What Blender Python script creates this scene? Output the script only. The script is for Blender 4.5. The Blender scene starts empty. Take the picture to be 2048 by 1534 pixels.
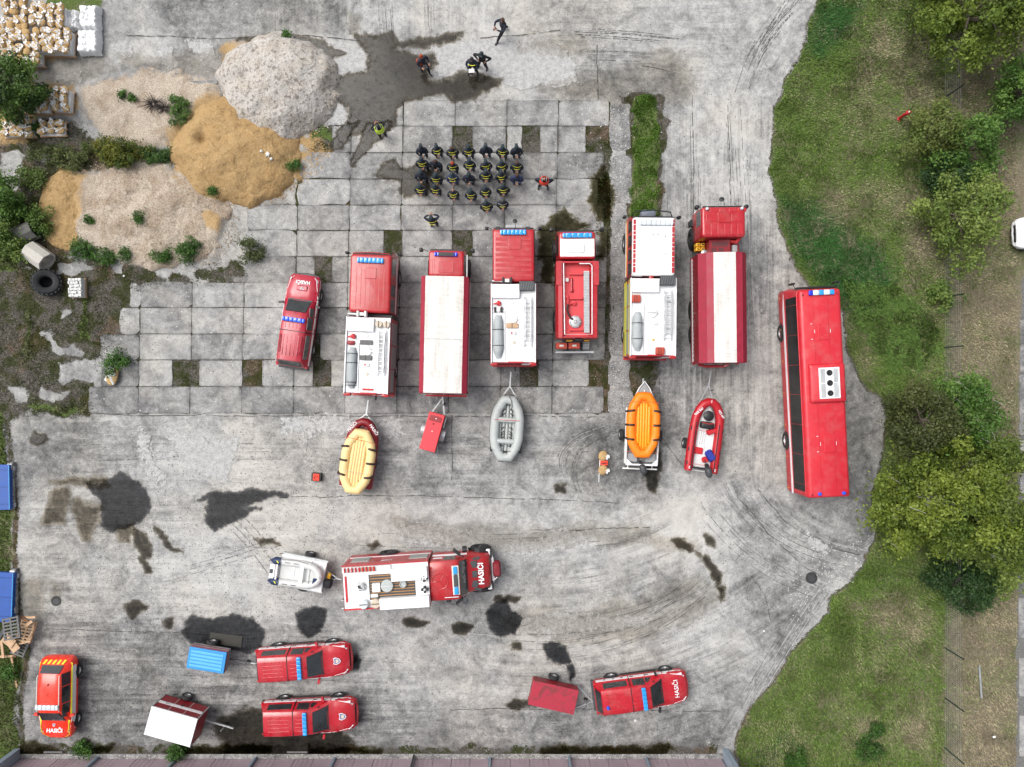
import bpy, math, random
import numpy as np
from mathutils import Vector, Matrix
random.seed(7)
rng = np.random.default_rng(7)
PI = math.pi
R = math.radians
# ------------------------------------------------------------------ camera, light
scene = bpy.context.scene
CAM_H = 41.7          # drone height in metres
FPX = 1418.0          # focal length in photograph pixels
CX, CY = 1024.0, 767.0
cam_d = bpy.data.cameras.new('camera')
cam_d.sensor_width = 36.0
cam_d.lens = 36.0 * FPX / 2048.0
cam_d.clip_end = 2000.0
cam = bpy.data.objects.new('camera', cam_d)
cam.location = (0, 0, CAM_H)
scene.collection.objects.link(cam)
scene.camera = cam
world = bpy.data.worlds.new('World')
scene.world = world
world.use_nodes = True
wn = world.node_tree.nodes
wl = world.node_tree.links
sky = wn.new('ShaderNodeTexSky')
sky.sky_type = 'NISHITA'
sky.sun_disc = False
SUN_EL, SUN_AZ = R(58), R(300)
sky.sun_elevation = SUN_EL
sky.sun_rotation = SUN_AZ
sky.air_density = 1.0
sky.dust_density = 6.0
sky.ozone_density = 1.0
hs = wn.new('ShaderNodeHueSaturation')
hs.inputs['Saturation'].default_value = 0.35
wl.new(sky.outputs[0], hs.inputs['Color'])
wl.new(hs.outputs[0], wn['Background'].inputs['Color'])
wn['Background'].inputs['Strength'].default_value = 0.15
sun_d = bpy.data.lights.new('sun', 'SUN')
sun_d.energy = 1.5
sun_d.angle = R(40)
sun_d.color = (1.0, 0.97, 0.93)
sun = bpy.data.objects.new('sun', sun_d)
# the sun stands at azimuth SUN_AZ (clockwise from +Y) and elevation SUN_EL
sdir = Vector((math.sin(SUN_AZ) * math.cos(SUN_EL), math.cos(SUN_AZ) * math.cos(SUN_EL), math.sin(SUN_EL)))
sun.rotation_euler = sdir.to_track_quat('Z', 'Y').to_euler()
sun.location = sdir * 60
scene.collection.objects.link(sun)
vs = scene.view_settings
vs.view_transform = 'Standard'
vs.look = 'None'
vs.exposure = 0.25
vs.gamma = 1.0
vs.use_curve_mapping = False
# ------------------------------------------------------------------ helpers
COL = scene.collection
def W(px, py, h=0.0):
 s = (CAM_H - h) / FPX
 return ((px - CX) * s, (CY - py) * s)
def tag(o, label=None, cat=None, group=None, kind=None):
 if label: o['label'] = label
 if cat: o['category'] = cat
 if group: o['group'] = group
 if kind: o['kind'] = kind
 return o
def thing(name, label, cat, loc=(0, 0, 0), rz=0.0, group=None):
 o = bpy.data.objects.new(name, None)
 o.empty_display_size = 0.3
 COL.objects.link(o)
 o.location = (loc[0], loc[1], loc[2] if len(loc) > 2 else 0.0)
 o.rotation_euler = (0, 0, R(rz))
 return tag(o, label, cat, group)
def copy_tree(o, parent=None):
 c = o.copy()
 COL.objects.link(c)
 c.parent = parent
 for ch in o.children:
  copy_tree(ch, c)
 return c
def rrect(x0, x1, y0, y1, r, n=3):
 r = max(1e-4, min(r, (x1 - x0) / 2 - 1e-4, (y1 - y0) / 2 - 1e-4))
 pts = []
 for cx, cy, a0 in ((x1 - r, y1 - r, 0), (x0 + r, y1 - r, 90), (x0 + r, y0 + r, 180), (x1 - r, y0 + r, 270)):
  for k in range(n + 1):
   a = R(a0 + 90 * k / n)
   pts.append((cx + r * math.cos(a), cy + r * math.sin(a)))
 return pts
class MB:
 def __init__(s):
  s.v = []; s.f = []
 def add(s, verts, faces):
  b = len(s.v)
  s.v += [tuple(p) for p in verts]
  s.f += [tuple(i + b for i in f) for f in faces]
  return s
 def box(s, x0, x1, y0, y1, z0, z1):
  return s.add([(x0, y0, z0), (x1, y0, z0), (x1, y1, z0), (x0, y1, z0), (x0, y0, z1), (x1, y0, z1), (x1, y1, z1), (x0, y1, z1)],
      [(0, 3, 2, 1), (4, 5, 6, 7), (0, 1, 5, 4), (1, 2, 6, 5), (2, 3, 7, 6), (3, 0, 4, 7)])
 def obox(s, c, d, sx, sy, sz):
  # box centred at c whose long axis (sy) runs along direction d (in the xy plane, or 3D)
  y = Vector(d).normalized(); up = Vector((0, 0, 1))
  if abs(y.z) > .95: up = Vector((1, 0, 0))
  x = y.cross(up).normalized(); z = x.cross(y).normalized(); c = Vector(c)
  vs_ = []
  for dz in (-1, 1):
   for dx, dy in ((-1, -1), (1, -1), (1, 1), (-1, 1)):
    vs_.append(c + x * dx * sx / 2 + y * dy * sy / 2 + z * dz * sz / 2)
  return s.add(vs_, [(0, 3, 2, 1), (4, 5, 6, 7), (0, 1, 5, 4), (1, 2, 6, 5), (2, 3, 7, 6), (3, 0, 4, 7)])
 def loft(s, rings, cap=True, closed=True):
  n = len(rings[0]); b = len(s.v)
  for r_ in rings: s.v += [tuple(p) for p in r_]
  m = n if closed else n - 1
  for i in range(len(rings) - 1):
   for j in range(m):
    a = b + i * n + j; c = b + i * n + (j + 1) % n
    s.f.append((a, c, c + n, a + n))
  if cap:
   s.f.append(tuple(b + j for j in range(n))[::-1])
   s.f.append(tuple(b + (len(rings) - 1) * n + j for j in range(n)))
  return s
 def rbox(s, x0, x1, y0, y1, z0, z1, r=.05, c=.03, n=2):
  rings = [[(x, y, z0) for x, y in rrect(x0, x1, y0, y1, r, n)],
     [(x, y, z1 - c) for x, y in rrect(x0, x1, y0, y1, r, n)],
     [(x, y, z1 - c * .3) for x, y in rrect(x0 + c * .3, x1 - c * .3, y0 + c * .3, y1 - c * .3, r, n)],
     [(x, y, z1) for x, y in rrect(x0 + c, x1 - c, y0 + c, y1 - c, r, n)]]
  return s.loft(rings)
 def stack(s, prof, n=3):
  # prof: list of (z, x0, x1, y0, y1, r)
  return s.loft([[(x, y, p[0]) for x, y in rrect(p[1], p[2], p[3], p[4], p[5], n)] for p in prof])
 def cyl(s, p0, p1, r, n=12, r2=None, cap=True):
  p0 = Vector(p0); p1 = Vector(p1); d = (p1 - p0).normalized()
  up = Vector((0, 0, 1)) if abs(d.z) < .9 else Vector((1, 0, 0))
  x = d.cross(up).normalized(); y = d.cross(x).normalized() * -1
  r2 = r if r2 is None else r2
  rings = [[p + (x * math.cos(2 * PI * k / n) + y * math.sin(2 * PI * k / n)) * q for k in range(n)] for p, q in ((p0, r), (p1, r2))]
  return s.loft(rings, cap)
 def revolve(s, c, axis, prof, n=20):
  # prof: list of (along axis, radius)
  d = Vector(axis).normalized(); c = Vector(c)
  up = Vector((0, 0, 1)) if abs(d.z) < .9 else Vector((1, 0, 0))
  x = d.cross(up).normalized(); y = d.cross(x).normalized() * -1
  rings = [[c + d * a + (x * math.cos(2 * PI * k / n) + y * math.sin(2 * PI * k / n)) * max(q, 1e-4) for k in range(n)] for a, q in prof]
  return s.loft(rings, True)
 def tube(s, path, r, n=6, closed=False, rs=None):
  path = [Vector(p) for p in path]; m = len(path); rings = []
  px = None
  for i, p in enumerate(path):
   if closed: d = (path[(i + 1) % m] - path[i - 1]).normalized()
   else: d = (path[min(i + 1, m - 1)] - path[max(i - 1, 0)]).normalized()
   up = Vector((0, 0, 1)) if abs(d.z) < .9 else Vector((1, 0, 0))
   x = d.cross(up).normalized()
   y = x.cross(d).normalized()
   q = rs[i] if rs else r
   rings.append([p + (x * math.cos(2 * PI * k / n) + y * math.sin(2 * PI * k / n)) * q for k in range(n)])
  if closed:
   rings.append(rings[0]); return s.loft(rings, False)
  return s.loft(rings, True)
 def plate(s, pts, t):
  # n-gon of 3D points thickened along its normal (outward = right hand rule)
  P = [Vector(p) for p in pts]; nrm = Vector((0, 0, 0))
  for i in range(len(P)):
   a = P[i]; b = P[(i + 1) % len(P)]
   nrm += Vector(((a.y - b.y) * (a.z + b.z), (a.z - b.z) * (a.x + b.x), (a.x - b.x) * (a.y + b.y)))
  nrm.normalize(); b = len(s.v); n = len(P)
  s.v += [tuple(p - nrm * t * .3) for p in P] + [tuple(p + nrm * t) for p in P]
  s.f.append(tuple(b + i for i in range(n))[::-1]); s.f.append(tuple(b + n + i for i in range(n)))
  for i in range(n):
   j = (i + 1) % n
   s.f.append((b + i, b + j, b + n + j, b + n + i))
  return s
 def mesh(s, name, mat=None, smooth=False):
  me = bpy.data.meshes.new(name)
  me.from_pydata(s.v, [], s.f)
  me.update()
  if mat:
   for m in (mat if isinstance(mat, (list, tuple)) else [mat]): me.materials.append(m)
  if smooth:
   me.polygons.foreach_set('use_smooth', [True] * len(me.polygons))
   me.set_sharp_from_angle(angle=R(smooth if smooth is not True else 40))
  return me
 def build(s, name, mat, parent=None, smooth=False, label=None):
  me = s.mesh(name, mat, smooth)
  o = bpy.data.objects.new(name, me)
  COL.objects.link(o)
  o.parent = parent
  if label: o['label'] = label
  return o
def inst(name, me, parent=None, loc=(0, 0, 0), rot=(0, 0, 0), sc=(1, 1, 1)):
 o = bpy.data.objects.new(name, me)
 COL.objects.link(o); o.parent = parent
 o.location = loc; o.rotation_euler = rot; o.scale = sc
 return o
def text_obj(s, size, mat, parent, loc, rot=(0, 0, 0), name='lettering', bold=0.0, sx=1.0):
 cu = bpy.data.curves.new('txt', 'FONT')
 cu.body = s; cu.size = size; cu.extrude = .004; cu.offset = bold
 cu.align_x = 'CENTER'; cu.align_y = 'CENTER'; cu.resolution_u = 2
 to = bpy.data.objects.new('txt', cu); COL.objects.link(to)
 dg = bpy.context.evaluated_depsgraph_get()
 me = bpy.data.meshes.new_from_object(to.evaluated_get(dg))
 bpy.data.objects.remove(to)
 me.materials.clear(); me.materials.append(mat)
 return inst(name, me, parent, loc, rot, (sx, 1, 1))
# ------------------------------------------------------------------ materials
class NT:
 """tiny helper round a node tree"""
 def __init__(s, name):
  s.m = bpy.data.materials.new(name); s.m.use_nodes = True
  s.t = s.m.node_tree; s.t.nodes.clear()
  s.out = s.t.nodes.new('ShaderNodeOutputMaterial')
 def n(s, typ, **kw):
  nd = s.t.nodes.new(typ)
  for k, v in kw.items(): setattr(nd, k, v)
  return nd
 def set(s, sock, v):
  if v is None: return
  if isinstance(v, bpy.types.NodeSocket): s.t.links.new(v, sock)
  else: sock.default_value = v
 def math(s, op, a, b=None, c=None, clamp=False):
  nd = s.n('ShaderNodeMath', operation=op); nd.use_clamp = clamp
  s.set(nd.inputs[0], a); s.set(nd.inputs[1], b); s.set(nd.inputs[2], c)
  return nd.outputs[0]
 def mix(s, f, a, b, blend='MIX'):
  nd = s.n('ShaderNodeMix', data_type='RGBA', blend_type=blend)
  s.set(nd.inputs[0], f); s.set(nd.inputs[6], a); s.set(nd.inputs[7], b)
  return nd.outputs[2]
 def pos(s): return s.n('ShaderNodeNewGeometry').outputs['Position']
 def obj(s): return s.n('ShaderNodeTexCoord').outputs['Object']
 def scale(s, vec, sx, sy, sz=1.0, off=(0, 0, 0)):
  nd = s.n('ShaderNodeMapping'); s.set(nd.inputs[0], vec)
  nd.inputs['Scale'].default_value = (sx, sy, sz); nd.inputs['Location'].default_value = off
  return nd.outputs[0]
 def noise(s, vec, sc, detail=3.0, rough=.55, dist=0.0):
  nd = s.n('ShaderNodeTexNoise'); s.set(nd.inputs['Vector'], vec)
  nd.inputs['Scale'].default_value = sc; nd.inputs['Detail'].default_value = detail
  nd.inputs['Roughness'].default_value = rough; nd.inputs['Distortion'].default_value = dist
  return nd.outputs['Fac']
 def voro(s, vec, sc, feature='F1'):
  nd = s.n('ShaderNodeTexVoronoi', feature=feature); s.set(nd.inputs['Vector'], vec)
  nd.inputs['Scale'].default_value = sc
  return nd
 def map(s, v, a, b, c=0.0, d=1.0, smooth=False):
  nd = s.n('ShaderNodeMapRange'); nd.interpolation_type = 'SMOOTHSTEP' if smooth else 'LINEAR'
  s.set(nd.inputs[0], v); s.set(nd.inputs[1], a); s.set(nd.inputs[2], b); s.set(nd.inputs[3], c); s.set(nd.inputs[4], d)
  return nd.outputs[0]
 def ramp(s, v, stops):
  nd = s.n('ShaderNodeValToRGB'); s.set(nd.inputs[0], v)
  e = nd.color_ramp.elements
  while len(e) < len(stops): e.new(.5)
  for k, (p, c) in enumerate(stops):
   e[k].position = p; e[k].color = (c[0], c[1], c[2], 1)
  return nd.outputs[0]
 def attr(s, name):
  nd = s.n('ShaderNodeAttribute', attribute_name=name)
  return nd
 def bsdf(s, col, rough=.6, metal=0.0, coat=0.0, spec=.5, **kw):
  nd = s.n('ShaderNodeBsdfPrincipled')
  s.set(nd.inputs['Base Color'], col); s.set(nd.inputs['Roughness'], rough)
  s.set(nd.inputs['Metallic'], metal); s.set(nd.inputs['Coat Weight'], coat)
  nd.inputs['Coat Roughness'].default_value = .08
  nd.inputs['Specular IOR Level'].default_value = spec
  return nd
 def bump(s, h, strength=.3, dist=.02):
  nd = s.n('ShaderNodeBump'); s.set(nd.inputs['Height'], h)
  nd.inputs['Strength'].default_value = strength; nd.inputs['Distance'].default_value = dist
  return nd.outputs[0]
 def done(s, sh):
  s.t.links.new(sh, s.out.inputs[0]); return s.m
def c4(c): return (c[0], c[1], c[2], 1.0)
def mat(name, col, rough=.6, metal=0.0, coat=0.0, dirt=.12, dsc=3.0, spec=.5, bumpy=0.0, grain=30.0):
 m = NT(name); o = m.obj()
 n1 = m.noise(o, dsc, 5, .6); n2 = m.noise(o, grain, 2, .5)
 f = m.map(m.math('ADD', m.math('MULTIPLY', n1, .7), m.math('MULTIPLY', n2, .3)), .3, .7)
 dark = tuple(x * (1 - dirt) * .95 + .01 * dirt for x in col); lite = tuple(min(1, x * (1 + dirt * .6) + .008 * dirt) for x in col)
 cc = m.mix(f, c4(dark), c4(lite))
 if 'paint' in name: cc = m.mix(m.map(m.noise(m.pos(), 1.7, 5, .7), .48, .75, 0, .16), cc, (.34, .31, .28, 1))
 b = m.bsdf(cc, m.map(n1, .3, .7, max(0.02, rough - .08), min(1, rough + .1)), metal, coat, spec)
 if bumpy: m.set(b.inputs['Normal'], m.bump(n1, bumpy, .03))
 return m.done(b.outputs[0])
M = {}
M['red'] = mat('red_paint', (.42, .009, .018), .34, coat=.35, dirt=.10)
M['red2'] = mat('signal_red_paint', (.40, .007, .012), .34, coat=.35, dirt=.10)
M['crimson'] = mat('crimson_paint', (.40, .008, .030), .30, coat=.4, dirt=.10)
M['pickred'] = mat('pickup_red_paint', (.44, .007, .018), .28, coat=.5, dirt=.08)
M['neon'] = mat('bright_orange_red_paint', (.95, .035, .012), .3, coat=.3, dirt=.06)
M['busred'] = mat('coach_red_paint', (.54, .016, .030), .42, coat=.1, dirt=.07, dsc=1.2)
M['palered'] = mat('faded_red_lid', (.62, .05, .06), .5, dirt=.10)
M['maroon'] = mat('maroon_tarpaulin', (.30, .012, .035), .55, dirt=.2, bumpy=.15)
M['maroon2'] = mat('maroon_painted_sheet', (.24, .008, .016), .45, dirt=.25)
M['white'] = mat('white_paint', (.84, .85, .86), .4, coat=.1, dirt=.05)
M['offwhite'] = mat('worn_white_sheet', (.70, .70, .68), .55, dirt=.12)
M['grey'] = mat('grey_paint', (.30, .31, .32), .5)
M['lgrey'] = mat('light_grey_rubber', (.42, .45, .44), .55, dirt=.12)
M['dgrey'] = mat('dark_grey_plastic', (.05, .055, .06), .5)
M['black'] = mat('black_plastic', (.012, .012, .014), .45)
M['rubber'] = mat('tyre_rubber', (.018, .019, .021), .75)
M['alu'] = mat('brushed_aluminium', (.62, .63, .64), .38, metal=.85, dirt=.1)
M['shutter'] = mat('grey_roller_shutter', (.36, .38, .37), .45, metal=.4, dirt=.1)
M['galv'] = mat('galvanised_steel', (.50, .52, .53), .45, metal=.7, dirt=.2)
M['rim'] = mat('wheel_rim', (.35, .35, .36), .4, metal=.6)
M['glass'] = mat('dark_window_glass', (.022, .028, .032), .10, coat=.3, dirt=.9, dsc=1.6, spec=.8)  # strong mottling paints a cloudy sky reflection into the glass colour
M['bglass'] = mat('tinted_coach_glass', (.004, .005, .006), .15, dirt=.3, spec=.3)
M['blue'] = mat('blue_beacon_lens', (.02, .30, .72), .15, coat=.5)
M['dblue'] = mat('deep_blue_beacon_lens', (.008, .03, .55), .15, coat=.5)
M['pblue'] = mat('bright_blue_beacon', (.01, .10, .75), .2, coat=.5)
M['clear'] = mat('clear_beacon_lens', (.60, .66, .70), .12, coat=.5)
M['yellow'] = mat('reflective_yellow', (.75, .72, .03), .45, dirt=.05)
M['gold'] = mat('golden_yellow', (.80, .42, .02), .5)
M['orange'] = mat('orange_raft_rubber', (.90, .22, .005), .5, dirt=.06)
M['orange2'] = mat('orange_floor_rubber', (.92, .32, .005), .5, dirt=.06)
M['cream'] = mat('pale_yellow_rubber', (.84, .62, .29), .55, dirt=.08)
M['brown'] = mat('dark_brown_handle', (.03, .014, .010), .5)
M['navyc'] = mat('navy_rubber', (.012, .03, .09), .5)
M['bluebag'] = mat('royal_blue_cover', (.012, .03, .28), .6, bumpy=.4)
M['lidblue'] = mat('bright_blue_lid', (.03, .27, .62), .4, dirt=.06)
M['contblue'] = mat('blue_container_steel', (.006, .07, .33), .45, dirt=.15)
M['wood'] = mat('pale_timber', (.50, .33, .20), .75, dirt=.25, dsc=6)
M['woodgrey'] = mat('weathered_grey_timber', (.14, .14, .14), .85, dirt=.3, dsc=6)
M['strap'] = mat('orange_strap', (.70, .14, .03), .7)
M['redstrap'] = mat('red_strap', (.60, .03, .03), .7)
M['cover'] = mat('grey_canvas_cover', (.36, .39, .40), .7, dirt=.15, bumpy=.5)
M['hose'] = mat('red_hose_roll', (.42, .06, .035), .7)
M['tan'] = mat('tan_drum', (.56, .48, .38), .6)
M['treadbrown'] = mat('grip_floor_orange', (.50, .24, .07), .7)
M['concpipe'] = mat('precast_concrete', (.48, .46, .42), .9, dirt=.15)
M['concdark'] = mat('weathered_precast_concrete', (.13, .13, .12), .9, dirt=.35)
M['whiteblock'] = mat('white_stone_block', (.62, .63, .62), .85, dirt=.12)
M['iron'] = mat('cast_iron', (.055, .055, .058), .6, metal=.3, dirt=.3)
M['skin'] = mat('skin', (.42, .22, .15), .6, dirt=.05)
M['navy'] = mat('navy_uniform', (.010, .015, .030), .8, dirt=.3, dsc=6)
M['navy2'] = mat('faded_blue_uniform', (.022, .035, .095), .8, dirt=.3, dsc=6)
M['blackcloth'] = mat('black_cloth', (.008, .009, .013), .8, dirt=.3, dsc=6)
M['hivis'] = mat('hi_vis_yellow', (.62, .85, .06), .7)
M['hired'] = mat('hi_vis_red_orange', (.85, .06, .03), .7)
M['orangehair'] = mat('copper_hair', (.30, .045, .012), .8)
M['brownhair'] = mat('brown_hair', (.06, .03, .018), .8)
M['cap'] = mat('dark_teal_cap', (.010, .022, .030), .7)
M['orangebag'] = mat('orange_bag_fabric', (.40, .06, .02), .75)
M['paper'] = mat('white_paper', (.8, .82, .85), .8, dirt=.02)
M['silvertape'] = mat('silver_reflective_tape', (.62, .64, .58), .5)
M['whitelet'] = mat('white_lettering', (.80, .78, .80), .5, dirt=.03)
M['redlet'] = mat('red_lettering', (.50, .01, .02), .5, dirt=.03)
M['bluegrey'] = mat('pale_blue_grey_steel', (.26, .32, .38), .5, dirt=.15)
M['pinkgrey'] = mat('dusky_pink_door_steel', (.40, .31, .345), .6, dirt=.15, dsc=1.2)
M['greenpost'] = mat('dark_green_steel', (.008, .03, .022), .5)
M['yellowpart'] = mat('yellow_wheel_chock', (.80, .45, .01), .5)
M['bark'] = mat('grey_brown_bark', (.14, .115, .09), .9, dirt=.4, dsc=8)
M['birch'] = mat('white_birch_bark', (.50, .49, .45), .8, dirt=.4, dsc=8)
def sand_mat(name, a, b, c, sc=9.0):
 m = NT(name); p = m.pos()
 n1 = m.noise(p, .8, 5, .6); n2 = m.noise(p, sc, 4, .65); n3 = m.noise(p, 45, 2, .6)
 col = m.mix(m.map(n1, .35, .65), c4(a), c4(b))
 col = m.mix(m.map(n2, .50, .62, 0, .75), col, c4(c))
 col = m.mix(m.map(n3, .35, .7, .0, .5), col, c4(tuple(min(1, x * 1.35) for x in a)))
 bs = m.bsdf(col, .95, spec=.2)
 h = m.math('ADD', m.math('MULTIPLY', n2, 1.0), m.math('MULTIPLY', n3, .35))
 m.set(bs.inputs['Normal'], m.bump(h, .8, .06))
 return m.done(bs.outputs[0])
# ------------------------------------------------------------------ ground
def sdf(poly, X, Y, pad=40):
 """signed distance (inside positive) in photograph pixels on the ground plane"""
 P = np.array(poly, float); out = np.full(X.shape, -1e3)
 x0, y0 = P.min(0) - pad; x1, y1 = P.max(0) + pad
 sel = (X > x0) & (X < x1) & (Y > y0) & (Y < y1)
 if not sel.any(): return out
 x = X[sel]; y = Y[sel]
 d = np.full(x.shape, 1e9); inside = np.zeros(x.shape, bool)
 for i in range(len(P)):
  ax, ay = P[i]; bx, by = P[(i + 1) % len(P)]
  ex, ey = bx - ax, by - ay; L = ex * ex + ey * ey + 1e-9
  t = np.clip(((x - ax) * ex + (y - ay) * ey) / L, 0, 1)
  d = np.minimum(d, np.hypot(x - ax - t * ex, y - ay - t * ey))
  c = ((ay > y) != (by > y)); xx = ax + (y - ay) * ex / (ey if abs(ey) > 1e-9 else 1e-9)
  inside ^= c & (x < xx)
 out[sel] = np.where(inside, d, -d)
 return out
def wmask(poly, X, Y, fall=14, pad=40):
 return np.clip(.5 + sdf(poly, X, Y, pad) / (2 * fall), 0, 1)
def vnoise(X, Y, cell, seed):
 """smooth value noise, cell in pixels, range 0..1"""
 r_ = np.random.default_rng(seed); T = r_.random((256, 256))
 u = X / cell + 1000.3; v = Y / cell + 1000.7
 i = np.floor(u).astype(int); j = np.floor(v).astype(int)
 fu = u - i; fv = v - j; fu = fu * fu * (3 - 2 * fu); fv = fv * fv * (3 - 2 * fv)
 g = lambda a, b: T[a % 256, b % 256]
 return (g(i, j) * (1 - fu) + g(i + 1, j) * fu) * (1 - fv) + (g(i, j + 1) * (1 - fu) + g(i + 1, j + 1) * fu) * fv
def fbm(X, Y, cell, seed, o=4):
 s_ = 0; a = .5; t = 0
 for k in range(o):
  s_ = s_ + a * vnoise(X, Y, cell / 2 ** k, seed + k * 17); t += a; a *= .55
 return s_ / t
GRASS_R = [(1640, -60), (1640, 0), (1615, 45), (1606, 95), (1590, 130), (1572, 160), (1565, 190), (1552, 215), (1548, 260), (1545, 300), (1540, 345), (1545, 370), (1552, 400), (1560, 450), (1575, 490), (1590, 530), (1618, 572), (1650, 600), (1690, 625), (1694, 700), (1712, 740), (1725, 772), (1768, 795), (1776, 830), (1772, 880), (1762, 930), (1747, 985), (1747, 1035), (1757, 1050), (1750, 1080), (1730, 1110), (1725, 1140), (1700, 1168), (1662, 1195), (1660, 1215), (1640, 1245), (1600, 1285), (1575, 1320), (1550, 1365), (1520, 1395), (1500, 1425), (1480, 1460), (1470, 1490), (1478, 1520), (1478, 1640), (2200, 1640), (2200, -60)]
DRY_R = [(1925, -60), (1900, 110), (1890, 200), (1905, 560), (1892, 700), (1900, 760), (1890, 1000), (1892, 1210), (1888, 1320), (1880, 1640), (2200, 1640), (2200, -60)]
ASPH_R = [(2042, 560), (2040, 700), (2038, 900), (2034, 1200), (2032, 1320), (2034, 1420), (2032, 1640), (2400, 1640), (2400, -60), (2100, -60), (2080, 400)]
LAWN_DARK = [(1560, 400), (1640, 410), (1690, 450), (1760, 500), (1790, 560), (1740, 620), (1700, 640), (1640, 570), (1590, 510), (1565, 460)]
LAWN_DARK2 = [(1640, 0), (1720, 10), (1700, 60), (1640, 110), (1610, 90)]
LAWN_DRY = [[(1740, 60), (1880, 70), (1900, 240), (1840, 300), (1790, 230), (1720, 170)], [(1660, 390), (1740, 400), (1760, 470), (1700, 460)], [(1780, 380), (1880, 380), (1890, 620), (1840, 700), (1800, 560)], [(1700, 640), (1760, 660), (1750, 770), (1700, 720)], [(1700, 1200), (1860, 1230), (1860, 1300), (1780, 1290)], [(1640, 1400), (1860, 1380), (1860, 1520), (1680, 1480)]]
MOSS_L = [(-60, 470), (60, 540), (130, 505), (250, 530), (380, 545), (480, 525), (500, 560), (385, 562), (300, 568), (262, 590), (240, 620), (222, 680), (200, 722), (190, 770), (185, 832), (70, 828), (20, 835), (-60, 830)]
REM = [[(118, 520), (170, 518), (188, 540), (160, 545), (140, 556), (118, 550)], [(215, 535), (245, 535), (245, 548), (222, 550)], [(305, 535), (335, 540), (330, 560), (310, 552)], [(355, 530), (383, 530), (383, 560), (360, 548)], [(125, 612), (148, 615), (130, 632), (118, 640)], [(80, 665), (104, 668), (105, 682), (145, 690), (160, 708), (155, 718), (130, 704), (98, 702)], [(112, 722), (205, 720), (212, 770), (120, 765)], [(75, 775), (140, 782), (130, 792), (105, 808), (80, 800)], [(20, 775), (50, 780), (55, 810), (30, 806)], [(0, 305), (40, 300), (42, 370), (12, 380), (5, 340)], [(75, 310), (100, 312), (92, 330), (78, 328)]]
SOIL_L = [(-60, 60), (60, 100), (60, 240), (150, 250), (190, 285), (330, 300), (345, 340), (200, 340), (120, 350), (95, 400), (110, 460), (150, 500), (60, 540), (-60, 500)]
BEIGE1 = [(165, 175), (240, 150), (330, 140), (440, 165), (450, 205), (360, 270), (335, 300), (270, 300), (205, 275), (180, 240), (165, 215)]
BEIGE2 = [(135, 345), (230, 335), (300, 322), (350, 345), (420, 380), (452, 440), (430, 500), (330, 522), (240, 520), (180, 500), (150, 460)]
ORANGE = [[(92, 375), (115, 340), (175, 345), (170, 400), (160, 470), (135, 485), (105, 445), (88, 405)], [(80, 108), (140, 100), (155, 95), (140, 118), (85, 135)], [(60, 170), (148, 175), (156, 210), (135, 232), (60, 235)], [(-20, 225), (70, 250), (60, 282), (-20, 280)], [(345, 255), (420, 190), (600, 250), (640, 285), (610, 340), (560, 385), (430, 400), (345, 350)], [(395, 420), (440, 425), (440, 455), (405, 450)], [(435, 90), (560, 75), (560, 100), (440, 130)], [(590, 300), (690, 300), (640, 312), (600, 345)]]
GRSTRIP = [(1268, 192), (1305, 190), (1312, 230), (1322, 300), (1312, 340), (1314, 430), (1310, 500), (1256, 500), (1262, 400), (1266, 300)]
GRSTRIP_SOIL = [(1240, 192), (1275, 188), (1325, 190), (1335, 260), (1330, 330), (1322, 430), (1325, 560), (1310, 800), (1262, 800), (1256, 560), (1250, 300), (1256, 240)]
GREENS_L = [[(620, 250), (660, 255), (665, 285), (625, 285)], [(-60, 380), (40, 385), (30, 540), (-60, 540)], [(160, 560), (172, 560), (178, 680), (160, 680)], [(55, 620), (64, 620), (60, 700), (50, 720)], [(55, 815), (170, 812), (165, 826), (60, 828)], [(-60, 830), (10, 830), (8, 930), (-60, 930)], [(-60, 1010), (14, 1015), (22, 1145), (-60, 1145)], [(-60, 1300), (38, 1310), (34, 1480), (30, 1530), (-60, 1560)]]
LEFT_GRASS = [(-80, 820), (6, 830), (14, 900), (26, 1020), (22, 1100), (30, 1210), (50, 1300), (34, 1400), (38, 1490), (30, 1600), (-80, 1600)]
TOPDARK = [(300, -60), (520, -60), (512, 70), (420, 78), (330, 70), (235, 60), (220, -60)]
WEEDCORNER = [(90, -40), (215, -40), (200, 40), (120, 30), (90, 10)]
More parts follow.
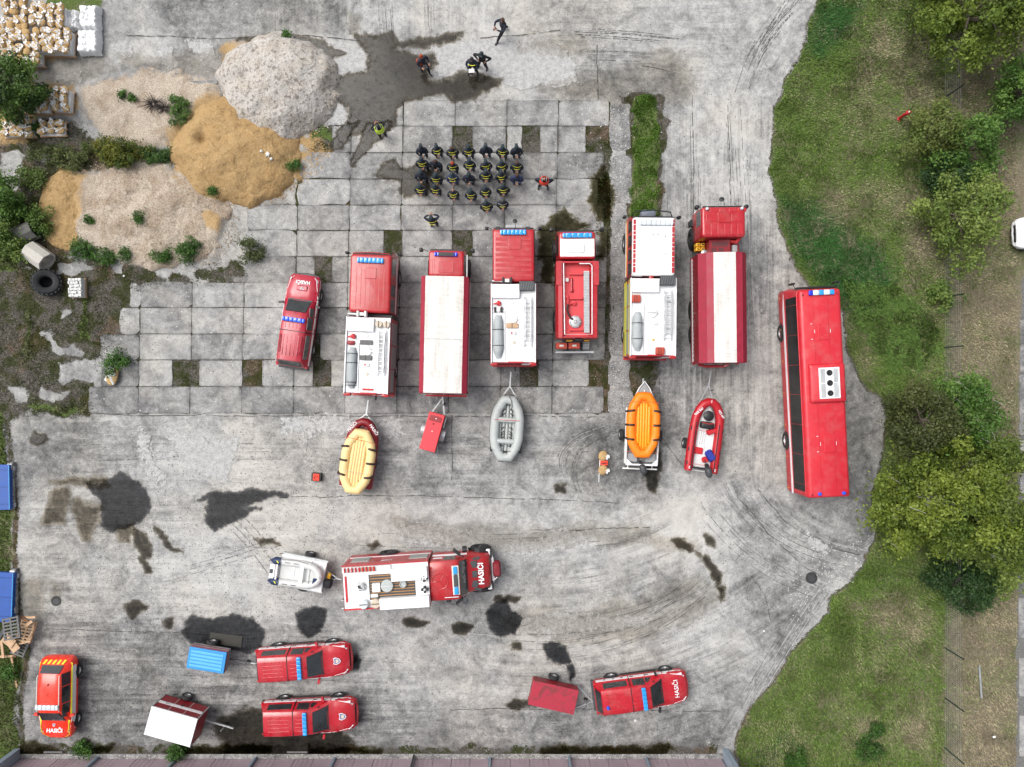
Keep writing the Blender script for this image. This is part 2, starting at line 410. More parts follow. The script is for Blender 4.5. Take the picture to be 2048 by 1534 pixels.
# slab area: rows of precast slabs lie here, the bed under them is soil
ROWS = [200, 252, 305, 358, 410, 461, 513, 565, 615, 668, 720, 773, 827]
ROW_START = {0: 655, 1: 590, 2: 590, 3: 590, 4: 500, 5: 485, 6: 490, 7: 262, 8: 232, 9: 205, 10: 208, 11: 185}
def row_end(r): return 1218
SLAB_ZONE = [(655, 202), (1222, 202), (1222, 826), (190, 826), (205, 720), (232, 615), (262, 568), (490, 565), (500, 410), (590, 408), (590, 254), (655, 252)]
DARKY = [  # areas where the cast concrete is a little darker / lighter, (polygon, delta)
 ([(300, -50), (700, -50), (690, 60), (510, 75), (330, 72)], -.16),
 ([(0, 840), (200, 835), (205, 930), (150, 960), (40, 960), (30, 880)], -.14),
 ([(40, 1190), (330, 1240), (560, 1290), (560, 1400), (900, 1420), (1450, 1440), (1450, 1520), (40, 1520)], -.13),
 ([(1040, 100), (1380, 130), (1370, 200), (1200, 200), (1080, 180)], -.10),
 ([(1250, 200), (1340, 200), (1360, 420), (1370, 900), (1330, 960), (1180, 960), (1150, 880), (1230, 820), (1250, 500)], -.12),
 ([(1120, 830), (1260, 830), (1330, 960), (1290, 1010), (1160, 1000)], -.14),
 ([(1690, 700), (1780, 790), (1790, 900), (1740, 1080), (1690, 1000)], -.2),  # shade cast by the trees, painted into the yard tone
 ([(1520, 1180), (1640, 1160), (1620, 1240), (1560, 1300), (1480, 1260)], -.12),
 ([(800, 870), (1160, 860), (1150, 990), (830, 980)], -.06),
 ([(700, 0), (1050, 0), (1060, 60), (900, 70), (720, 60)], .12),
 ([(620, 1000), (1100, 1020), (1400, 1020), (1440, 1130), (1100, 1120), (700, 1090), (320, 1060)], .12),
 ([(320, 850), (500, 840), (560, 960), (400, 980), (300, 940)], .14),
 ([(260, 1090), (560, 1080), (640, 1180), (560, 1240), (330, 1190)], .12),
 ([(1400, 200), (1530, 200), (1520, 420), (1410, 400)], .08),
 ([(1330, 960), (1400, 940), (1480, 1100), (1440, 1200), (1350, 1070)], .14),
 ([(1000, 1200), (1330, 1210), (1480, 1200), (1560, 1330), (1420, 1330), (1080, 1290)], .10),
 ([(630, 80), (740, 95), (748, 130), (700, 142), (655, 152)], .2),
 ([(860, 85), (1080, 60), (1150, 120), (1150, 170), (1020, 180), (960, 150), (870, 150)], .14),
 ([(220, 60), (330, 75), (345, 105), (300, 115), (240, 100)], .14),
]
def warp(X, Y, amp, cell, seed):
 return X + (fbm(X, Y, cell, seed, 4) - .5) * 2.6 * amp, Y + (fbm(X, Y, cell, seed + 5, 4) - .5) * 2.6 * amp
STEP = 3.4
gx = np.concatenate([[-9000, -3000, -900, -300, -120], np.arange(-60, 2110, STEP), [2200, 2500, 3500, 6000, 11000]])
gy = np.concatenate([[-9000, -3000, -900, -300, -120], np.arange(-50, 1590, STEP), [1680, 2000, 3500, 6000, 10000]])
GXp, GYp = np.meshgrid(gx, gy)
def mx(*a):
 r_ = a[0]
 for q in a[1:]: r_ = np.maximum(r_, q)
 return r_
WXp, WYp = warp(GXp, GYp, 13, 34, 41)
WSX, WSY = warp(GXp, GYp, 5, 20, 47)
_w = lambda p, f=14: wmask(p, WXp, WYp, f, 70)
_ws = lambda p, f=14: wmask(p, WSX, WSY, f, 60)
far = (GXp < -50) | (GXp > 2100) | (GYp < -45) | (GYp > 1580)
g_right = _ws(GRASS_R, 8)
g_strip = _ws(GRSTRIP, 8)
g_left = mx(*[_w(p, 10) for p in GREENS_L]) * .9
g_left2 = _w(LEFT_GRASS, 8)
A_grass = mx(g_right, g_strip, g_left, g_left2, _w(WEEDCORNER, 18) * .75)
A_grass = np.where((GXp > 2110), 1.0, A_grass)
A_dry = mx(_w(DRY_R, 12), *[_w(p, 40) * .8 for p in LAWN_DRY])
A_asph = _ws(ASPH_R, 4)
soil_cells = []
A_soil = mx(_w(MOSS_L, 12), _ws(SLAB_ZONE, 4) * .84, _w(SOIL_L, 14), _w(GRSTRIP_SOIL, 7))
A_soil = np.maximum(A_soil, _w([(30, 1488), (1445, 1488), (1445, 1530), (30, 1530)], 8) * .62)
A_soil = np.maximum(A_soil, np.clip(.72 - np.abs(sdf(GRASS_R, WSX, WSY, 60)) / 14, 0, 1))
A_soil = np.maximum(A_soil, np.clip(.80 - np.abs(sdf(LEFT_GRASS, GXp, GYp, 60) + 6) / 18, 0, 1))
rem = mx(*[_w(p, 6) for p in REM])
A_soil = A_soil * (1 - rem)
A_beige = mx(_w(BEIGE1, 22), _w(BEIGE2, 18))
A_orange = mx(*[_w(p, 12) for p in ORANGE])
A_tone = np.full(GXp.shape, .5)
for p, d in DARKY: A_tone = A_tone + d * .72 * _w(p, 34)
A_tone = A_tone + (fbm(GXp, GYp, 170, 3, 3) - .5) * .14 + .012
A_lush = mx(_w(LAWN_DARK, 25), _w(LAWN_DARK2, 25), _w([(1560, 1460), (1490, 1534), (1560, 1560), (1600, 1500)], 25))
# speckle (lichen dots, leaves) and white chips
A_spec = mx(_w([(190, 830), (640, 850), (800, 1000), (640, 1300), (820, 1330), (560, 1490), (60, 1480), (60, 1200), (200, 1000)], 60) * .9,
   _w([(600, 1200), (1500, 1200), (1420, 1450), (600, 1480)], 60) * .5, np.full(GXp.shape, .22))
A_chip = mx(_w([(1150, 200), (1320, 190), (1330, 300), (1240, 320), (1200, 260)], 20), _w([(1660, 1090), (1740, 1060), (1720, 1150), (1600, 1230), (1580, 1180)], 22), _w([(1200, 310), (1290, 310), (1260, 420), (1200, 420)], 14))
# streak directions
A_sv = mx(_w([(1330, 190), (1560, 190), (1545, 420), (1640, 640), (1560, 640), (1540, 960), (1340, 960)], 40), _w([(540, -40), (1000, -40), (1000, 60), (540, 60)], 20) * .7)
A_sh = mx(_w([(40, 820), (1150, 840), (1150, 1000), (900, 1500), (40, 1500)], 60) * .8, _w([(1080, -40), (1480, -40), (1480, 160), (1050, 150)], 30) * .6)
A_sa = _w([(560, 1010), (1500, 1000), (1700, 1170), (1450, 1480), (900, 1480), (700, 1240)], 50) * .9
A_sb = _w([(1430, 900), (1560, 1000), (1740, 1050), (1720, 1140), (1640, 1190), (1500, 1130), (1400, 1010)], 26)
A_sc = mx(_w([(1560, -20), (1640, -20), (1560, 200), (1500, 160), (1500, 90)], 22), _w([(1655, 1165), (1640, 1200), (1460, 1480), (1380, 1500), (1560, 1240)], 20))
SX = (GXp - CX) * CAM_H / FPX; SY = (CY - GYp) * CAM_H / FPX
def polar(cx, cy):
 r_ = np.hypot(GXp - cx, GYp - cy) * CAM_H / FPX; a = np.arctan2(GYp - cy, GXp - cx)
 return r_, a * r_.clip(1, 40) * .6
ra, aa = polar(1080, 560); rb, ab = polar(1752, 850)
rc1, ac1 = polar(1850, 300)
dd = ((GXp - 1560) * .60 + (GYp - 1300) * .0) * CAM_H / FPX
rot_u = ((GXp) * .84 + (GYp) * .54) * CAM_H / FPX; rot_v = ((GXp) * -.54 + (GYp) * .84) * CAM_H / FPX
up_ = GYp < 400
rc = np.where(up_, rc1, rot_u); ac = np.where(up_, ac1, rot_v)
Z = (fbm(GXp, GYp, 300, 11, 3) - .5) * .05
slabz = wmask(SLAB_ZONE, GXp, GYp, 3)
Z = Z * (1 - slabz) + slabz * (-.022) + (fbm(GXp, GYp, 12, 5, 2) - .5) * .02 * (A_soil > .5)
Z += np.clip(A_grass, 0, 1) * (.02 + .05 * fbm(GXp, GYp, 22, 9, 3))
mound = np.clip(A_beige * 1.3 - .3, 0, 1)
Z += mound * (.10 + .40 * fbm(GXp, GYp, 60, 21, 4)) + np.clip(A_orange, 0, 1) * .06
Z = np.where(far, 0.0, Z)
Z -= .03
_ws_ = np.stack([A_sv, A_sh, A_sa, A_sb * 1.05, A_sc * 1.15], 0)
_uv = np.stack([np.stack([SX * 2.6, SY * .12], -1), np.stack([SY * 2.4, SX * .14], -1), np.stack([ra * 1.7, aa * .10], -1), np.stack([rb * 2.4, ab * .10], -1), np.stack([rc * 3.0, ac * .12], -1)], 0)
_o = np.argsort(-_ws_, 0); _top = np.take_along_axis(_ws_, _o, 0)
A_sw = np.clip(_top[0] - .75 * _top[1], 0, 1)
_sel = np.take_along_axis(_uv, _o[:1][..., None], 0)[0]
N_big = fbm(GXp, GYp, 200, 61, 4); N_mid = fbm(GXp, GYp, 60, 71, 5)
ny, nx = GXp.shape
V = np.stack([SX, SY, Z], -1).reshape(-1, 3)
idx = np.arange(nx * ny).reshape(ny, nx)
# gy grows downward (photo) -> keep the normals pointing up
F = np.stack([idx[1:, :-1], idx[1:, 1:], idx[:-1, 1:], idx[:-1, :-1]], -1).reshape(-1, 4)
def np_mesh(name, V, F, smooth=False):
 me = bpy.data.meshes.new(name)
 k = F.shape[1]
 me.vertices.add(len(V)); me.vertices.foreach_set('co', np.ascontiguousarray(V, np.float32).ravel())
 me.loops.add(F.size); me.loops.foreach_set('vertex_index', np.ascontiguousarray(F, np.int32).ravel())
 me.polygons.add(len(F)); me.polygons.foreach_set('loop_start', np.arange(0, F.size, k, dtype=np.int32))
 try: me.polygons.foreach_set('loop_total', np.full(len(F), k, np.int32))
 except Exception: pass
 if smooth: me.polygons.foreach_set('use_smooth', np.ones(len(F), bool))
 me.update(calc_edges=True)
 return me
def fattr(me, name, arr):
 a = me.attributes.new(name, 'FLOAT', 'POINT'); a.data.foreach_set('value', np.ascontiguousarray(arr, np.float32).ravel())
def vattr(me, name, arr):
 a = me.attributes.new(name, 'FLOAT_VECTOR', 'POINT'); a.data.foreach_set('vector', np.ascontiguousarray(arr, np.float32).ravel())
def cattr(me, name, arr):
 a = me.attributes.new(name, 'FLOAT_COLOR', 'POINT'); a.data.foreach_set('color', np.ascontiguousarray(arr, np.float32).ravel())
gme = np_mesh('ground', V, F, True)
cattr(gme, 'kinds', np.stack([A_grass, A_dry, A_soil, A_asph], -1))
cattr(gme, 'sands', np.stack([A_beige, A_orange, A_lush, A_tone], -1))
cattr(gme, 'marks', np.stack([A_spec, A_chip, A_sw, N_big], -1))
vattr(gme, 'flow', np.stack([_sel[..., 0], _sel[..., 1], N_mid], -1))
# --- concrete colour as a function of position, shared by yard and slabs
def concrete(m, p, tone, n0=None, seed=0.0):
 q = m.scale(p, 1, 1, 1, (seed, seed * .7, 0)) if seed else p
 n0 = n0 if n0 is not None else m.noise(q, .22, 2, .6)
 n1 = m.noise(q, .9, 5, .68, .5); n2 = m.noise(q, 3.6, 4, .72); n3 = m.noise(q, 15, 3, .8)
 v = m.math('ADD', m.math('MULTIPLY', n0, .12), m.math('MULTIPLY', n1, .23)); v = m.math('ADD', v, .055)
 v = m.math('ADD', v, m.math('MULTIPLY', n2, .30)); v = m.math('ADD', v, m.math('MULTIPLY', m.math('SUBTRACT', n3, .5), .46)); v = m.math('ADD', v, .12)
 v = m.math('ADD', v, m.math('SUBTRACT', tone, .5))
 pale = m.map(m.math('ADD', n1, m.math('MULTIPLY', n2, .5)), .80, .92)
 grime = m.map(m.math('ADD', n1, m.math('MULTIPLY', n3, -.35)), .24, .32, 1, 0)
 v = m.math('ADD', v, m.math('MULTIPLY', pale, .035)); v = m.math('SUBTRACT', v, m.math('MULTIPLY', grime, .05))
 return v, n0, n1, n2, n3
def dots(m, q, sc, dens, size):
 vo = m.voro(q, sc); r = m.n('ShaderNodeSeparateColor'); m.set(r.inputs[0], vo.outputs['Color'])
 d = m.math('LESS_THAN', vo.outputs['Distance'], m.math('MULTIPLY', r.outputs[1], size))
 return m.math('MULTIPLY', d, m.math('LESS_THAN', r.outputs[0], dens)), r, vo
def conc_color(m, v, q, n0, n1, n2, n3, spec, chip):
 col = m.ramp(v, [(.24, (.055, .056, .057)), (.38, (.16, .161, .161)), (.50, (.29, .29, .285)), (.60, (.40, .398, .388)), (.78, (.52, .515, .50))])
 col = m.mix(m.map(n0, .48, .62, 0, .5), col, m.mix(1.0, col, (1.0, .955, .88, 1), 'MULTIPLY'))
 d1, r, vo = dots(m, q, 7.0, m.math('MULTIPLY', spec, m.map(n1, .40, .60, .25, 1.1)), .27)
 col = m.mix(m.math('MULTIPLY', d1, .75), col, (.03, .03, .029, 1))
 d3 = m.math('MULTIPLY', m.math('LESS_THAN', vo.outputs['Distance'], .24), m.math('GREATER_THAN', r.outputs[0], m.math('SUBTRACT', 1.0, m.math('MULTIPLY', chip, .6))))
 col = m.mix(m.math('MULTIPLY', d3, .8), col, (.60, .60, .58, 1))
 d2, r2, vo2 = dots(m, q, 15, m.math('MULTIPLY', spec, .5), .3)
 return m.mix(m.math('MULTIPLY', d2, .55), col, (.05, .05, .048, 1))
def edge(m, a, nz, k=.9, sharp=9.0):
 return m.map(m.math('ADD', a, m.math('MULTIPLY', m.math('SUBTRACT', nz, .5), k)), .5 - .5 / sharp, .5 + .5 / sharp)
def ground_mat():
 m = NT('yard_ground'); p = m.pos()
 K = m.attr('kinds'); S = m.attr('sands'); Q = m.attr('marks')
 ks = m.n('ShaderNodeSeparateColor'); m.set(ks.inputs[0], K.outputs['Color'])
 ss = m.n('ShaderNodeSeparateColor'); m.set(ss.inputs[0], S.outputs['Color'])
 qs = m.n('ShaderNodeSeparateColor'); m.set(qs.inputs[0], Q.outputs['Color'])
 nb = Q.outputs['Alpha']; fl = m.attr('flow').outputs['Vector']
 fx = m.n('ShaderNodeSeparateXYZ'); m.set(fx.inputs[0], fl); nm = fx.outputs[2]
 v, n0, n1, n2, n3 = concrete(m, p, S.outputs['Alpha'], nb)
 # streaks left by floating the concrete and by tyres, along the yard's own directions
 fv = m.scale(fl, 1, 1, 0)
 a = m.noise(fv, 1.0, 5, .72, .35); b = m.noise(m.scale(fl, 2.7, 2.2, 0, (9, 4, 0)), 1.0, 3, .75)
 line = m.map(b, .33, .42, -1.0, 0.0)
 t = m.math('ADD', m.math('MULTIPLY', m.math('SUBTRACT', a, .5), .66), m.math('MULTIPLY', m.math('MULTIPLY', line, .17), m.map(n1, .42, .58)))
 v = m.math('ADD', v, m.math('MULTIPLY', m.math('MULTIPLY', t, qs.outputs[2]), m.map(nm, .35, .62, .35, 1.15)))
 col = conc_color(m, v, p, n0, n1, n2, n3, qs.outputs[0], qs.outputs[1])
 ne = m.math('ADD', m.math('MULTIPLY', n2, .55), m.math('MULTIPLY', n3, .45))
 f = m.noise(p, 13, 4, .8)
 s1 = m.ramp(f, [(.30, (.024, .021, .017)), (.46, (.062, .056, .047)), (.58, (.125, .115, .099)), (.72, (.24, .225, .20))])
 moss = m.ramp(f, [(.3, (.012, .014, .005)), (.6, (.042, .048, .014)), (.75, (.09, .098, .035))])
 soil = m.mix(m.map(n1, .46, .56), s1, moss)
 soil = m.mix(m.map(nm, .56, .66, 0, .45), soil, m.mix(1.0, soil, (1.3, .85, .5, 1), 'MULTIPLY'))
 ms = edge(m, ks.outputs[2], ne, 2.2, 10)
 col = m.mix(ms, col, soil)
 g1 = m.ramp(f, [(.30, (.14, .118, .09)), (.43, (.34, .285, .225)), (.56, (.50, .43, .35)), (.75, (.60, .54, .47))])
 g1 = m.mix(m.map(n1, .38, .55), m.mix(1.0, g1, (.76, .71, .66, 1), 'MULTIPLY'), g1)
 mb = edge(m, ss.outputs[0], ne, 2.6, 4)
 col = m.mix(m.math('MULTIPLY', mb, .95), col, g1)
 o1 = m.ramp(f, [(.3, (.27, .168, .072)), (.5, (.39, .262, .122)), (.7, (.48, .355, .20))])
 mo = edge(m, ss.outputs[1], ne, 2.2, 2.5)
 col = m.mix(m.math('MULTIPLY', mo, .93), col, o1)
 green = m.ramp(f, [(.30, (.030, .040, .010)), (.48, (.068, .105, .024)), (.62, (.115, .165, .042)), (.78, (.20, .23, .09))])
 lush = m.ramp(f, [(.3, (.010, .024, .006)), (.5, (.028, .070, .016)), (.75, (.06, .13, .035))])
 dry = m.ramp(f, [(.28, (.07, .058, .038)), (.45, (.15, .128, .086)), (.60, (.235, .205, .145)), (.78, (.33, .30, .23))])
 green = m.mix(edge(m, ss.outputs[2], n2, 1.4, 3), green, lush)
 dm = m.math('ADD', m.math('MULTIPLY', ks.outputs[1], .60), m.math('ADD', m.math('MULTIPLY', m.math('SUBTRACT', nm, .5), 1.2), m.math('ADD', m.math('MULTIPLY', m.math('SUBTRACT', n1, .5), 1.3), m.math('MULTIPLY', m.math('SUBTRACT', n2, .5), 1.6))))
 grs = m.mix(m.map(dm, .0, .62), green, dry)
 mg = edge(m, ks.outputs[0], ne, 1.6, 7)
 col = m.mix(mg, col, grs)
 asp = m.ramp(f, [(.3, (.06, .06, .058)), (.5, (.15, .15, .145)), (.7, (.27, .265, .25))])
 col = m.mix(edge(m, K.outputs['Alpha'], n2, 1.6, 8), col, asp)
 b = m.bsdf(col, .9, spec=.25)
 h = m.math('ADD', m.math('MULTIPLY', n3, .25), m.math('MULTIPLY', m.math('MULTIPLY', f, m.math('MAXIMUM', m.math('MAXIMUM', mg, mb), ms)), 2.0))
 m.set(b.inputs['Normal'], m.bump(h, .5, .05))
 return m.done(b.outputs[0])
gme.materials.append(ground_mat())
ground = bpy.data.objects.new('ground', gme); COL.objects.link(ground)
tag(ground, kind='structure', label='worn grey concrete yard running out into mossy soil and mown grass')
# --- precast slabs
def slab_mat():
 m = NT('precast_slab_concrete'); p = m.pos()
 oi = m.n('ShaderNodeObjectInfo')
 tone = m.map(oi.outputs['Random'], 0, 1, .42, .54)
 v, n0, n1, n2, n3 = concrete(m, p, tone)
 ed = m.attr('rim').outputs['Fac']
 v = m.math('SUBTRACT', v, m.math('MULTIPLY', m.map(m.math('ADD', ed, m.math('MULTIPLY', n2, .5)), .55, 1.3), .05))
 col = conc_color(m, v, p, n0, n1, n2, n3, .22, .05)
 b = m.bsdf(col, .9, spec=.25)
 m.set(b.inputs['Normal'], m.bump(n3, .35, .03))
 return m.done(b.outputs[0])
M['slab'] = slab_mat()
def broken_mat():
 m = NT('broken_slab_concrete'); p = m.pos()
 v, n0, n1, n2, n3 = concrete(m, p, .47, None, 3.0)
 v = m.math('ADD', v, m.math('MULTIPLY', m.math('SUBTRACT', n3, .5), .5))
 col = conc_color(m, v, p, n0, n1, n2, n3, .5, .7)
 b = m.bsdf(col, .92, spec=.2); m.set(b.inputs['Normal'], m.bump(n3, .6, .05))
 return m.done(b.outputs[0])
M['slabbroken'] = broken_mat()
slabs = thing('slab_paving', None, None, (0, 0, 0)); slabs['kind'] = 'structure'
slabs['label'] = 'field of rectangular precast concrete slabs laid in running bond'
def slab(x0, x1, y0, y1, rough=.0, matl='slab', name='slab'):
 """outline in pixels, an irregular slab 12 cm thick whose top stands at the yard's level"""
 g = .45
 x0 += g; x1 -= g; y0 += g; y1 -= g
 out = []
 def side(ax, ay, bx, by, n):
  for k in range(n):
   t = k / n
   j = (random.uniform(-.7, .7) + (random.uniform(-rough, rough))) if k else 0
   nx_, ny_ = (by - ay), -(bx - ax); L = math.hypot(nx_, ny_) + 1e-6
   out.append((ax + (bx - ax) * t + nx_ / L * j, ay + (by - ay) * t + ny_ / L * j))
 c = [random.choice([.6, 1, 1.5, 3, 6 if rough > 2 or random.random() < .2 else 1]) + rough * random.uniform(.3, 1.2) for _ in range(4)]
 P = [(x0 + c[0], y0), (x1 - c[1], y0), (x1, y0 + c[1]), (x1, y1 - c[2]), (x1 - c[2], y1), (x0 + c[3], y1), (x0, y1 - c[3]), (x0, y0 + c[0])]
 for i in range(8):
  ax, ay = P[i]; bx, by = P[(i + 1) % 8]
  L = math.hypot(bx - ax, by - ay)
  side(ax, ay, bx, by, 1 if L < 14 else (3 if L > 45 else 2))
 cx, cy = (x0 + x1) / 2, (y0 + y1) / 2
 wx, wy = W(cx, cy); zt = random.uniform(-.006, .008); tx = random.uniform(-.002, .002); ty = random.uniform(-.002, .002)
 n = len(out); vv = []; rim = []
 for q, z, r_ in ((1.0, -.12, 1), (1.0, -.012, 1), (.985, 0, 1), (.80, 0, 0)):
  for x, y in out:
   a, b = W(cx + (x - cx) * q, cy + (y - cy) * q)
   vv.append((a - wx, b - wy, z + (a - wx) * tx + (b - wy) * ty)); rim.append(r_)
 ff = []
 for k in range(3):
  for i in range(n):
   j = (i + 1) % n
   ff.append((k * n + i, (k + 1) * n + i, (k + 1) * n + j, k * n + j))
 ff.append(tuple(3 * n + i for i in range(n))[::-1])
 me = bpy.data.meshes.new(name); me.from_pydata(vv, [], ff); me.update()
 fattr(me, 'rim', np.array(rim)); me.materials.append(M[matl])
 o = bpy.data.objects.new(name, me); COL.objects.link(o); o.parent = slabs
 o.location = (wx, wy, zt)
 return o
GAPS = {1: [(905, 945), (1045, 1080), (1172, 1225), (618, 664)], 5: [(768, 805), (904, 944), (1112, 1180)], 4: [(1208, 1225)], 3: [(1196, 1225)], 2: [(1208, 1225)], 6: [(630, 664), (768, 800)],
  10: [(345, 398), (490, 524), (626, 662), (1040, 1076), (1178, 1214)], 9: [(600, 640)]}
slab_spans = []
for r_ in range(12):
 y0, y1 = ROWS[r_], ROWS[r_ + 1]; ym = (y0 + y1) / 2
 off = 69 + (827 - ym) / 627 * 15 + (52 if r_ in (2, 3) and False else 0)
 xs = [off + 103.4 * k for k in range(-1, 14)]
 st, en = ROW_START[r_], row_end(r_)
 spans = []
 for a, b in zip(xs[:-1], xs[1:]):
  a2, b2 = max(a, st + random.uniform(-12, 10)), min(b, en)
  if b2 - a2 < 22: continue
  pieces = [(a2, b2)]
  for g0, g1 in GAPS.get(r_, []):
   nw = []
   for s0, s1 in pieces:
    if g1 <= s0 or g0 >= s1: nw.append((s0, s1)); continue
    if g0 - s0 > 14: nw.append((s0, g0))
    if s1 - g1 > 14: nw.append((g1, s1))
   pieces = nw
  spans += pieces
 for a, b in spans:
  edge_left = a < st + 30
  slab(a, b, y0, y1, 3.5 if edge_left else (1.6 if random.random() < .15 else .2))
# column of badly worn slabs beside the grass strip
for (x0, x1, y0, y1) in [(1220, 1262, 206, 300), (1224, 1264, 312, 408), (1222, 1258, 425, 520), (1220, 1254, 528, 612), (1218, 1250, 622, 712), (1216, 1262, 722, 775), (1216, 1262, 780, 826)]:
 slab(x0, x1, y0, y1, 4.0, 'slabbroken', 'broken_slab')
# --- damp film, puddles, stains: thin sheets over the yard
def film_mat(name, tint, k=1.0, soft=6.0, rough=.35, gloss=True, kn=1.9):
 m = NT(name); p = m.pos(); w = m.attr('w').outputs['Fac']
 nz = m.noise(p, 3.2, 5, .75)
 mask = m.math('MULTIPLY', edge(m, w, nz, kn, soft), k)
 inner = m.map(m.math('ADD', w, m.math('MULTIPLY', m.math('SUBTRACT', nz, .5), 1.5)), .62, .98)
 fine = m.noise(p, 9, 4, .75)
 dens = m.mix(m.math('MULTIPLY', inner, m.map(fine, .3, .6, .75, 1.05)), m.mix(m.map(fine, .35, .65), c4(tuple(min(1, x * 1.25 + .03) for x in tint)), c4(tuple(min(1, x * 1.7 + .10) for x in tint))), c4(tint))
 tr = m.n('ShaderNodeBsdfTransparent'); halo = m.mix(m.math('MULTIPLY', edge(m, m.math('ADD', w, .16), nz, kn * .9, 2.6), k * .75), (1, 1, 1, 1), (.62, .59, .54, 1)); m.set(tr.inputs[0], m.mix(mask, halo, dens))
 if not gloss: return m.done(tr.outputs[0])
 gl = m.n('ShaderNodeBsdfGlossy'); m.set(gl.inputs['Roughness'], m.map(inner, 0, 1, .5, .12)); m.set(gl.inputs['Color'], (1, 1, 1, 1))
 fr = m.n('ShaderNodeFresnel'); fr.inputs[0].default_value = 1.33
 mx_ = m.n('ShaderNodeMixShader'); m.set(mx_.inputs[0], m.math('MULTIPLY', m.math('MULTIPLY', mask, inner), fr.outputs[0]))
 m.t.links.new(tr.outputs[0], mx_.inputs[1]); m.t.links.new(gl.outputs[0], mx_.inputs[2])
 return m.done(mx_.outputs[0])
M['damp'] = film_mat('damp_concrete_film', (.29, .275, .245), .95, 2.6)
M['halfdamp'] = film_mat('half_dry_concrete_film', (.50, .475, .43), .85, 2.2, gloss=False)
M['puddle'] = film_mat('shallow_puddle_water', (.26, .268, .285), .97, 3.4)
def scour_mat():
 m = NT('scoured_pale_concrete'); p = m.pos(); w = m.attr('w').outputs['Fac']; nz = m.noise(p, 3.6, 5, .8); f = m.noise(p, 14, 4, .8)
 d = m.bsdf(m.ramp(f, [(.3, (.30, .30, .295)), (.5, (.46, .46, .455)), (.7, (.56, .56, .555))]), .92, spec=.2)
 t = m.n('ShaderNodeBsdfTransparent'); x = m.n('ShaderNodeMixShader'); m.set(x.inputs[0], m.math('MULTIPLY', edge(m, w, nz, 2.6, 6), m.map(nz, .3, .6, .45, .95)))
 m.t.links.new(t.outputs[0], x.inputs[1]); m.t.links.new(d.outputs[0], x.inputs[2]); return m.done(x.outputs[0])
M['scour'] = scour_mat()
M['stain'] = film_mat('faint_grime_stain', (.80, .785, .76), .8, 2.2, gloss=False, kn=2.2)
M['mossfilm'] = film_mat('black_moss_growth', (.26, .25, .17), .85, 3, gloss=False, kn=2.4)
film_z = [0.010]
def film(polys, matl, name, label, fall=7, step=2.6):
 polys = polys if isinstance(polys[0][0], (tuple, list)) else [polys]
 P = np.array([q for p in polys for q in p], float)
 x = np.arange(P[:, 0].min() - 24, P[:, 0].max() + 24, step); y = np.arange(P[:, 1].min() - 24, P[:, 1].max() + 24, step)
 X, Y = np.meshgrid(x, y)
 XW, YW = warp(X, Y, fall * 1.25, fall * 4.5, 83)
 w = mx(*[np.clip(.5 + (sdf(p, XW, YW, 40) + fall * .25) / (2 * fall), 0, 1) for p in polys])
 sx = (X - CX) * CAM_H / FPX; sy = (CY - Y) * CAM_H / FPX
 n_y, n_x = X.shape; id_ = np.arange(n_x * n_y).reshape(n_y, n_x)
 Fq = np.stack([id_[1:, :-1], id_[1:, 1:], id_[:-1, 1:], id_[:-1, :-1]], -1).reshape(-1, 4)
 wv = w.ravel(); Fq = Fq[(wv[Fq].max(1) > .02)]
 used = np.unique(Fq); remap = np.full(n_x * n_y, -1); remap[used] = np.arange(len(used))
 Vv = np.stack([sx.ravel(), sy.ravel(), np.full(sx.size, film_z[0])], -1)[used]
 film_z[0] += .0012
 me = np_mesh(name, Vv, remap[Fq]); fattr(me, 'w', wv[used]); me.materials.append(M[matl])
 o = bpy.data.objects.new(name, me); COL.objects.link(o)
 return tag(o, label, kind='structure')
film([[(632, 85), (668, 85), (700, 98), (735, 95), (742, 130), (735, 140), (680, 150), (655, 150), (648, 120)], [(870, 95), (900, 85), (1020, 80), (1080, 70), (1150, 120), (1155, 165), (1100, 175), (1020, 172), (1000, 155), (900, 155), (868, 140)]], 'scour', 'scoured_patch', 'crisp pale scoured patches either side of the big damp patch', 9)
film([[(225, 90), (262, 95), (268, 112), (240, 112)], [(315, 95), (345, 100), (355, 130), (345, 145), (325, 120)], [(375, 85), (415, 80), (430, 110), (448, 130), (440, 142), (410, 130)], [(120, 150), (165, 148), (165, 168), (110, 165)]], 'scour', 'scoured_patch', 'crisp pale scoured patches left of the gravel heap', 8)
film([[(640, 205), (690, 205), (690, 245), (640, 245)], [(800, 1045), (980, 1075), (1180, 1070), (1180, 1100), (960, 1105), (800, 1075)], [(330, 860), (470, 880), (460, 960), (380, 940)], [(1610, 1075), (1660, 1095), (1650, 1110), (1600, 1090)], [(1000, 1230), (1180, 1235), (1280, 1225), (1280, 1245), (1100, 1262)], [(280, 862), (300, 880), (310, 930), (322, 975), (300, 960), (288, 900)], [(560, 840), (800, 850), (800, 870), (560, 862)]], 'scour', 'scoured_patch', 'pale scoured streaks over the lower yard', 14)
film([(655, 165), (680, 152), (735, 140), (742, 110), (722, 88), (700, 66), (745, 76), (785, 66), (800, 80), (868, 80), (880, 70), (925, 66), (915, 80), (860, 90), (795, 90), (785, 100), (830, 108), (862, 106), (868, 125), (848, 148), (862, 162), (900, 158), (920, 148), (962, 150), (1000, 158), (988, 172), (962, 182), (950, 197), (905, 196), (888, 182), (852, 190), (818, 200), (798, 212), (792, 245), (770, 262), (690, 270), (700, 238), (696, 208), (672, 195)], 'damp', 'damp_patch', 'large dark damp patch below the gravel pile at the top of the yard')
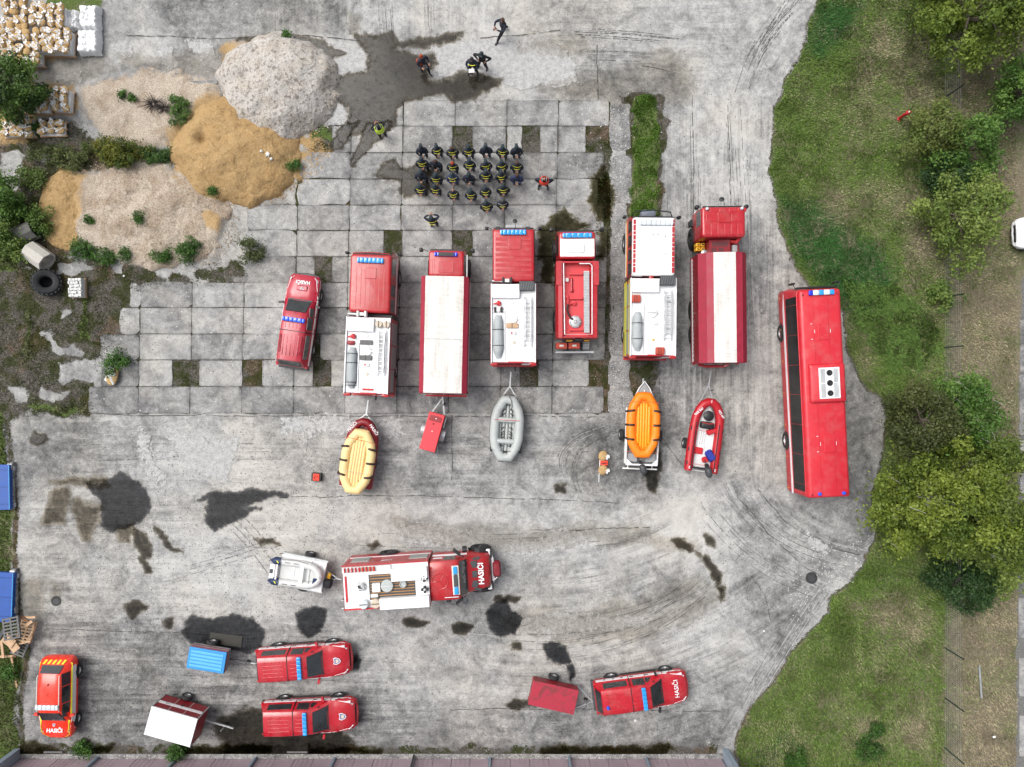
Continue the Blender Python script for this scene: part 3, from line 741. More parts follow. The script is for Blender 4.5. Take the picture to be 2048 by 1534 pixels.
film([[(735, 245), (780, 245), (768, 270), (742, 290), (725, 310), (710, 325), (704, 318), (716, 290)], [(690, 250), (715, 245), (695, 275), (680, 298), (664, 300), (675, 270)], [(712, 300), (722, 308), (706, 335), (700, 325)]], 'damp', 'damp_patch', 'streaky damp run-off marks beside the person in the yellow vest', 5)
film([[(748, 356), (766, 330), (796, 322), (812, 338), (850, 330), (884, 352), (872, 378), (852, 392), (826, 388), (800, 392), (800, 360)], [(800, 358), (870, 350), (880, 384), (810, 396)]], 'damp', 'damp_patch', 'dark damp patch under the left end of the formation')
film([[(1088, 462), (1108, 432), (1132, 418), (1152, 440), (1178, 456), (1150, 466), (1112, 464), (1108, 520), (1104, 572), (1080, 562), (1086, 512)], [(1084, 455), (1100, 455), (1090, 520), (1080, 520)]], 'mossfilm', 'damp_patch', 'blackish wet moss around the nose of the tanker', 6)
film([[(1182, 362), (1206, 332), (1226, 380), (1218, 440), (1200, 440), (1180, 396)], [(1196, 470), (1214, 465), (1216, 510), (1204, 520)]], 'mossfilm', 'moss_patch', 'black moss between the slabs left of the worn slab column', 7)
film([(176, 968), (205, 972), (212, 958), (240, 944), (262, 954), (290, 982), (302, 998), (292, 1030), (280, 1048), (240, 1060), (204, 1052), (205, 1012), (190, 990)], 'puddle', 'puddle', 'roundest black puddle on the left of the yard', 5)
film([[(110, 978), (136, 975), (140, 1000), (128, 1050), (84, 1052), (90, 1020)], [(146, 1000), (204, 1010), (198, 1040), (176, 1082), (164, 1080), (152, 1030)], [(232, 1055), (262, 1052), (262, 1085), (240, 1088)], [(100, 958), (210, 955), (215, 975), (170, 970), (110, 965)]], 'halfdamp', 'damp_patch', 'smeared damp marks left of the round puddle', 7)
film([[(264, 1060), (272, 1058), (300, 1105), (286, 1118), (268, 1080)], [(278, 1062), (290, 1066), (306, 1108), (298, 1112)], [(306, 1055), (316, 1056), (348, 1095), (366, 1105), (352, 1106), (330, 1088)], [(275, 1110), (288, 1115), (305, 1145), (295, 1146)]], 'damp', 'tyre_marks', 'wet tyre marks curving down from the round puddle', 4)
film([(396, 998), (420, 986), (470, 984), (500, 974), (545, 984), (575, 986), (570, 992), (505, 1004), (484, 1012), (522, 1016), (500, 1026), (468, 1040), (450, 1048), (430, 1058), (416, 1046), (412, 1002)], 'puddle', 'puddle', 'long black puddle with a pointed right end', 5)
film([(592, 1230), (610, 1216), (632, 1212), (656, 1218), (652, 1240), (640, 1262), (618, 1276), (600, 1262)], 'puddle', 'puddle', 'small puddle below the white boat trailer', 4)
film([(976, 1224), (990, 1206), (1010, 1198), (1022, 1220), (1040, 1238), (1030, 1266), (1000, 1274), (982, 1262)], 'puddle', 'puddle', 'puddle just ahead of the bonneted fire engine', 4)
film([(904, 1250), (920, 1240), (946, 1254), (932, 1270), (908, 1268)], 'damp', 'damp_patch', 'small oval damp spot below the bonneted engine cab', 4)
film([(800, 1240), (826, 1234), (856, 1246), (840, 1256), (812, 1254)], 'damp', 'damp_patch', 'thin damp smear below the engine body', 4)
film([(985, 1190), (1040, 1196), (1030, 1206), (990, 1202)], 'damp', 'damp_patch', 'narrow damp smear beside the engine bumper', 4)
film([(1086, 1288), (1110, 1282), (1132, 1296), (1142, 1324), (1118, 1330), (1094, 1314)], 'puddle', 'puddle', 'heart shaped puddle above the crimson trailer', 4)
film([(1132, 1332), (1146, 1330), (1150, 1352), (1140, 1362), (1136, 1346)], 'puddle', 'puddle', 'tiny puddle between crimson trailer and pickup', 3)
film([(362, 1262), (384, 1234), (420, 1240), (470, 1230), (505, 1240), (524, 1262), (524, 1300), (500, 1304), (390, 1290)], 'puddle', 'puddle', 'puddle with a drain board behind the blue lidded trailer', 5)
film([[(1342, 1078), (1360, 1072), (1388, 1094), (1380, 1104), (1350, 1092)], [(1392, 1104), (1412, 1112), (1434, 1140), (1444, 1150), (1440, 1168), (1424, 1158), (1410, 1130)], [(1410, 1070), (1425, 1072), (1430, 1096), (1418, 1090)], [(1438, 1170), (1450, 1172), (1446, 1200)]], 'damp', 'damp_patch', 'diagonal chain of damp spots right of the yard centre', 5)
film([(688, 1310), (712, 1308), (722, 1318), (716, 1338), (695, 1340)], 'puddle', 'puddle', 'dark puddle at the nose of the upper pickup', 3)
film([[(250, 1210), (280, 1202), (298, 1214), (280, 1224), (262, 1234)], [(325, 1244), (346, 1238), (342, 1256), (330, 1256)]], 'damp', 'damp_patch', 'two small damp marks left of the blue lidded trailer', 5)
film([[(440, 1440), (500, 1420), (560, 1424), (640, 1446), (700, 1480), (690, 1508), (450, 1508), (440, 1470)], [(500, 1425), (530, 1425), (525, 1500), (470, 1500)]], 'damp', 'damp_patch', 'broad wet stain around the lower pickup', 10)
film([[(40, 1490), (60, 1482), (90, 1494), (120, 1508), (40, 1510)], [(150, 1494), (170, 1480), (230, 1494), (220, 1508), (150, 1508)], [(330, 1500), (480, 1490), (540, 1496), (540, 1510), (330, 1510)], [(620, 1496), (760, 1498), (760, 1508), (620, 1508)], [(1080, 1500), (1110, 1488), (1200, 1496), (1290, 1492), (1340, 1496), (1330, 1510), (1080, 1510)], [(1300, 1494), (1330, 1486), (1342, 1498), (1320, 1500)]], 'mossfilm', 'moss_patch', 'black moss strip along the foot of the garage wall', 6)
film([[(1285, 940), (1318, 905), (1316, 960), (1310, 985), (1296, 970)]], 'damp', 'damp_patch', 'damp trace behind the orange raft trailer', 5)
film([[(735, 1088), (755, 1082), (760, 1090), (740, 1096)], [(505, 1080), (540, 1078), (560, 1086), (520, 1090)], [(1110, 968), (1135, 966), (1130, 985), (1115, 982)], [(1020, 1290), (1040, 1288), (1042, 1300), (1024, 1300)], [(1088, 1405), (1032, 1402), (1010, 1410), (1030, 1418)], [(66, 862), (92, 870), (96, 882), (80, 892), (60, 884)]], 'damp', 'damp_patch', 'scattered small damp and mossy spots on the yard', 5)
film([[(800, 1040), (1000, 1060), (1250, 1050), (1400, 1090), (1250, 1080), (1000, 1090), (820, 1070)], [(1000, 1230), (1200, 1220), (1400, 1150), (1420, 1170), (1230, 1250), (1020, 1260)], [(1100, 1250), (1300, 1230), (1450, 1170), (1440, 1200), (1300, 1270), (1110, 1280)]], 'stain', 'tyre_marks', 'faint broad tyre arcs across the lower yard', 12)
film([[(1340, 100), (1380, 180), (1360, 200), (1180, 205), (1080, 170), (1180, 150)], [(1050, 60), (1170, 80), (1180, 100), (1040, 90)]], 'stain', 'tyre_marks', 'faint grey scuffs above the grass strip', 14)
film([[(690, 20), (720, 40), (722, 66), (706, 64)], [(60, 1155), (88, 1160), (86, 1240), (42, 1225), (40, 1170)], [(100, 1165), (126, 1165), (120, 1190), (106, 1190)]], 'stain', 'grime_stain', 'grimy silt patches near the pallets and upper yard', 6)
film([[(235, 105), (300, 118), (390, 110), (450, 90), (470, 110), (445, 155), (400, 160), (330, 140), (280, 140), (240, 130)]], 'stain', 'grime_stain', 'olive silt stain left of the gravel pile', 8)
film([[(40, 130), (140, 100), (200, 105), (230, 140), (160, 170), (120, 180), (60, 175)]], 'stain', 'grime_stain', 'grey silt between the stacks of sandbags', 10)
film([[(470, 80), (560, 68), (640, 80), (690, 110), (660, 120), (600, 90), (520, 85)]], 'damp', 'damp_patch', 'dark seam along the top edge of the gravel pile', 4)
# worn linear cracks and cast joints in the yard
def crack_ribbons():
 mb = MB()
 L = [[(510, 74), (420, 78), (340, 72), (250, 70)], [(540, 66), (640, 74), (720, 82)], [(960, 76), (1060, 70), (1120, 60)], [(1194, 130), (1196, 200)], [(1195, 90), (1192, 130)],
   [(560, 995), (700, 990), (900, 992), (1100, 1000), (1240, 1006)], [(1320, 870), (1380, 950)], [(1320, 600), (1322, 820)], [(1384, 195), (1382, 480), (1380, 700)], [(1455, 210), (1462, 420)],
   [(1480, 1000), (1536, 1070), (1600, 1130), (1650, 1160)], [(1516, 980), (1570, 1045), (1640, 1088), (1720, 1110)], [(1500, 1150), (1530, 1190), (1540, 1240)], [(1160, 900), (1190, 880), (1240, 862)], [(1060, 1060), (1300, 1055)],
   [(60, 1260), (300, 1262), (500, 1270)], [(190, 828), (500, 830), (830, 832), (1210, 834)], [(700, 830), (702, 990)], [(905, 830), (903, 960)], [(520, 1350), (520, 1290)], [(900, 1420), (1300, 1424), (1440, 1422)]]
 for k, pl in enumerate(L):
  pts = []
  for (ax, ay), (bx, by) in zip(pl[:-1], pl[1:]):
   n = max(2, int(math.hypot(bx - ax, by - ay) / 7))
   for t in range(n): pts.append((ax + (bx - ax) * t / n, ay + (by - ay) * t / n))
  pts.append(pl[-1])
  a = np.array(pts) ; j = np.cumsum(rng.normal(0, .5, (len(a), 2)), 0); j -= np.linspace(0, 1, len(a))[:, None] * j[-1]
  a = a + j
  for i in range(len(a) - 1):
   if rng.random() < .12: continue
   d = a[i + 1] - a[i]; nrm = np.array([-d[1], d[0]]) / (np.hypot(*d) + 1e-6) * rng.uniform(.25, .75)
   q = [W(*(a[i] + nrm)), W(*(a[i + 1] + nrm)), W(*(a[i + 1] - nrm)), W(*(a[i] - nrm))]
   z = .009
   mb.add([(x, y, z) for x, y in q], [(0, 1, 2, 3)])
 o = mb.build('concrete_cracks', mat('crack_dirt', (.06, .057, .05), .95, dirt=.5), None)
 tag(o, 'thin dirt filled cracks and joints across the cast concrete', kind='stuff')
crack_ribbons()
def line_bundle(arcs, name, label, col):
 mb = MB()
 for (pl, n, gap, wd) in arcs:
  P = np.array(pl, float); t = np.linspace(0, 1, 60); k = len(P) - 1
  # smooth curve through the points (Bezier of their polygon)
  C = sum(math.comb(k, i) * (t ** i * (1 - t) ** (k - i))[:, None] * P[i] for i in range(k + 1))
  T = np.gradient(C, axis=0); N = np.stack([-T[:, 1], T[:, 0]], -1) / np.hypot(T[:, 0], T[:, 1])[:, None]
  for q in range(n):
   o = (q - (n - 1) / 2) * gap + rng.uniform(-.3, .3) * gap; wob = np.cumsum(rng.normal(0, .10, 60)); a0, a1 = sorted(rng.uniform(0, 1, 2)); a0 *= .5; a1 = .5 + a1 * .5
   L = C + N * (o + wob)[:, None]
   for i in range(59):
    if not a0 <= t[i] <= a1 or rng.random() < .22: continue
    w = wd * rng.uniform(.35, 1)
    mb.add([(*W(*(L[i] + N[i] * w)), .0075), (*W(*(L[i + 1] + N[i + 1] * w)), .0075), (*W(*(L[i + 1] - N[i + 1] * w)), .0075), (*W(*(L[i] - N[i] * w)), .0075)], [(0, 1, 2, 3)])
 tag(mb.build(name, mat(name + '_tone', col, .95, dirt=.4)), label, kind='stuff')
ARC = [([(1500, 130), (1530, 70), (1600, 0)], 7, 4, .7), ([(1480, 200), (1500, 110), (1580, -10)], 4, 9, .6), ([(1440, 960), (1540, 1110), (1720, 1130)], 4, 9, .6), ([(1400, 1000), (1500, 1140), (1640, 1180)], 4, 11, .6), ([(1460, 1480), (1560, 1290), (1650, 1170)], 8, 5, .6),
 ([(1385, 200), (1392, 420), (1380, 700)], 5, 7, .5), ([(1470, 210), (1480, 420), (1500, 720)], 6, 8, .5), ([(1115, 62), (1240, 66), (1370, 82)], 5, 4, .6), ([(1150, 108), (1250, 112), (1320, 114)], 2, 12, .6), ([(1280, 130), (1330, 140), (1380, 150)], 1, 4, .8),
 ([(1000, 1290), (1300, 1330), (1480, 1080)], 6, 10, .5), ([(900, 1250), (1250, 1290), (1440, 1150)], 5, 9, .5), ([(700, 1080), (1000, 1100), (1300, 1060)], 4, 12, .5), ([(300, 1160), (420, 1130), (560, 1080)], 3, 9, .5), ([(1130, 960), (1090, 880), (1240, 850)], 4, 6, .6), ([(1160, 990), (1120, 920), (1200, 860)], 3, 5, .5),
 ([(560, 10), (560, 60), (564, 130)], 3, 12, .4), ([(770, -10), (772, 40), (776, 80)], 5, 7, .5), ([(860, -10), (856, 40), (862, 70)], 4, 6, .5), ([(60, 1320), (500, 1330), (900, 1350)], 4, 14, .4), ([(200, 900), (400, 905), (620, 900)], 3, 14, .4), ([(430, 1010), (500, 1060), (560, 1150)], 4, 12, .5)]
line_bundle(ARC, 'tyre_scratches', 'fine dark scratches and tyre lines following the turning arcs', (.11, .11, .108))
line_bundle([(p, max(1, n - 2), g * 1.13, w * .8) for p, n, g, w in ARC], 'pale_scratches', 'fine pale scratches beside the tyre lines', (.50, .50, .49))
# ------------------------------------------------------------------ vehicle parts
class Fr:
 """a vehicle's frame: turns a photograph pixel at height h into the vehicle's own coordinates"""
 def __init__(s, px, py, h, rz):
  s.o = W(px, py, h); s.rz = R(rz); s.deg = rz
 def __call__(s, px, py, h):
  x, y = W(px, py, h); x -= s.o[0]; y -= s.o[1]
  c, n = math.cos(-s.rz), math.sin(-s.rz)
  return (x * c - y * n, x * n + y * c)
 def root(s, name, label, cat, group=None):
  return thing(name, label, cat, (s.o[0], s.o[1], 0), s.deg, group)
def lerp(a, b, t): return tuple(a[i] + (b[i] - a[i]) * t for i in range(len(a)))
_wheel = {}
def wheel(parent, x, y, r=.38, w=.24, side=1, steer=0.0, rim='rim', z=None):
 """tyre > rim ; side +1 = right hand side of the vehicle"""
 key = (round(r, 2), round(w, 2), rim)
 if key not in _wheel:
  t = MB().revolve((0, 0, 0), (1, 0, 0), [(-w / 2, r * .60), (-w / 2, r * .9), (-w * .36, r), (w * .36, r), (w / 2, r * .9), (w / 2, r * .60), (w * .38, r * .56), (-w * .38, r * .56), (-w / 2, r * .60)], 26).mesh('tyre', M['rubber'], 35)
  q = MB().revolve((0, 0, 0), (1, 0, 0), [(-w * .3, r * .1), (-w * .3, r * .57), (w * .42, r * .58), (w * .40, r * .52), (w * .22, r * .46), (w * .20, r * .22), (w * .40, r * .18), (w * .42, r * .02)], 20)
  for k in range(6):
   a = k * PI / 3
   q.cyl((w * .2, math.cos(a) * r * .34, math.sin(a) * r * .34), (w * .27, math.cos(a) * r * .34, math.sin(a) * r * .34), r * .07, 6)
  _wheel[key] = (t, q.mesh('rim', M[rim], 35))
 t, q = _wheel[key]
 o = inst('wheel', t, parent, (x, y, r if z is None else z), (0, 0, (0 if side > 0 else PI) + R(steer)))
 inst('rim', q, o)
 return o
def lightbar(parent, x, y, z, L, wd=.32, h=.14, lens='blue', n=5, name='light_bar', along='x'):
 base = MB().rbox(-L / 2 + .02, L / 2 - .02, -wd / 2 + .02, wd / 2 - .02, 0, .05, wd * .4, .01, 3).build(name, M['dgrey'], parent)
 base.location = (x, y, z)
 if along == 'y': base.rotation_euler = (0, 0, PI / 2)
 b = MB()
 e = .16
 b.rbox(-L / 2, -L / 2 + e, -wd / 2, wd / 2, .05, h, wd * .45, .04, 4)
 b.rbox(L / 2 - e, L / 2, -wd / 2, wd / 2, .05, h, wd * .45, .04, 4)
 step = (L - 2 * e) / n
 for k in range(n):
  b.rbox(-L / 2 + e + k * step + .004, -L / 2 + e + (k + 1) * step - .004, -wd / 2 + .01, wd / 2 - .01, .05, h + .005, .02, .03, 1)
 b.build('lens', M[lens], base, 30)
 return base
def mirror_arm(parent, x, y, z, side, out=.28, mh=.34, ry=.10):
 b = MB().tube([(x, y, z + .1), (x + side * out * .6, y + .1, z + .14), (x + side * out, y + .08, z + .05)], .02, 5)
 b.rbox(x + side * out - .10, x + side * out + .10, y + .02, y + .02 + ry + .04, z - mh + .05, z + .06, .05, .03, 2)
 return b.build('mirror', M['black'], parent, 35)
def ladder(parent, x0, x1, y0, y1, z, rungs=10, mat_='alu', name='ladder'):
 base = MB().box(x0, x0 + .05, y0, y1, z, z + .09).build(name, M[mat_], parent)
 MB().box(x1 - .05, x1, y0, y1, z, z + .09).build('rail', M[mat_], base)
 r_ = MB().cyl((x0 + .02, 0, z + .05), (x1 - .02, 0, z + .05), .018, 6).mesh('rung', M[mat_])
 for k in range(rungs):
  inst('rung', r_, base, (0, y0 + (k + .5) * (y1 - y0) / rungs, 0))
 return base
def cab(root, xw, y0, y1, ztop, mroof, mbody, zb=.75, glass_rows=1, win_y=None, rake=.30, taper=.07, zbelt=None, crew=False, roofname='cab_roof'):
 """forward control cab: body of stacked rounded rectangles, a windscreen, side windows and a separate roof skin"""
 zbelt = zbelt or ztop - 1.15
 X = xw / 2
 body = MB().stack([(zb, -X + .06, X - .06, y0, y1 - .08, .12), (zb + .12, -X, X, y0, y1, .14), (zbelt, -X, X, y0, y1, .14), (ztop - .22, -X + taper, X - taper, y0, y1 - rake, .14)], 3).build('cab', M[mbody], root, 35)
 t = taper
 rb = MB().stack([(ztop - .22, -X + t, X - t, y0, y1 - rake, .14), (ztop - .07, -X + t + .005, X - t - .005, y0, y1 - rake - .02, .15), (ztop - .02, -X + t + .04, X - t - .04, y0 + .04, y1 - rake - .07, .15), (ztop, -X + t + .12, X - t - .12, y0 + .12, y1 - rake - .16, .15)], 4)
 roof = rb.build(roofname, M[mroof], root, 50)
 za, zc = zbelt + .08, ztop - .30
 fy = lambda z: y1 - rake * (z - zbelt) / (ztop - .22 - zbelt)
 fx = lambda z: X - taper * (z - zbelt) / (ztop - .22 - zbelt)
 MB().plate([(fx(za) - .14, fy(za), za), (-fx(za) + .14, fy(za), za), (-fx(zc) + .14, fy(zc), zc), (fx(zc) - .14, fy(zc), zc)], .012).build('windscreen', M['glass'], root)
 segs = win_y or [(y0 + .25, y1 - .35)]
 for s_ in (-1, 1):
  for a, b in segs:
   p = [(s_ * fx(za), a, za), (s_ * fx(za), b, za), (s_ * fx(zc), b - .08, zc), (s_ * fx(zc), a + .03, zc)]
   if s_ < 0: p = p[::-1]
   MB().plate(p, .012).build('side_window', M['glass'], root)
 # visor and wipers
 MB().rbox(-X + .12, X - .12, y1 - rake - .10, y1 - rake + .10, ztop - .30, ztop - .22, .05, .02, 3).build('sun_visor', M['black'], root)
 MB().tube([(-X + .10, y1 - .12, zb + .25), (-X + .2, y1 + .06, zb + .1), (X - .2, y1 + .06, zb + .1), (X - .10, y1 - .12, zb + .25)], .09, 6).build('bumper', M['white'] if mroof != 'white' else M['red2'], root, 35)
 for s_ in (-1, 1):
  MB().rbox(s_ * (X - .32) - .14, s_ * (X - .32) + .14, y1 - .02, y1 + .06, zb + .2, zb + .42, .03, .01, 2).build('headlight', M['clear'], root)
 return body, roof, X - t, y1 - rake
def grooves(parent, xs, y0, y1, z, mat_, w=.02, h=.012, name='roof_rib'):
 me = MB().rbox(-w, w, 0, y1 - y0, 0, h, .01, .004, 1).mesh(name, mat_)
 for x in xs: inst(name, me, parent, (x, y0, z))
def chassis(root, xw, y0, y1, axles, r=.5, w=.30, rim='rim', dual=True):
 c = MB().box(-.45, -.33, y0, y1, .60, .82).box(.33, .45, y0, y1, .60, .82)
 for a in axles: c.cyl((-xw / 2 + .2, a, r), (xw / 2 - .2, a, r), .09, 8)
 c.build('chassis', M['black'], root)
 for i, a in enumerate(axles):
  for s_ in (-1, 1):
   wheel(root, s_ * (xw / 2 - w / 2 + .02), a, r, w, s_, 0, rim)
   pts = [(r * 1.22 * math.cos(t), r * 1.18 * math.sin(t)) for t in np.linspace(.05, PI - .05, 9)]
   m_ = MB()
   for (ya, za), (yb, zb) in zip(pts[:-1], pts[1:]):
    m_.add([(s_ * (xw / 2 - w - .04), a + ya, r + za), (s_ * (xw / 2 + .01), a + ya, r + za), (s_ * (xw / 2 + .01), a + yb, r + zb), (s_ * (xw / 2 - w - .04), a + yb, r + zb),
      (s_ * (xw / 2 - w - .04), a + ya, r + za + .03), (s_ * (xw / 2 + .01), a + ya, r + za + .03), (s_ * (xw / 2 + .01), a + yb, r + zb + .03), (s_ * (xw / 2 - w - .04), a + yb, r + zb + .03)],
      [(0, 1, 2, 3), (4, 5, 6, 7), (0, 1, 5, 4), (1, 2, 6, 5), (2, 3, 7, 6), (3, 0, 4, 7)])
   m_.build('mudguard', M['black'], root)
def mats_roll(parent, x0, x1, y0, y1, z, straps, mat_='cover', name='covered_hose_bundle'):
 """a canvas covered sausage lying along y with straps round it"""
 n = 14; rings = []; cx = (x0 + x1) / 2; hw = (x1 - x0) / 2
 for k in range(n + 1):
  t = .5 - .5 * math.cos(PI * k / n); y = y0 + (y1 - y0) * t
  e = min(1, 1.25 * math.sin(PI * min(max(t, .03), .97)) ** .34); wob = 1 + .05 * math.sin(9 * t + x0 * 7)
  rings.append([(cx + hw * e * wob * math.cos(a), y, z + .02 + .30 * e * max(0, math.sin(a)) + (.02 * math.sin(a * 3 + t * 20))) for a in np.linspace(0, 2 * PI, 13)[:-1]])
 o = MB().loft(rings).build(name, M[mat_], parent, True)
 for yy in straps:
  MB().tube([(x0 - .03, yy, z + .02), (x0 + .06, yy, z + .26), (cx, yy, z + .36), (x1 - .06, yy, z + .26), (x1 + .03, yy, z + .02)], .018, 5).build('strap', M['black'], o)
 return o
# ------------------------------------------------------------------ pumpers with white equipment roofs
def pumper(name, label, px, rows, xw, h, rz, mroof, mcab='red', seed=0, kind=0):
 """rows: pixel y of cab front, cab rear, body front, body rear (roof level)"""
 yc = (rows[0] + rows[3]) / 2
 fr = Fr(px, yc, h, rz); k = (CAM_H - h) / FPX
 Y = [(yc - r_) * k for r_ in rows]
 root = fr.root(name, label, 'fire engine', 'pumper fire engines with white equipment decks')
 X = xw / 2
 cw = xw - .05
 cy0, cy1 = Y[1], Y[0] + .30
 nwin = [(cy0 + .12, cy0 + .85), (cy0 + .97, cy0 + 1.65), (cy1 - 1.35, cy1 - .40)] if cy1 - cy0 > 2.8 else [(cy0 + .2, cy0 + 1.1), (cy1 - 1.4, cy1 - .4)]
 if kind == 2: nwin = [(cy0 + .12 + .78 * j, cy0 + .78 + .78 * j) for j in range(int((cy1 - cy0 - .3) / .78))]
 body, roof, rx, ry = cab(root, cw, cy0, cy1, h, mroof, mcab, win_y=nwin)
 chassis(root, xw, Y[3] + .1, Y[0], [Y[3] + 1.35, cy1 - 1.25], .50)
 # equipment body
 by0, by1 = Y[3], Y[2]; zb = h - .02
 MB().rbox(-X, X, by0, by1, .62, zb - .10, .03, .01, 1).build('equipment_body', M['redbody'] if 'redbody' in M else M['red'], root)
 deck = MB().rbox(-X + .05, X - .05, by0 + .05, by1 - .02, zb - .10, zb - .03, .03, .01, 1).build('roof_deck', M['white'], root)
 for s_ in (-1, 1):
  MB().rbox(s_ * (X - .03) - .035, s_ * (X - .03) + .035, by0, by1, zb - .10, zb + .10, .02, .02, 1).build('deck_rail', M['alu'] if kind != 2 else M['white'], root)
  # shutters: slats one by one
  n = 3; L = (by1 - by0 - .25) / n
  for q in range(n):
   a = by0 + .12 + q * L; b_ = a + L - .08
   if abs((a + b_) / 2 - (Y[3] + 1.35)) < .7: zlow = 1.30
   else: zlow = .80
   sh = MB().box(s_ * X + (0 if s_ > 0 else -.012), s_ * X + (.012 if s_ > 0 else 0), a, b_, zlow, zb - .25).build('roller_shutter', M['shutter'], root)
   nsl = 10
   me = MB().box(0, .010, a + .02, b_ - .02, 0, (zb - .25 - zlow) / nsl * .8).mesh('slat', M['shutter'])
   for z_ in range(nsl): inst('slat', me, sh, (s_ * (X + .014) - (0 if s_ > 0 else .010), 0, zlow + (z_ + .1) * (zb - .25 - zlow) / nsl))
   MB().box(s_ * (X + .03) - .015, s_ * (X + .03) + .015, a + .1, b_ - .1, zlow + .05, zlow + .09).build('handle', M['black'], sh)
  st = [(zb - .21, zb - .15, 'redlet' if kind != 2 else 'yellow')]
  if kind == 2: st += [(1.9, 2.0, 'yellow'), (1.6, 1.7, 'yellow'), (1.25, 1.35, 'yellow')]
  for a, b_, mm in st:
   MB().box(s_ * (X + .045) - .006, s_ * (X + .045) + .006, by0 + .05, by1 - .05, a, b_).build('side_stripe', M[mm], root)
  if kind == 2:
   for a, b_, mm in [(1.05, 1.2, 'white'), (1.45, 1.58, 'yellow'), (1.62, 1.74, 'neon')]:
    MB().box(s_ * (cw / 2 + .004) - .006, s_ * (cw / 2 + .004) + .006, cy0 + .15, cy1 - .2, a, b_).build('side_stripe', M[mm], root)
   # red strip on the roof edge with a toothed inner border
   tb = MB(); yy = cy0 + .15
   while yy < ry - .25:
    L = random.uniform(.14, .34)
    tb.rbox(*(sorted((s_ * (rx - .03), s_ * (rx - .17)))), yy, yy + L, h - .045, h + .004, .01, .002, 1); yy += L + .03
   tb.build('roof_edge_stripe', M['red2'], root)
  else:
   MB().box(s_ * (cw / 2 + .004) - .006, s_ * (cw / 2 + .004) + .006, cy0 + .1, cy1 - .2, 1.32, 1.62).build('side_stripe', M['white'], root)
 MB().rbox(-X + .02, X - .02, by1 + .01, cy0 - .02, .8, h - .55, .03, .02, 1).build('cab_gap_bulkhead', M['black'], root)
 MB().cyl((-X + .05, by1 + .16, h - .12), (-X + .62, by1 + .14, h - .10), .07, 10).build('exhaust', M['galv'], root, 35)
 # rear bumper, tow hook
 MB().rbox(-X, X, by0 - .16, by0 - .01, .55, .85, .05, .02, 2).build('rear_bumper', M['red2'], root)
 for s_ in (-1, 1):
  MB().rbox(s_ * (X - .16) - .2, s_ * (X - .16) + .2, by0 - .14, by0 + .04, zb - .30, zb - .02, .06, .04, 2).build('rear_corner_light', M['red2'], root, 40)
 MB().box(-.30, .55, by0 + .01, by0 + .08, zb - .02, zb + .06).build('rear_rail', M['redlet'], root)
 MB().obox((0.1, by0 - .25, .6), (0, 1, 0), .10, .3, .1).build('tow_hook', M['black'], root)
 # rear ladder steps
 rl = MB()
 for z_ in np.arange(.9, zb, .3): rl.cyl((X - .75, by0 - .06, z_), (X - .35, by0 - .06, z_), .015, 5)
 rl.cyl((X - .75, by0 - .06, .8), (X - .75, by0 - .06, zb + .1), .018, 5).cyl((X - .35, by0 - .06, .8), (X - .35, by0 - .06, zb + .1), .018, 5)
 rl.build('rear_ladder', M['alu'], root)
 mirror_arm(root, -cw / 2, cy1 - .25, h - .55, -1); mirror_arm(root, cw / 2, cy1 - .25, h - .55, 1)
 return root, fr, dict(X=X, by0=by0, by1=by1, zb=zb, cy0=cy0, cy1=cy1, h=h, rx=rx, ry=ry, cw=cw)
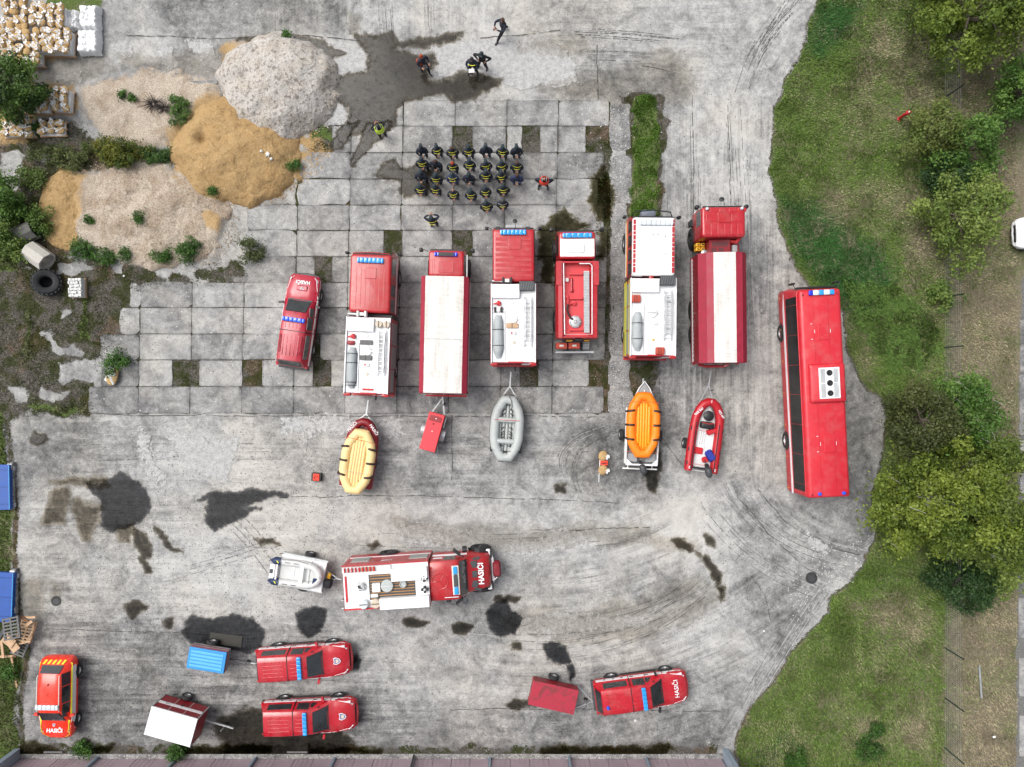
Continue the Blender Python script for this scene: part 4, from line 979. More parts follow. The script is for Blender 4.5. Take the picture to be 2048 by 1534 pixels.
def deck_kit(root, d, variant):
 X, a, b, z = d['X'], d['by0'], d['by1'], d['zb'] - .03
 L = b - a
 # storage chest, left front
 lidw = .60 if variant != 2 else .58
 MB().rbox(-X + .08, -X + .08 + (X * 2) * lidw, b - .80, b - .06, z, z + .26, .03, .02, 2).build('storage_chest', M['white'], root)
 if variant == 1:
  for k in range(2):
   o = MB().revolve((X - .62 + .42 * k, b - .38, z), (0, 0, 1), [(0, .19), (.26, .19), (.28, .17), (.28, 0)], 20).build('drum', M['tan'], root, 35)
   MB().box(X - .64 + .42 * k, X - .60 + .42 * k, b - .56, b - .2, z + .281, z + .295).build('strap', M['brown'], o)
 else:
  o = MB().rbox(X - .92, X - .12, b - .42, b + .10, z + .05, z + .36, .04, .03, 2).build('generator_box', M['dgrey'], root)
  g = MB()
  for k in range(6): g.tube([(X - .86 + k * .13, b - .38, z + .365), (X - .86 + k * .13 + .1, b + .05, z + .365)], .006, 4)
  g.build('net', M['grey'], o)
 # covered hose bundle, left rear
 mats_roll(root, -X + .12, -X + .68, a + .28, a + L * (.60 if variant != 2 else .56), z, [a + .45, a + .62, a + L * .40, a + L * .52] if variant == 1 else [a + L * .22, a + L * .42])
 # covered divider rail
 MB().box(-X + .72, -X + .75, a + .1, a + L * .66, z, z + .08).build('divider_rail', M['alu'], root)
 # hatch domes
 o = MB().revolve((-.02, a + L * .555, z), (0, 0, 1), [(0, .27), (.05, .27), (.07, .24), (.10, .23), (.12, .05), (.12, 0)], 26).build('tank_hatch', M['offwhite'], root, 35)
 MB().box(-.36, .31, a + L * .555 - .02, a + L * .555 + .02, z + .10, z + .14).build('hatch_clamp', M['alu'], o)
 MB().revolve((-.12, a + L * .76, z), (0, 0, 1), [(0, .15), (.03, .15), (.04, .11), (.04, 0)], 20).build('vent_cap', M['offwhite'], root, 35)
 MB().revolve((.32, a + L * .75, z), (0, 0, 1), [(0, .09), (.03, .09), (.03, 0)], 16).build('vent_cap', M['offwhite'], root, 35)
 if variant != 2:
  bx = MB().rbox(-.40, .25, a + L * .44, a + L * .50, z, z + .14, .02, .02, 1).build('plank_bundle', M['woodgrey'] if variant == 1 else M['wood'], root)
  MB().box(-.09, -.06, a + L * .435, a + L * .505, z + .14, z + .15).build('strap', M['black'], bx)
  if variant == 1: MB().rbox(-.42, .26, a + L * .64, a + L * .70, z, z + .14, .02, .02, 1).build('plank_bundle', M['woodgrey'], root)
  MB().rbox(-.18, .12, a + L * .355, a + L * .40, z, z + .10, .03, .02, 2).build('control_box', M['offwhite'], root)
  MB().revolve((-.10, a + L * .378, z + .10), (0, 0, 1), [(0, .05), (.02, .05), (.02, 0)], 12).build('dial', M['redlet'], root)
  MB().obox((0.03, a + L * .26, z + .03), (.5, .6, 0), .14, .16, .03).build('roof_outlet', M['tan'], root)
  # monitors / nozzles, left
  mz = MB().revolve((-X + .42, b - 1.08, z), (0, 0, 1), [(0, .12), (.10, .14), (.2, .10), (.24, 0)], 10)
  mz.obox((-X + .30, b - 1.08, z + .16), (1, .4, 0), .08, .34, .08); mz.obox((-X + .48, b - 1.15, z + .20), (.2, -1, 0), .05, .22, .05)
  mz.build('fire_nozzle', M['redlet'], root, 35)
  wl_ = MB()
  for k in range(2):
   for s_ in (0, 1): wl_.rbox(-X + .16 + s_ * .36, -X + .28 + s_ * .36, b - 1.42 - k * .16, b - 1.29 - k * .16, z, z + .16, .02, .02, 1)
  if variant == 0:
   wl_.build('work_lamp', M['black'], root); MB().rbox(-X + .31, -X + .49, b - 1.55, b - 1.33, z, z + .14, .02, .02, 1).build('lamp_mount', M['offwhite'], root)
  else:
   MB().rbox(-X + .10, -X + .5, b - 1.56, b - 1.32, z, z + .16, .08, .05, 3).build('portable_pump', M['maroon2'], root, 35)
  # twin work lamps at the front of the deck
  for k in range(2):
   MB().rbox(-.62 + k * .42, -.50 + k * .42, b - .02, b + .30, z + .02, z + .36, .03, .03, 2).build('work_lamp', M['offwhite'] if variant == 1 else M['black'], root)
  MB().box(-.47, -.23, b + .05, b + .22, z + .06, z + .28).build('lamp_mast', M['offwhite'], root)
 else:
  for (x, y) in ((-X + .30, b - 1.15), (.38, a + .28)):
   o = MB().rbox(x - .24, x + .24, y - .20, y + .20, z, z + .24, .06, .05, 3).build('hose_basket', M['hose'], root, 35)
   for k in (-.1, .02): MB().tube([(x + k, y - .21, z + .05), (x + k, y - .17, z + .25), (x + k, y + .17, z + .25), (x + k, y + .21, z + .05)], .012, 4).build('strap', M['black'], o)
  MB().rbox(-.04, .22, a + L * .40, a + L * .45, z, z + .12, .02, .02, 1).build('control_box', M['offwhite'], root)
  MB().revolve((.02, a + L * .21, z), (0, 0, 1), [(0, .06), (.08, .06), (.1, 0)], 12).build('roof_outlet', M['gold'], root)
 # ladders, right
 lw = .46
 ladder(root, X - .70, X - .70 + lw, a + L * (.24 if variant == 1 else .2), a + L * .84, z + .10, 11, 'alu')
 ladder(root, X - .62, X - .62 + lw - .1, a + L * .28, a + L * .80, z + .22, 9, 'alu')
 MB().box(X - .74, X - .18, a + L * .35, a + L * .35 + .05, z, z + .10).build('ladder_bracket', M['alu'], root)
 MB().box(X - .74, X - .18, a + L * .7, a + L * .7 + .05, z, z + .10).build('ladder_bracket', M['alu'], root)
 if variant == 1: MB().rbox(-.20, .40, a + .20, a + .30, z, z + .08, .02, .02, 2).build('crowbar_set', M['redlet'], root)
# truck with cream drums, second vehicle from the left
rt, fr, d = pumper('fire_engine', 'red crew-cab fire engine with white deck and two tan drums behind the cab', 737, (508, 625, 634, 788), 2.42, 3.0, -2.2, 'red2', kind=1)
deck_kit(rt, d, 1)
lightbar(rt, -.02, d['ry'] - .36, 3.0, 1.45, .30, .14, 'blue', 5)
grooves(rt, [-.75, -.5, -.25, .0, .25, .5, .75], d['cy0'] + .25, d['ry'] - .75, 2.998, M['red2'])
MB().rbox(-.30, .32, d['ry'] - 1.35, d['ry'] - .75, 2.99, 3.03, .05, .02, 2).build('roof_hatch', M['red2'], rt)
MB().tube([(-1.05, d['ry'] - .35, 2.7), (-.98, d['ry'] + .05, 2.95), (0, d['ry'] + .10, 2.98), (.98, d['ry'] + .05, 2.95), (1.05, d['ry'] - .35, 2.7)], .025, 5).build('brush_bar', M['red2'], rt, 35)
# middle engine
rt, fr, d = pumper('fire_engine', 'red crew-cab fire engine with ribbed cab roof towing the grey raft', 1027, (457, 563, 567, 726), 2.45, 3.05, 0, 'red', kind=0)
deck_kit(rt, d, 0)
lightbar(rt, -.02, d['ry'] - .22, 3.05, 1.42, .30, .14, 'blue', 5)
for yy in np.linspace(d['cy0'] + .35, d['ry'] - .55, 8):
 MB().rbox(-.98, .98, yy - .10, yy + .06, 3.045, 3.065, .02, .01, 1).build('roof_rib', M['red'], rt)
MB().rbox(-.28, .42, d['ry'] - 1.15, d['ry'] - .50, 3.06, 3.09, .08, .02, 3).build('roof_hatch', M['red'], rt)
for sx_ in (-.85, .78): MB().obox((sx_ , d['ry'] + .02, 2.95), (1, 0, 0), .18, .25, .16).build('spot_lamp', M['black'], rt)
MB().tube([(.1, d['ry'] - .02, 3.0), (.10, d['ry'] + .25, 3.1), (.08, d['ry'] + .38, 3.0)], .015, 5).build('mirror_arm', M['black'], rt)
MB().revolve((.08, d['ry'] + .42, 2.9), (0, .3, 1), [(0, .12), (.03, .13), (.05, 0)], 14).build('front_mirror', M['black'], rt)
MB().rbox(-.45, .55, d['cy1'] + .05, d['cy1'] + .35, .9, 1.15, .1, .05, 3).build('winch_cover', M['cover'], rt)
# white roofed engine
rt, fr, d = pumper('fire_engine', 'fire engine with an all white cab roof towing the orange raft', 1307, (434, 551, 556, 712), 2.50, 3.1, -.6, 'white', 'red2', kind=2)
deck_kit(rt, d, 2)
lightbar(rt, .10, d['ry'] - .30, 3.1, 1.85, .34, .14, 'clear', 6)
for (x, y) in ((-.05, .95), (.22, .95), (.62, 1.05), (-.65, 2.3), (.65, 2.0)): MB().revolve((x, d['ry'] - y, 3.095), (0, 0, 1), [(0, .03), (.03, .03), (.03, 0)], 8).build('antenna_base', M['black'], rt)
MB().rbox(-.42, .42, d['cy1'] + .05, d['cy1'] + .50, 1.0, 1.55, .15, .10, 3).build('winch_cover', mat('blue_grey_cover', (.13, .16, .20), .6, bumpy=.4), rt, 40)
MB().tube([(-1.2, d['cy1'] - .3, 2.2), (-1.0, d['cy1'] + .1, 2.6), (0, d['cy1'] + .18, 2.7), (1.0, d['cy1'] + .1, 2.6), (1.2, d['cy1'] - .3, 2.2)], .035, 5).build('windscreen_guard', M['black'], rt, 35)
MB().revolve((-.1, d['cy0'] - .08, 2.85), (0, 0, 1), [(0, .12), (.1, .12), (.14, .05), (.14, 0)], 12).build('siren_horn', M['red2'], rt, 35)
# ------------------------------------------------------------------ box truck with a worn white tarpaulin roof
def tarp_truck():
 fr = Fr(887, 668, 3.3, -1.2); k = (CAM_H - 3.3) / FPX
 root = fr.root('cargo_truck', 'red cargo truck with a stained white roof and maroon edges towing a small trailer', 'truck')
 y0, y1 = (668 - 786) * k, (668 - 552) * k; X = 1.28
 body = MB().rbox(-X, X, y0, y1, 1.0, 3.12, .04, .02, 1).build('cargo_box', M['maroon'], root)
 cy0, cy1 = y1 + .06, y1 + 1.62
 b, rf, rx, ry = cab(root, 2.08, cy0, cy1 + .12, 2.65, 'red', 'red', zb=.6, rake=.22, win_y=[(cy0 + .35, cy1 - .25)])
 chassis(root, 2.4, y0, cy1 - .2, [y0 + 1.7, cy1 - .8], .46)
 # roof: maroon edges, white centre in three slightly sagging sheets, seam in the middle
 for s_ in (-1, 1):
  MB().plate([(s_ * X, y0, 3.10), (s_ * X, y1, 3.10), (s_ * (X - .24), y1, 3.28), (s_ * (X - .24), y0, 3.28)][::s_], .02).build('roof_edge', M['maroon'], root)
 m = NT('stained_white_tarpaulin'); o = m.obj()
 a = m.noise(m.scale(o, 4.0, .35), 1.0, 5, .7, .4); c_ = m.noise(m.scale(o, 2.0, 14), 1.0, 3, .7)
 f = m.map(m.math('ADD', m.math('MULTIPLY', a, .65), m.math('MULTIPLY', c_, .35)), .42, .64)
 bs = m.bsdf(m.mix(m.math('MULTIPLY', f, .7), (.70, .69, .66, 1), (.36, .33, .29, 1)), .6); m.set(bs.inputs['Normal'], m.bump(a, .3, .04))
 M['tarpwhite'] = m.done(bs.outputs[0])
 ym = (y0 + y1) / 2 - .25
 for ya, yb in ((y0, ym - .01), (ym + .01, y1)):
  p = MB(); n = 8; rows = []
  for i in range(9):
   x = -X + .24 + (2 * X - .48) * i / 8
   rows.append([(x, ya + (yb - ya) * j / n, 3.30 - .020 * math.cos(i * PI) + .008 * math.sin(j * 2.1 + i)) for j in range(n + 1)])
  p.loft(rows, False, False); v0 = list(p.v)
  o_ = MB(); o_.v = v0; o_.f = p.f; o_.build('roof_sheet', M['tarpwhite'], root, True)
 MB().box(-X + .22, X - .22, y0 - .01, y1 + .01, 3.14, 3.24).build('roof_frame', M['galv'], root)
 MB().box(-X, X, y0 - .06, y0 - .005, 1.0, 3.05).build('tailboard', M['maroon2'], root)
 MB().box(-X + .1, X - .1, y0 - .24, y0 - .14, .8, .95).build('rear_bumper', M['redlet'], root)
 lightbar(root, -.02, ry - .24, 2.65, 1.30, .24, .13, 'dblue', 3)
 MB().box(-.42, .42, ry - .34, ry - .14, 2.70, 2.80).build('speaker_box', M['black'], root)
 MB().rbox(-.42, .42, cy0 + .22, cy0 + .85, 2.64, 2.67, .08, .01, 3).build('roof_hatch', M['red'], root)
 grooves(root, [-.85, -.75, -.65, .65, .75, .85], cy0 + .2, ry - .5, 2.645, M['red'], .015)
 for s_ in (-1, 1): mirror_arm(root, s_ * 1.02, cy1 - .15, 2.35, s_, .42, .3, .16)
 MB().tube([(1.13, cy0 + .1, 1.0), (1.13, cy0 + .1, 2.3), (1.13, cy1 - .3, 2.4)], .05, 6).build('snorkel', M['galv'], root)
 for s_ in (-1, 1):
  MB().box(s_ * (X + .01) - .008, s_ * (X + .01) + .008, y0 + .1, y1 - .1, 1.55, 1.75).build('side_stripe', M['whitelet'], root)
  for j in range(7):
   MB().box(s_ * (X + .012) - .008, s_ * (X + .012) + .008, y0 + .4 + j * .95, y0 + .43 + j * .95, 1.0, 3.05).build('tarp_strap', M['maroon2'], root)
tarp_truck()
# ------------------------------------------------------------------ water tanker
def tanker():
 fr = Fr(1155, 572, 2.8, .3); k = (CAM_H - 2.8) / FPX
 root = fr.root('water_tanker', 'open topped red water tanker with a white cab roof panel and a black hose', 'tanker truck')
 yy = lambda p: (572 - p) * k
 c0, c1 = yy(517), yy(462) + .25
 b, rf, rx, ry = cab(root, 2.15, c0, c1, 2.75, 'red2', 'red2', zb=.7, rake=.25, win_y=[(c0 + .3, c1 - .3)])
 MB().rbox(-.94, .94, c0 + .12, ry - .42, 2.74, 2.762, .03, .005, 2).build('roof_panel', M['white'], root)
 MB().rbox(-.42, .38, c0 + .32, c0 + .82, 2.765, 2.80, .08, .01, 3).build('roof_hatch', M['offwhite'], root)
 MB().tube([(x, y, 2.79) for x, y in rrect(-.43, .39, c0 + .31, c0 + .83, .09, 3)], .008, 4, True).build('hatch_seal', M['grey'], root)
 lightbar(root, 0, ry - .24, 2.75, 1.62, .28, .14, 'blue', 4)
 for s_ in (-1, 1): mirror_arm(root, s_ * 1.05, c1 - .2, 2.45, s_, .34, .3, .16)
 b0, b1 = yy(676), yy(521); X = 1.16
 chassis(root, 2.4, b0 - .6, c1 - .3, [b0 + 1.1, c1 - .9], .50)
 MB().rbox(-X, X, b0, b1, 1.15, 2.25, .05, .03, 2).build('tank_body', M['red'], root)
 # raised walls round the sunken deck
 for s_ in (-1, 1):
  MB().loft([[(s_ * X, y, 2.25), (s_ * X, y, 2.50), (s_ * (X - .10), y, 2.78), (s_ * (X - .32), y, 2.80), (s_ * (X - .50), y, 2.30), (s_ * (X - .50), y, 2.25)][::s_] for y in (b0 + .02, b1 - .02)]).build('side_wall', M['red'], root)
  MB().box(*(sorted((s_ * (X - .26), s_ * (X + .01)))), b1 - 1.35, b1 - .05, 2.80, 2.86).build('side_locker_lid', M['red'], root)
 MB().box(-X + .32, X - .32, b1 - .12, b1 - .03, 2.25, 2.78).build('end_wall', M['red'], root)
 MB().box(-X + .32, X - .32, b0 + .03, b0 + .12, 2.25, 2.70).build('end_wall', M['red'], root)
 MB().rbox(-X + .42, X - .42, b0 + .12, b1 - .12, 2.25, 2.34, .02, .01, 1).build('sunken_deck', M['palered'], root)
 rail = MB().tube([(-X + .40, b1 - .15, 2.86), (-X + .44, b0 + .2, 2.86), (X - .38, b0 + .2, 2.86), (X - .36, b1 - .3, 2.86), (X - .48, b1 - .18, 2.86), (.10, b1 - .18, 2.86)], .028, 6)
 rail.build('handrail', M['white'], root, 35)
 wk = MB().box(.36, .66, b0 + .3, b1 - .55, 2.60, 2.64).build('walkway_grating', M['galv'], root)
 me = MB().box(.35, .67, -.012, .012, 2.64, 2.66).mesh('grating_bar', M['grey'])
 for j in range(40): inst('grating_bar', me, wk, (0, b0 + .34 + j * (b1 - b0 - .9) / 40, 0))
 for p in (549, 749, 1005): MB().rbox(-.42, .34, b1 + (450 - p) / 4.038 * k - .06, b1 + (450 - p) / 4.038 * k + .06, 2.34, 2.50, .02, .02, 1).build('cross_brace', M['palered'], root)
 y = lambda p: b1 + (450 - p) / 4.038 * k
 MB().tube([(-.30, y(590), 2.44), (-.30, y(690), 2.44), (-.24, y(695), 2.40)], .055, 8).revolve((-.30, y(595), 2.36), (0, 0, 1), [(0, .10), (.04, .10), (.08, .05), (.08, 0)], 12).revolve((-.28, y(683), 2.36), (0, 0, 1), [(0, .11), (.05, .11), (.08, .05), (.08, 0)], 12).build('feed_pipe', M['red'], root, 35)
 MB().box(-.62, -.46, y(612), y(585), 2.34, 2.50).build('valve_box', M['offwhite'], root)
 MB().tube([(-.50, y(730), 2.46), (-.50, y(800), 2.48), (-.25, y(790), 2.48), (-.05, y(788), 2.44)], .06, 8).revolve((-.54, y(738), 2.36), (0, 0, 1), [(0, .09), (.16, .09), (.2, 0)], 10).revolve((-.16, y(788), 2.36), (0, 0, 1), [(0, .12), (.12, .12), (.16, 0)], 12).build('valve_manifold', M['palered'], root, 35)
 MB().tube([(-.52, y(800), 2.52), (-.56, y(840), 2.56), (-.48, y(880), 2.56), (-.36, y(910), 2.54), (-.24, y(922), 2.52)], .055, 8).build('suction_hose', M['brown'], root, True)
 MB().revolve((-.10, y(940), 2.34), (0, 0, 1), [(0, .34), (.10, .34), (.12, .29), (.14, .27), (.16, .10), (.20, .06), (.20, 0)], 28).build('manhole_lid', M['galv'], root, 35)
 for j in range(6): MB().obox((-.10 + .30 * math.cos(j * 1.05), y(940) + .30 * math.sin(j * 1.05), 2.49), (math.cos(j * 1.05), math.sin(j * 1.05), 0), .03, .06, .02).build('lid_bolt', M['alu'], root)
 # rear hose chests and bumper
 for x in (-.80, -.08):
  o = MB().rbox(x - .32, x + .32, b0 - .52, b0 - .18, 1.0, 1.55, .03, .03, 2).build('rear_chest', M['hose'], root)
  MB().obox((x, b0 - .35, 1.556), (1, .0, 0), .10, .24, .01).build('badge', M['silvertape'], o)
 MB().box(-.75, .72, b0 - .16, b0 - .02, 1.5, 1.6).build('hose_bed', M['black'], root)
 MB().box(-.55, -.2, b0 - .12, b0 - .04, 1.60, 1.68).box(.45, .75, b0 - .12, b0 - .04, 1.60, 1.68).build('yellow_wedge', M['gold'], root)
 st = MB()
 for j in range(5): st.box(.45, .80, b0 - .2 - j * .08, b0 - .17 - j * .08, 1.4 - j * .12, 1.45 - j * .12)
 st.build('rear_steps', M['galv'], root)
 MB().box(-1.1, 1.1, b0 - .74, b0 - .64, .7, .85).build('rear_bumper', M['galv'], root)
 MB().rbox(-.1, .3, b0 - .12, b0, 2.3, 2.4, .02, .01, 1).build('work_lamp', M['black'], root)
tanker()
# ------------------------------------------------------------------ six-wheeled truck with faceted tarpaulin
def tatra():
 fr = Fr(1450, 571, 3.1, .6); k = (CAM_H - 3.1) / FPX
 root = fr.root('cargo_truck', 'six-wheel red cargo truck with a faceted tarpaulin, white along its ridge', 'truck')
 yy = lambda p: (571 - p) * k
 c0, c1 = yy(473), yy(413) + .12
 b, rf, rx, ry = cab(root, 2.42, c0, c1, 3.0, 'red', 'red', zb=.85, rake=.10, taper=.03, win_y=[(c0 + .72, c1 - .18)])
 # pressed panels of the cab roof
 for (x0, x1, y0, y1) in [(-.95, -.35, c0 + .82, c0 + 1.25), (.42, .95, c0 + .82, c0 + 1.25)] + [(-1.05 + j * .36, -1.05 + j * .36 + .29, c0 + .12, c0 + .72) for j in range(6)] + [(-.75 + j * .52, -.75 + j * .52 + .42, c0 + 1.36, c0 + 1.58) for j in range(4)]:
  MB().rbox(x0, x1, y0, y1, 2.995, 3.02, .03, .01, 2).build('roof_panel', M['red'], root)
 MB().rbox(-.33, .38, c0 + .78, c0 + 1.34, 3.0, 3.04, .08, .015, 3).build('roof_hatch', M['red2'], root)
 for x in (-.92, .98):
  o = MB().rbox(x - .12, x + .12, ry - .22, ry - .02, 2.96, 3.03, .04, .02, 2).build('beacon_base', M['maroon2'], root)
  MB().revolve((x, ry - .12, 3.03), (0, 0, 1), [(0, .09), (.10, .08), (.14, .04), (.14, 0)], 14).build('beacon_lens', M['clear'], o, 35)
 MB().tube([(.05, ry + .02, 2.9), (.06, ry + .2, 3.0), (-.02, ry + .36, 2.95)], .015, 5).build('mirror_arm', M['black'], root)
 MB().revolve((-.06, ry + .42, 2.85), (-.2, .3, 1), [(0, .13), (.03, .15), (.05, 0)], 14).build('front_mirror', M['black'], root)
 for s_ in (-1, 1): mirror_arm(root, s_ * 1.18, c1 - .15, 2.7, s_, .18, .3, .16)
 t0, t1 = yy(725), yy(504)
 chassis(root, 2.5, t0 + .2, c1 - .3, [t0 + 1.7, t0 + 3.1, c1 - 1.35], .58, .34, 'black')
 # engine bay between cab and load bed
 MB().box(-.66, .50, t1 + .03, c0 - .03, 1.2, 2.45).build('engine_cover', M['maroon2'], root)
 g = MB()
 for (x0, x1, y0, y1) in ((-.50, .36, c0 - .42, c0 - .14), (-.54, -.26, t1 + .08, t1 + .36), (-.14, .14, t1 + .08, t1 + .36)):
  for j in range(7): g.box(x0, x1, y0 + (y1 - y0) * j / 7, y0 + (y1 - y0) * (j + .5) / 7, 2.45, 2.462)
 g.build('cooling_grille', M['iron'], root)
 MB().box(.62, 1.10, t1 + .05, c0 - .05, 1.2, 2.1).build('air_filter_housing', M['red2'], root)
 MB().tube([(.55, c0 - .12, 2.3), (.85, c0 - .2, 2.55), (1.0, c0 + .05, 2.6)], .11, 8).build('air_intake', M['red2'], root, True)
 MB().rbox(.66, .92, t1 + .12, t1 + .52, 2.1, 2.4, .03, .03, 2).build('battery_box', M['grey'], root)
 for j in range(2):
  for q in range(2):
   o = MB().rbox(-1.20 + q * .30, -.94 + q * .24, t1 + .33 + j * .24, t1 + .53 + j * .24, 1.3, 1.75, .03, .03, 2).build('jerrycan', M['gold'], root)
   MB().box(-1.13 + q * .26, -1.02 + q * .26, t1 + .40 + j * .24, t1 + .46 + j * .24, 1.75, 1.79).build('handle', M['brown'], o)
 MB().revolve((-.80, t1 + .18, 1.7), (0, 0, 1), [(0, .17), (.3, .17), (.34, .1), (.34, 0)], 16).build('air_cleaner', M['galv'], root, 35)
 # tarpaulin: five facets
 X = 1.32
 prof = [(-X, 1.35), (-X, 2.55), (-.95, 2.90), (-.60, 3.06), (-.02 + -.0, 3.12), (.60, 3.12), (.98, 3.04), (X, 2.62), (X, 1.35)]
 def facet(i, name, mm):
  a, b2 = prof[i], prof[i + 1]; p = MB(); rows = []; n = 26
  for q in range(4):
   t = q / 3; x = a[0] + (b2[0] - a[0]) * t; z = a[1] + (b2[1] - a[1]) * t
   rows.append([(x, t0 + (t1 - t0) * j / n, z - .02 * abs(math.sin(j * PI / 6.5)) * (1 if 0 < q < 3 else .6) + .004 * math.sin(j * 2.3 + q)) for j in range(n + 1)])
  p.loft(rows[::-1] if False else rows, False, False); p.build(name, mm, root, True)
 for i, mm in enumerate(['maroon2', 'maroon', 'maroon', 'tarpwhite', 'tarpwhite', 'maroon', 'maroon', 'maroon2']):
  if i == 3:
   prof3 = prof[3];
  facet(i, 'tarpaulin_panel', M[mm])
 for y in (t0 + .01, t1 - .01):
  MB().plate([(x, y, z - .01) for x, z in (prof if y > 0 else prof[::-1])], .02).build('tarpaulin_end', M['maroon'], root)
 MB().box(-X - .03, X + .03, t0, t1, 1.0, 1.38).build('load_bed', M['red2'], root)
 for s_ in (-1, 1):
  MB().box(s_ * (X + .045) - .01, s_ * (X + .045) + .01, t0 + .1, t1 - .1, 1.30, 1.48).build('side_stripe', M['whitelet'], root)
  for j in range(24):
   MB().cyl((s_ * (X + .02), t0 + .2 + j * (t1 - t0 - .4) / 23, 1.55), (s_ * (X + .05), t0 + .2 + j * (t1 - t0 - .4) / 23, 1.55), .02, 5).build('lashing_hook', M['silvertape'], root) if s_ < 0 else None
 MB().tube([(-X - .04, t0 + 2.8, 1.5), (-X + .05, t0 + 2.86, 2.6)], .012, 4).build('lashing_rope', M['silvertape'], root)
 MB().tube([(-1.0, t0 - .05, 1.2), (-.5, t0 - .16, 1.1), (.5, t0 - .16, 1.1), (.75, t0 - .05, 1.2)], .08, 6).build('rear_bumper', M['red2'], root)
 MB().box(-1.28, -1.18, t0 - .06, t0 + .1, 1.0, 1.3).box(1.18, 1.28, t0 - .06, t0 + .1, 1.0, 1.3).build('tail_lamp', M['redlet'], root)
 for z_ in np.arange(.7, 1.3, .2): MB().box(-1.38, -1.26, c1 - .75, c1 - .40, z_, z_ + .04).build('step', M['black'], root)
tatra()
# ------------------------------------------------------------------ coach
def coach():
 H_ = 3.15
 fr = Fr(1650, 788, H_, 2.75); k = (CAM_H - H_) / FPX
 root = fr.root('coach', 'long red coach with a white side stripe parked beside the grass', 'bus')
 y0, y1 = (788 - 997) * k, (788 - 578) * k; X = 1.26
 MB().stack([(.35, -X + .04, X - .04, y0 + .06, y1 - .06 + .25, .2), (.45, -X, X, y0, y1 + .28, .25), (1.35, -X, X, y0, y1 + .28, .28), (1.36, -X, X, y0, y1 + .28, .28), (2.84, -X + .07, X - .07, y0 + .02, y1 + .04, .22), (2.85, -X + .10, X - .10, y0 + .04, y1 - .0, .18)], 4).build('body', M['busred'], root, 40)
 MB().stack([(2.85, -X + .10, X - .10, y0 + .04, y1, .18), (3.0, -X + .12, X - .12, y0 + .04, y1, .14), (3.10, -X + .17, X - .17, y0 + .07, y1 - .05, .10), (H_, -X + .30, X - .30, y0 + .14, y1 - .14, .08)], 4).build('roof', M['busred'], root, 60)
 for s_ in (-1, 1):
  def P(y, z): return (s_ * (X - .07 * max(0, (z - 1.36) / 1.48) + .001), y, z)
  # window band: separate panes with thin joints
  ys = [y0 + .35] + list(np.linspace(y0 + .75, y1 - .75, 7)) + [y1 - .30]
  for a, b in zip(ys[:-1], ys[1:]):
   p = [P(a + .01, 1.48), P(b - .01, 1.48), P(b - .01, 2.82), P(a + .01, 2.82)]
   MB().plate(p if s_ > 0 else p[::-1], .012).build('side_window', M['bglass'], root)
  p = [P(y0 + .05, 1.12), P(y1 - .9, 1.02), P(y1 + .02, 1.20), P(y1 - .9, 1.24), P(y0 + .05, 1.34)]
  MB().plate(p if s_ > 0 else p[::-1], .010).build('side_stripe', M['whitelet'], root)
  for yy_ in np.linspace(y0 + 1.0, y1 - .6, 9):
   p = [P(yy_, .5), P(yy_ + .018, .5), P(yy_ + .018, 1.0), P(yy_, 1.0)]
   MB().plate(p if s_ > 0 else p[::-1], .004).build('panel_joint', M['maroon2'], root)
  for yy_ in np.linspace(y0 + .25, y1 - .2, 7):
   p = [P(yy_, .62), P(yy_ + .08, .62), P(yy_ + .08, .68), P(yy_, .68)]
   MB().plate(p if s_ > 0 else p[::-1], .012).build('marker_lamp', M['gold'], root)
  for yw, rm in ((y0 + 3.0, 'alu'), (y1 - 2.15, 'rim')):
   for q in (0,):
    wheel(root, s_ * (X - .12), yw, .50, .28, s_, 0, rm)
   pts = [(X + .006, yw + .58 * math.cos(t), .52 + .56 * math.sin(t)) for t in np.linspace(0, PI, 11)]
   pts = [(s_ * a, b, c) for a, b, c in pts]
   MB().plate(pts if s_ < 0 else pts[::-1], .004).build('wheel_arch', M['black'], root)
  text_obj('HASIČI', .22, M['whitelet'], root, (s_ * (X - .01), y1 - 2.1, 1.44), (R(90 - 3), 0, R(90 * s_)))
 # windscreen
 MB().plate([(X - .22, y1 + .27, 1.25), (-X + .22, y1 + .27, 1.25), (-X + .25, y1 + .07, 2.62), (X - .25, y1 + .07, 2.62)], .012).build('windscreen', M['bglass'], root)
 MB().plate([(-X + .3, y0 - .002, 1.6), (X - .3, y0 - .002, 1.6), (X - .3, y0 + .018, 2.5), (-X + .3, y0 + .018, 2.5)], .012).build('rear_window', M['bglass'], root)
 MB().rbox(-X + .12, X - .12, y1 + .10, y1 + .20, 2.62, 2.80, .04, .02, 2).build('destination_header', M['black'], root)
 for s_ in (-1, 1):
  MB().tube([(s_ * (X - .1), y1 + .1, 2.7), (s_ * (X + .02), y1 + .35, 2.75), (s_ * (X - .05), y1 + .45, 2.6)], .025, 5).build('mirror_arm', M['black'], root)
  MB().rbox(s_ * (X - .05) - .12, s_ * (X - .05) + .12, y1 + .38, y1 + .48, 2.15, 2.6, .04, .03, 2).build('mirror', M['black'], root)
  MB().rbox(s_ * (X - .35) - .16, s_ * (X - .35) + .16, y1 + .24, y1 + .31, .65, .85, .04, .02, 2).build('headlight', M['clear'], root)
 # light bar: blue, clear, blue
 o = MB().rbox(-.62, .68, y1 - .30, y1 - .06, H_ - .01, H_ + .05, .10, .01, 3).build('light_bar', M['dgrey'], root)
 for (a, b, mm) in ((-.66, -.44, 'dblue'), (-.43, -.12, 'clear'), (-.11, .14, 'blue'), (.15, .48, 'clear'), (.49, .72, 'blue')):
  MB().rbox(a, b, y1 - .33, y1 - .05, H_ + .05, H_ + .15, .05, .03, 3).build('lens', M[mm], o, 40)
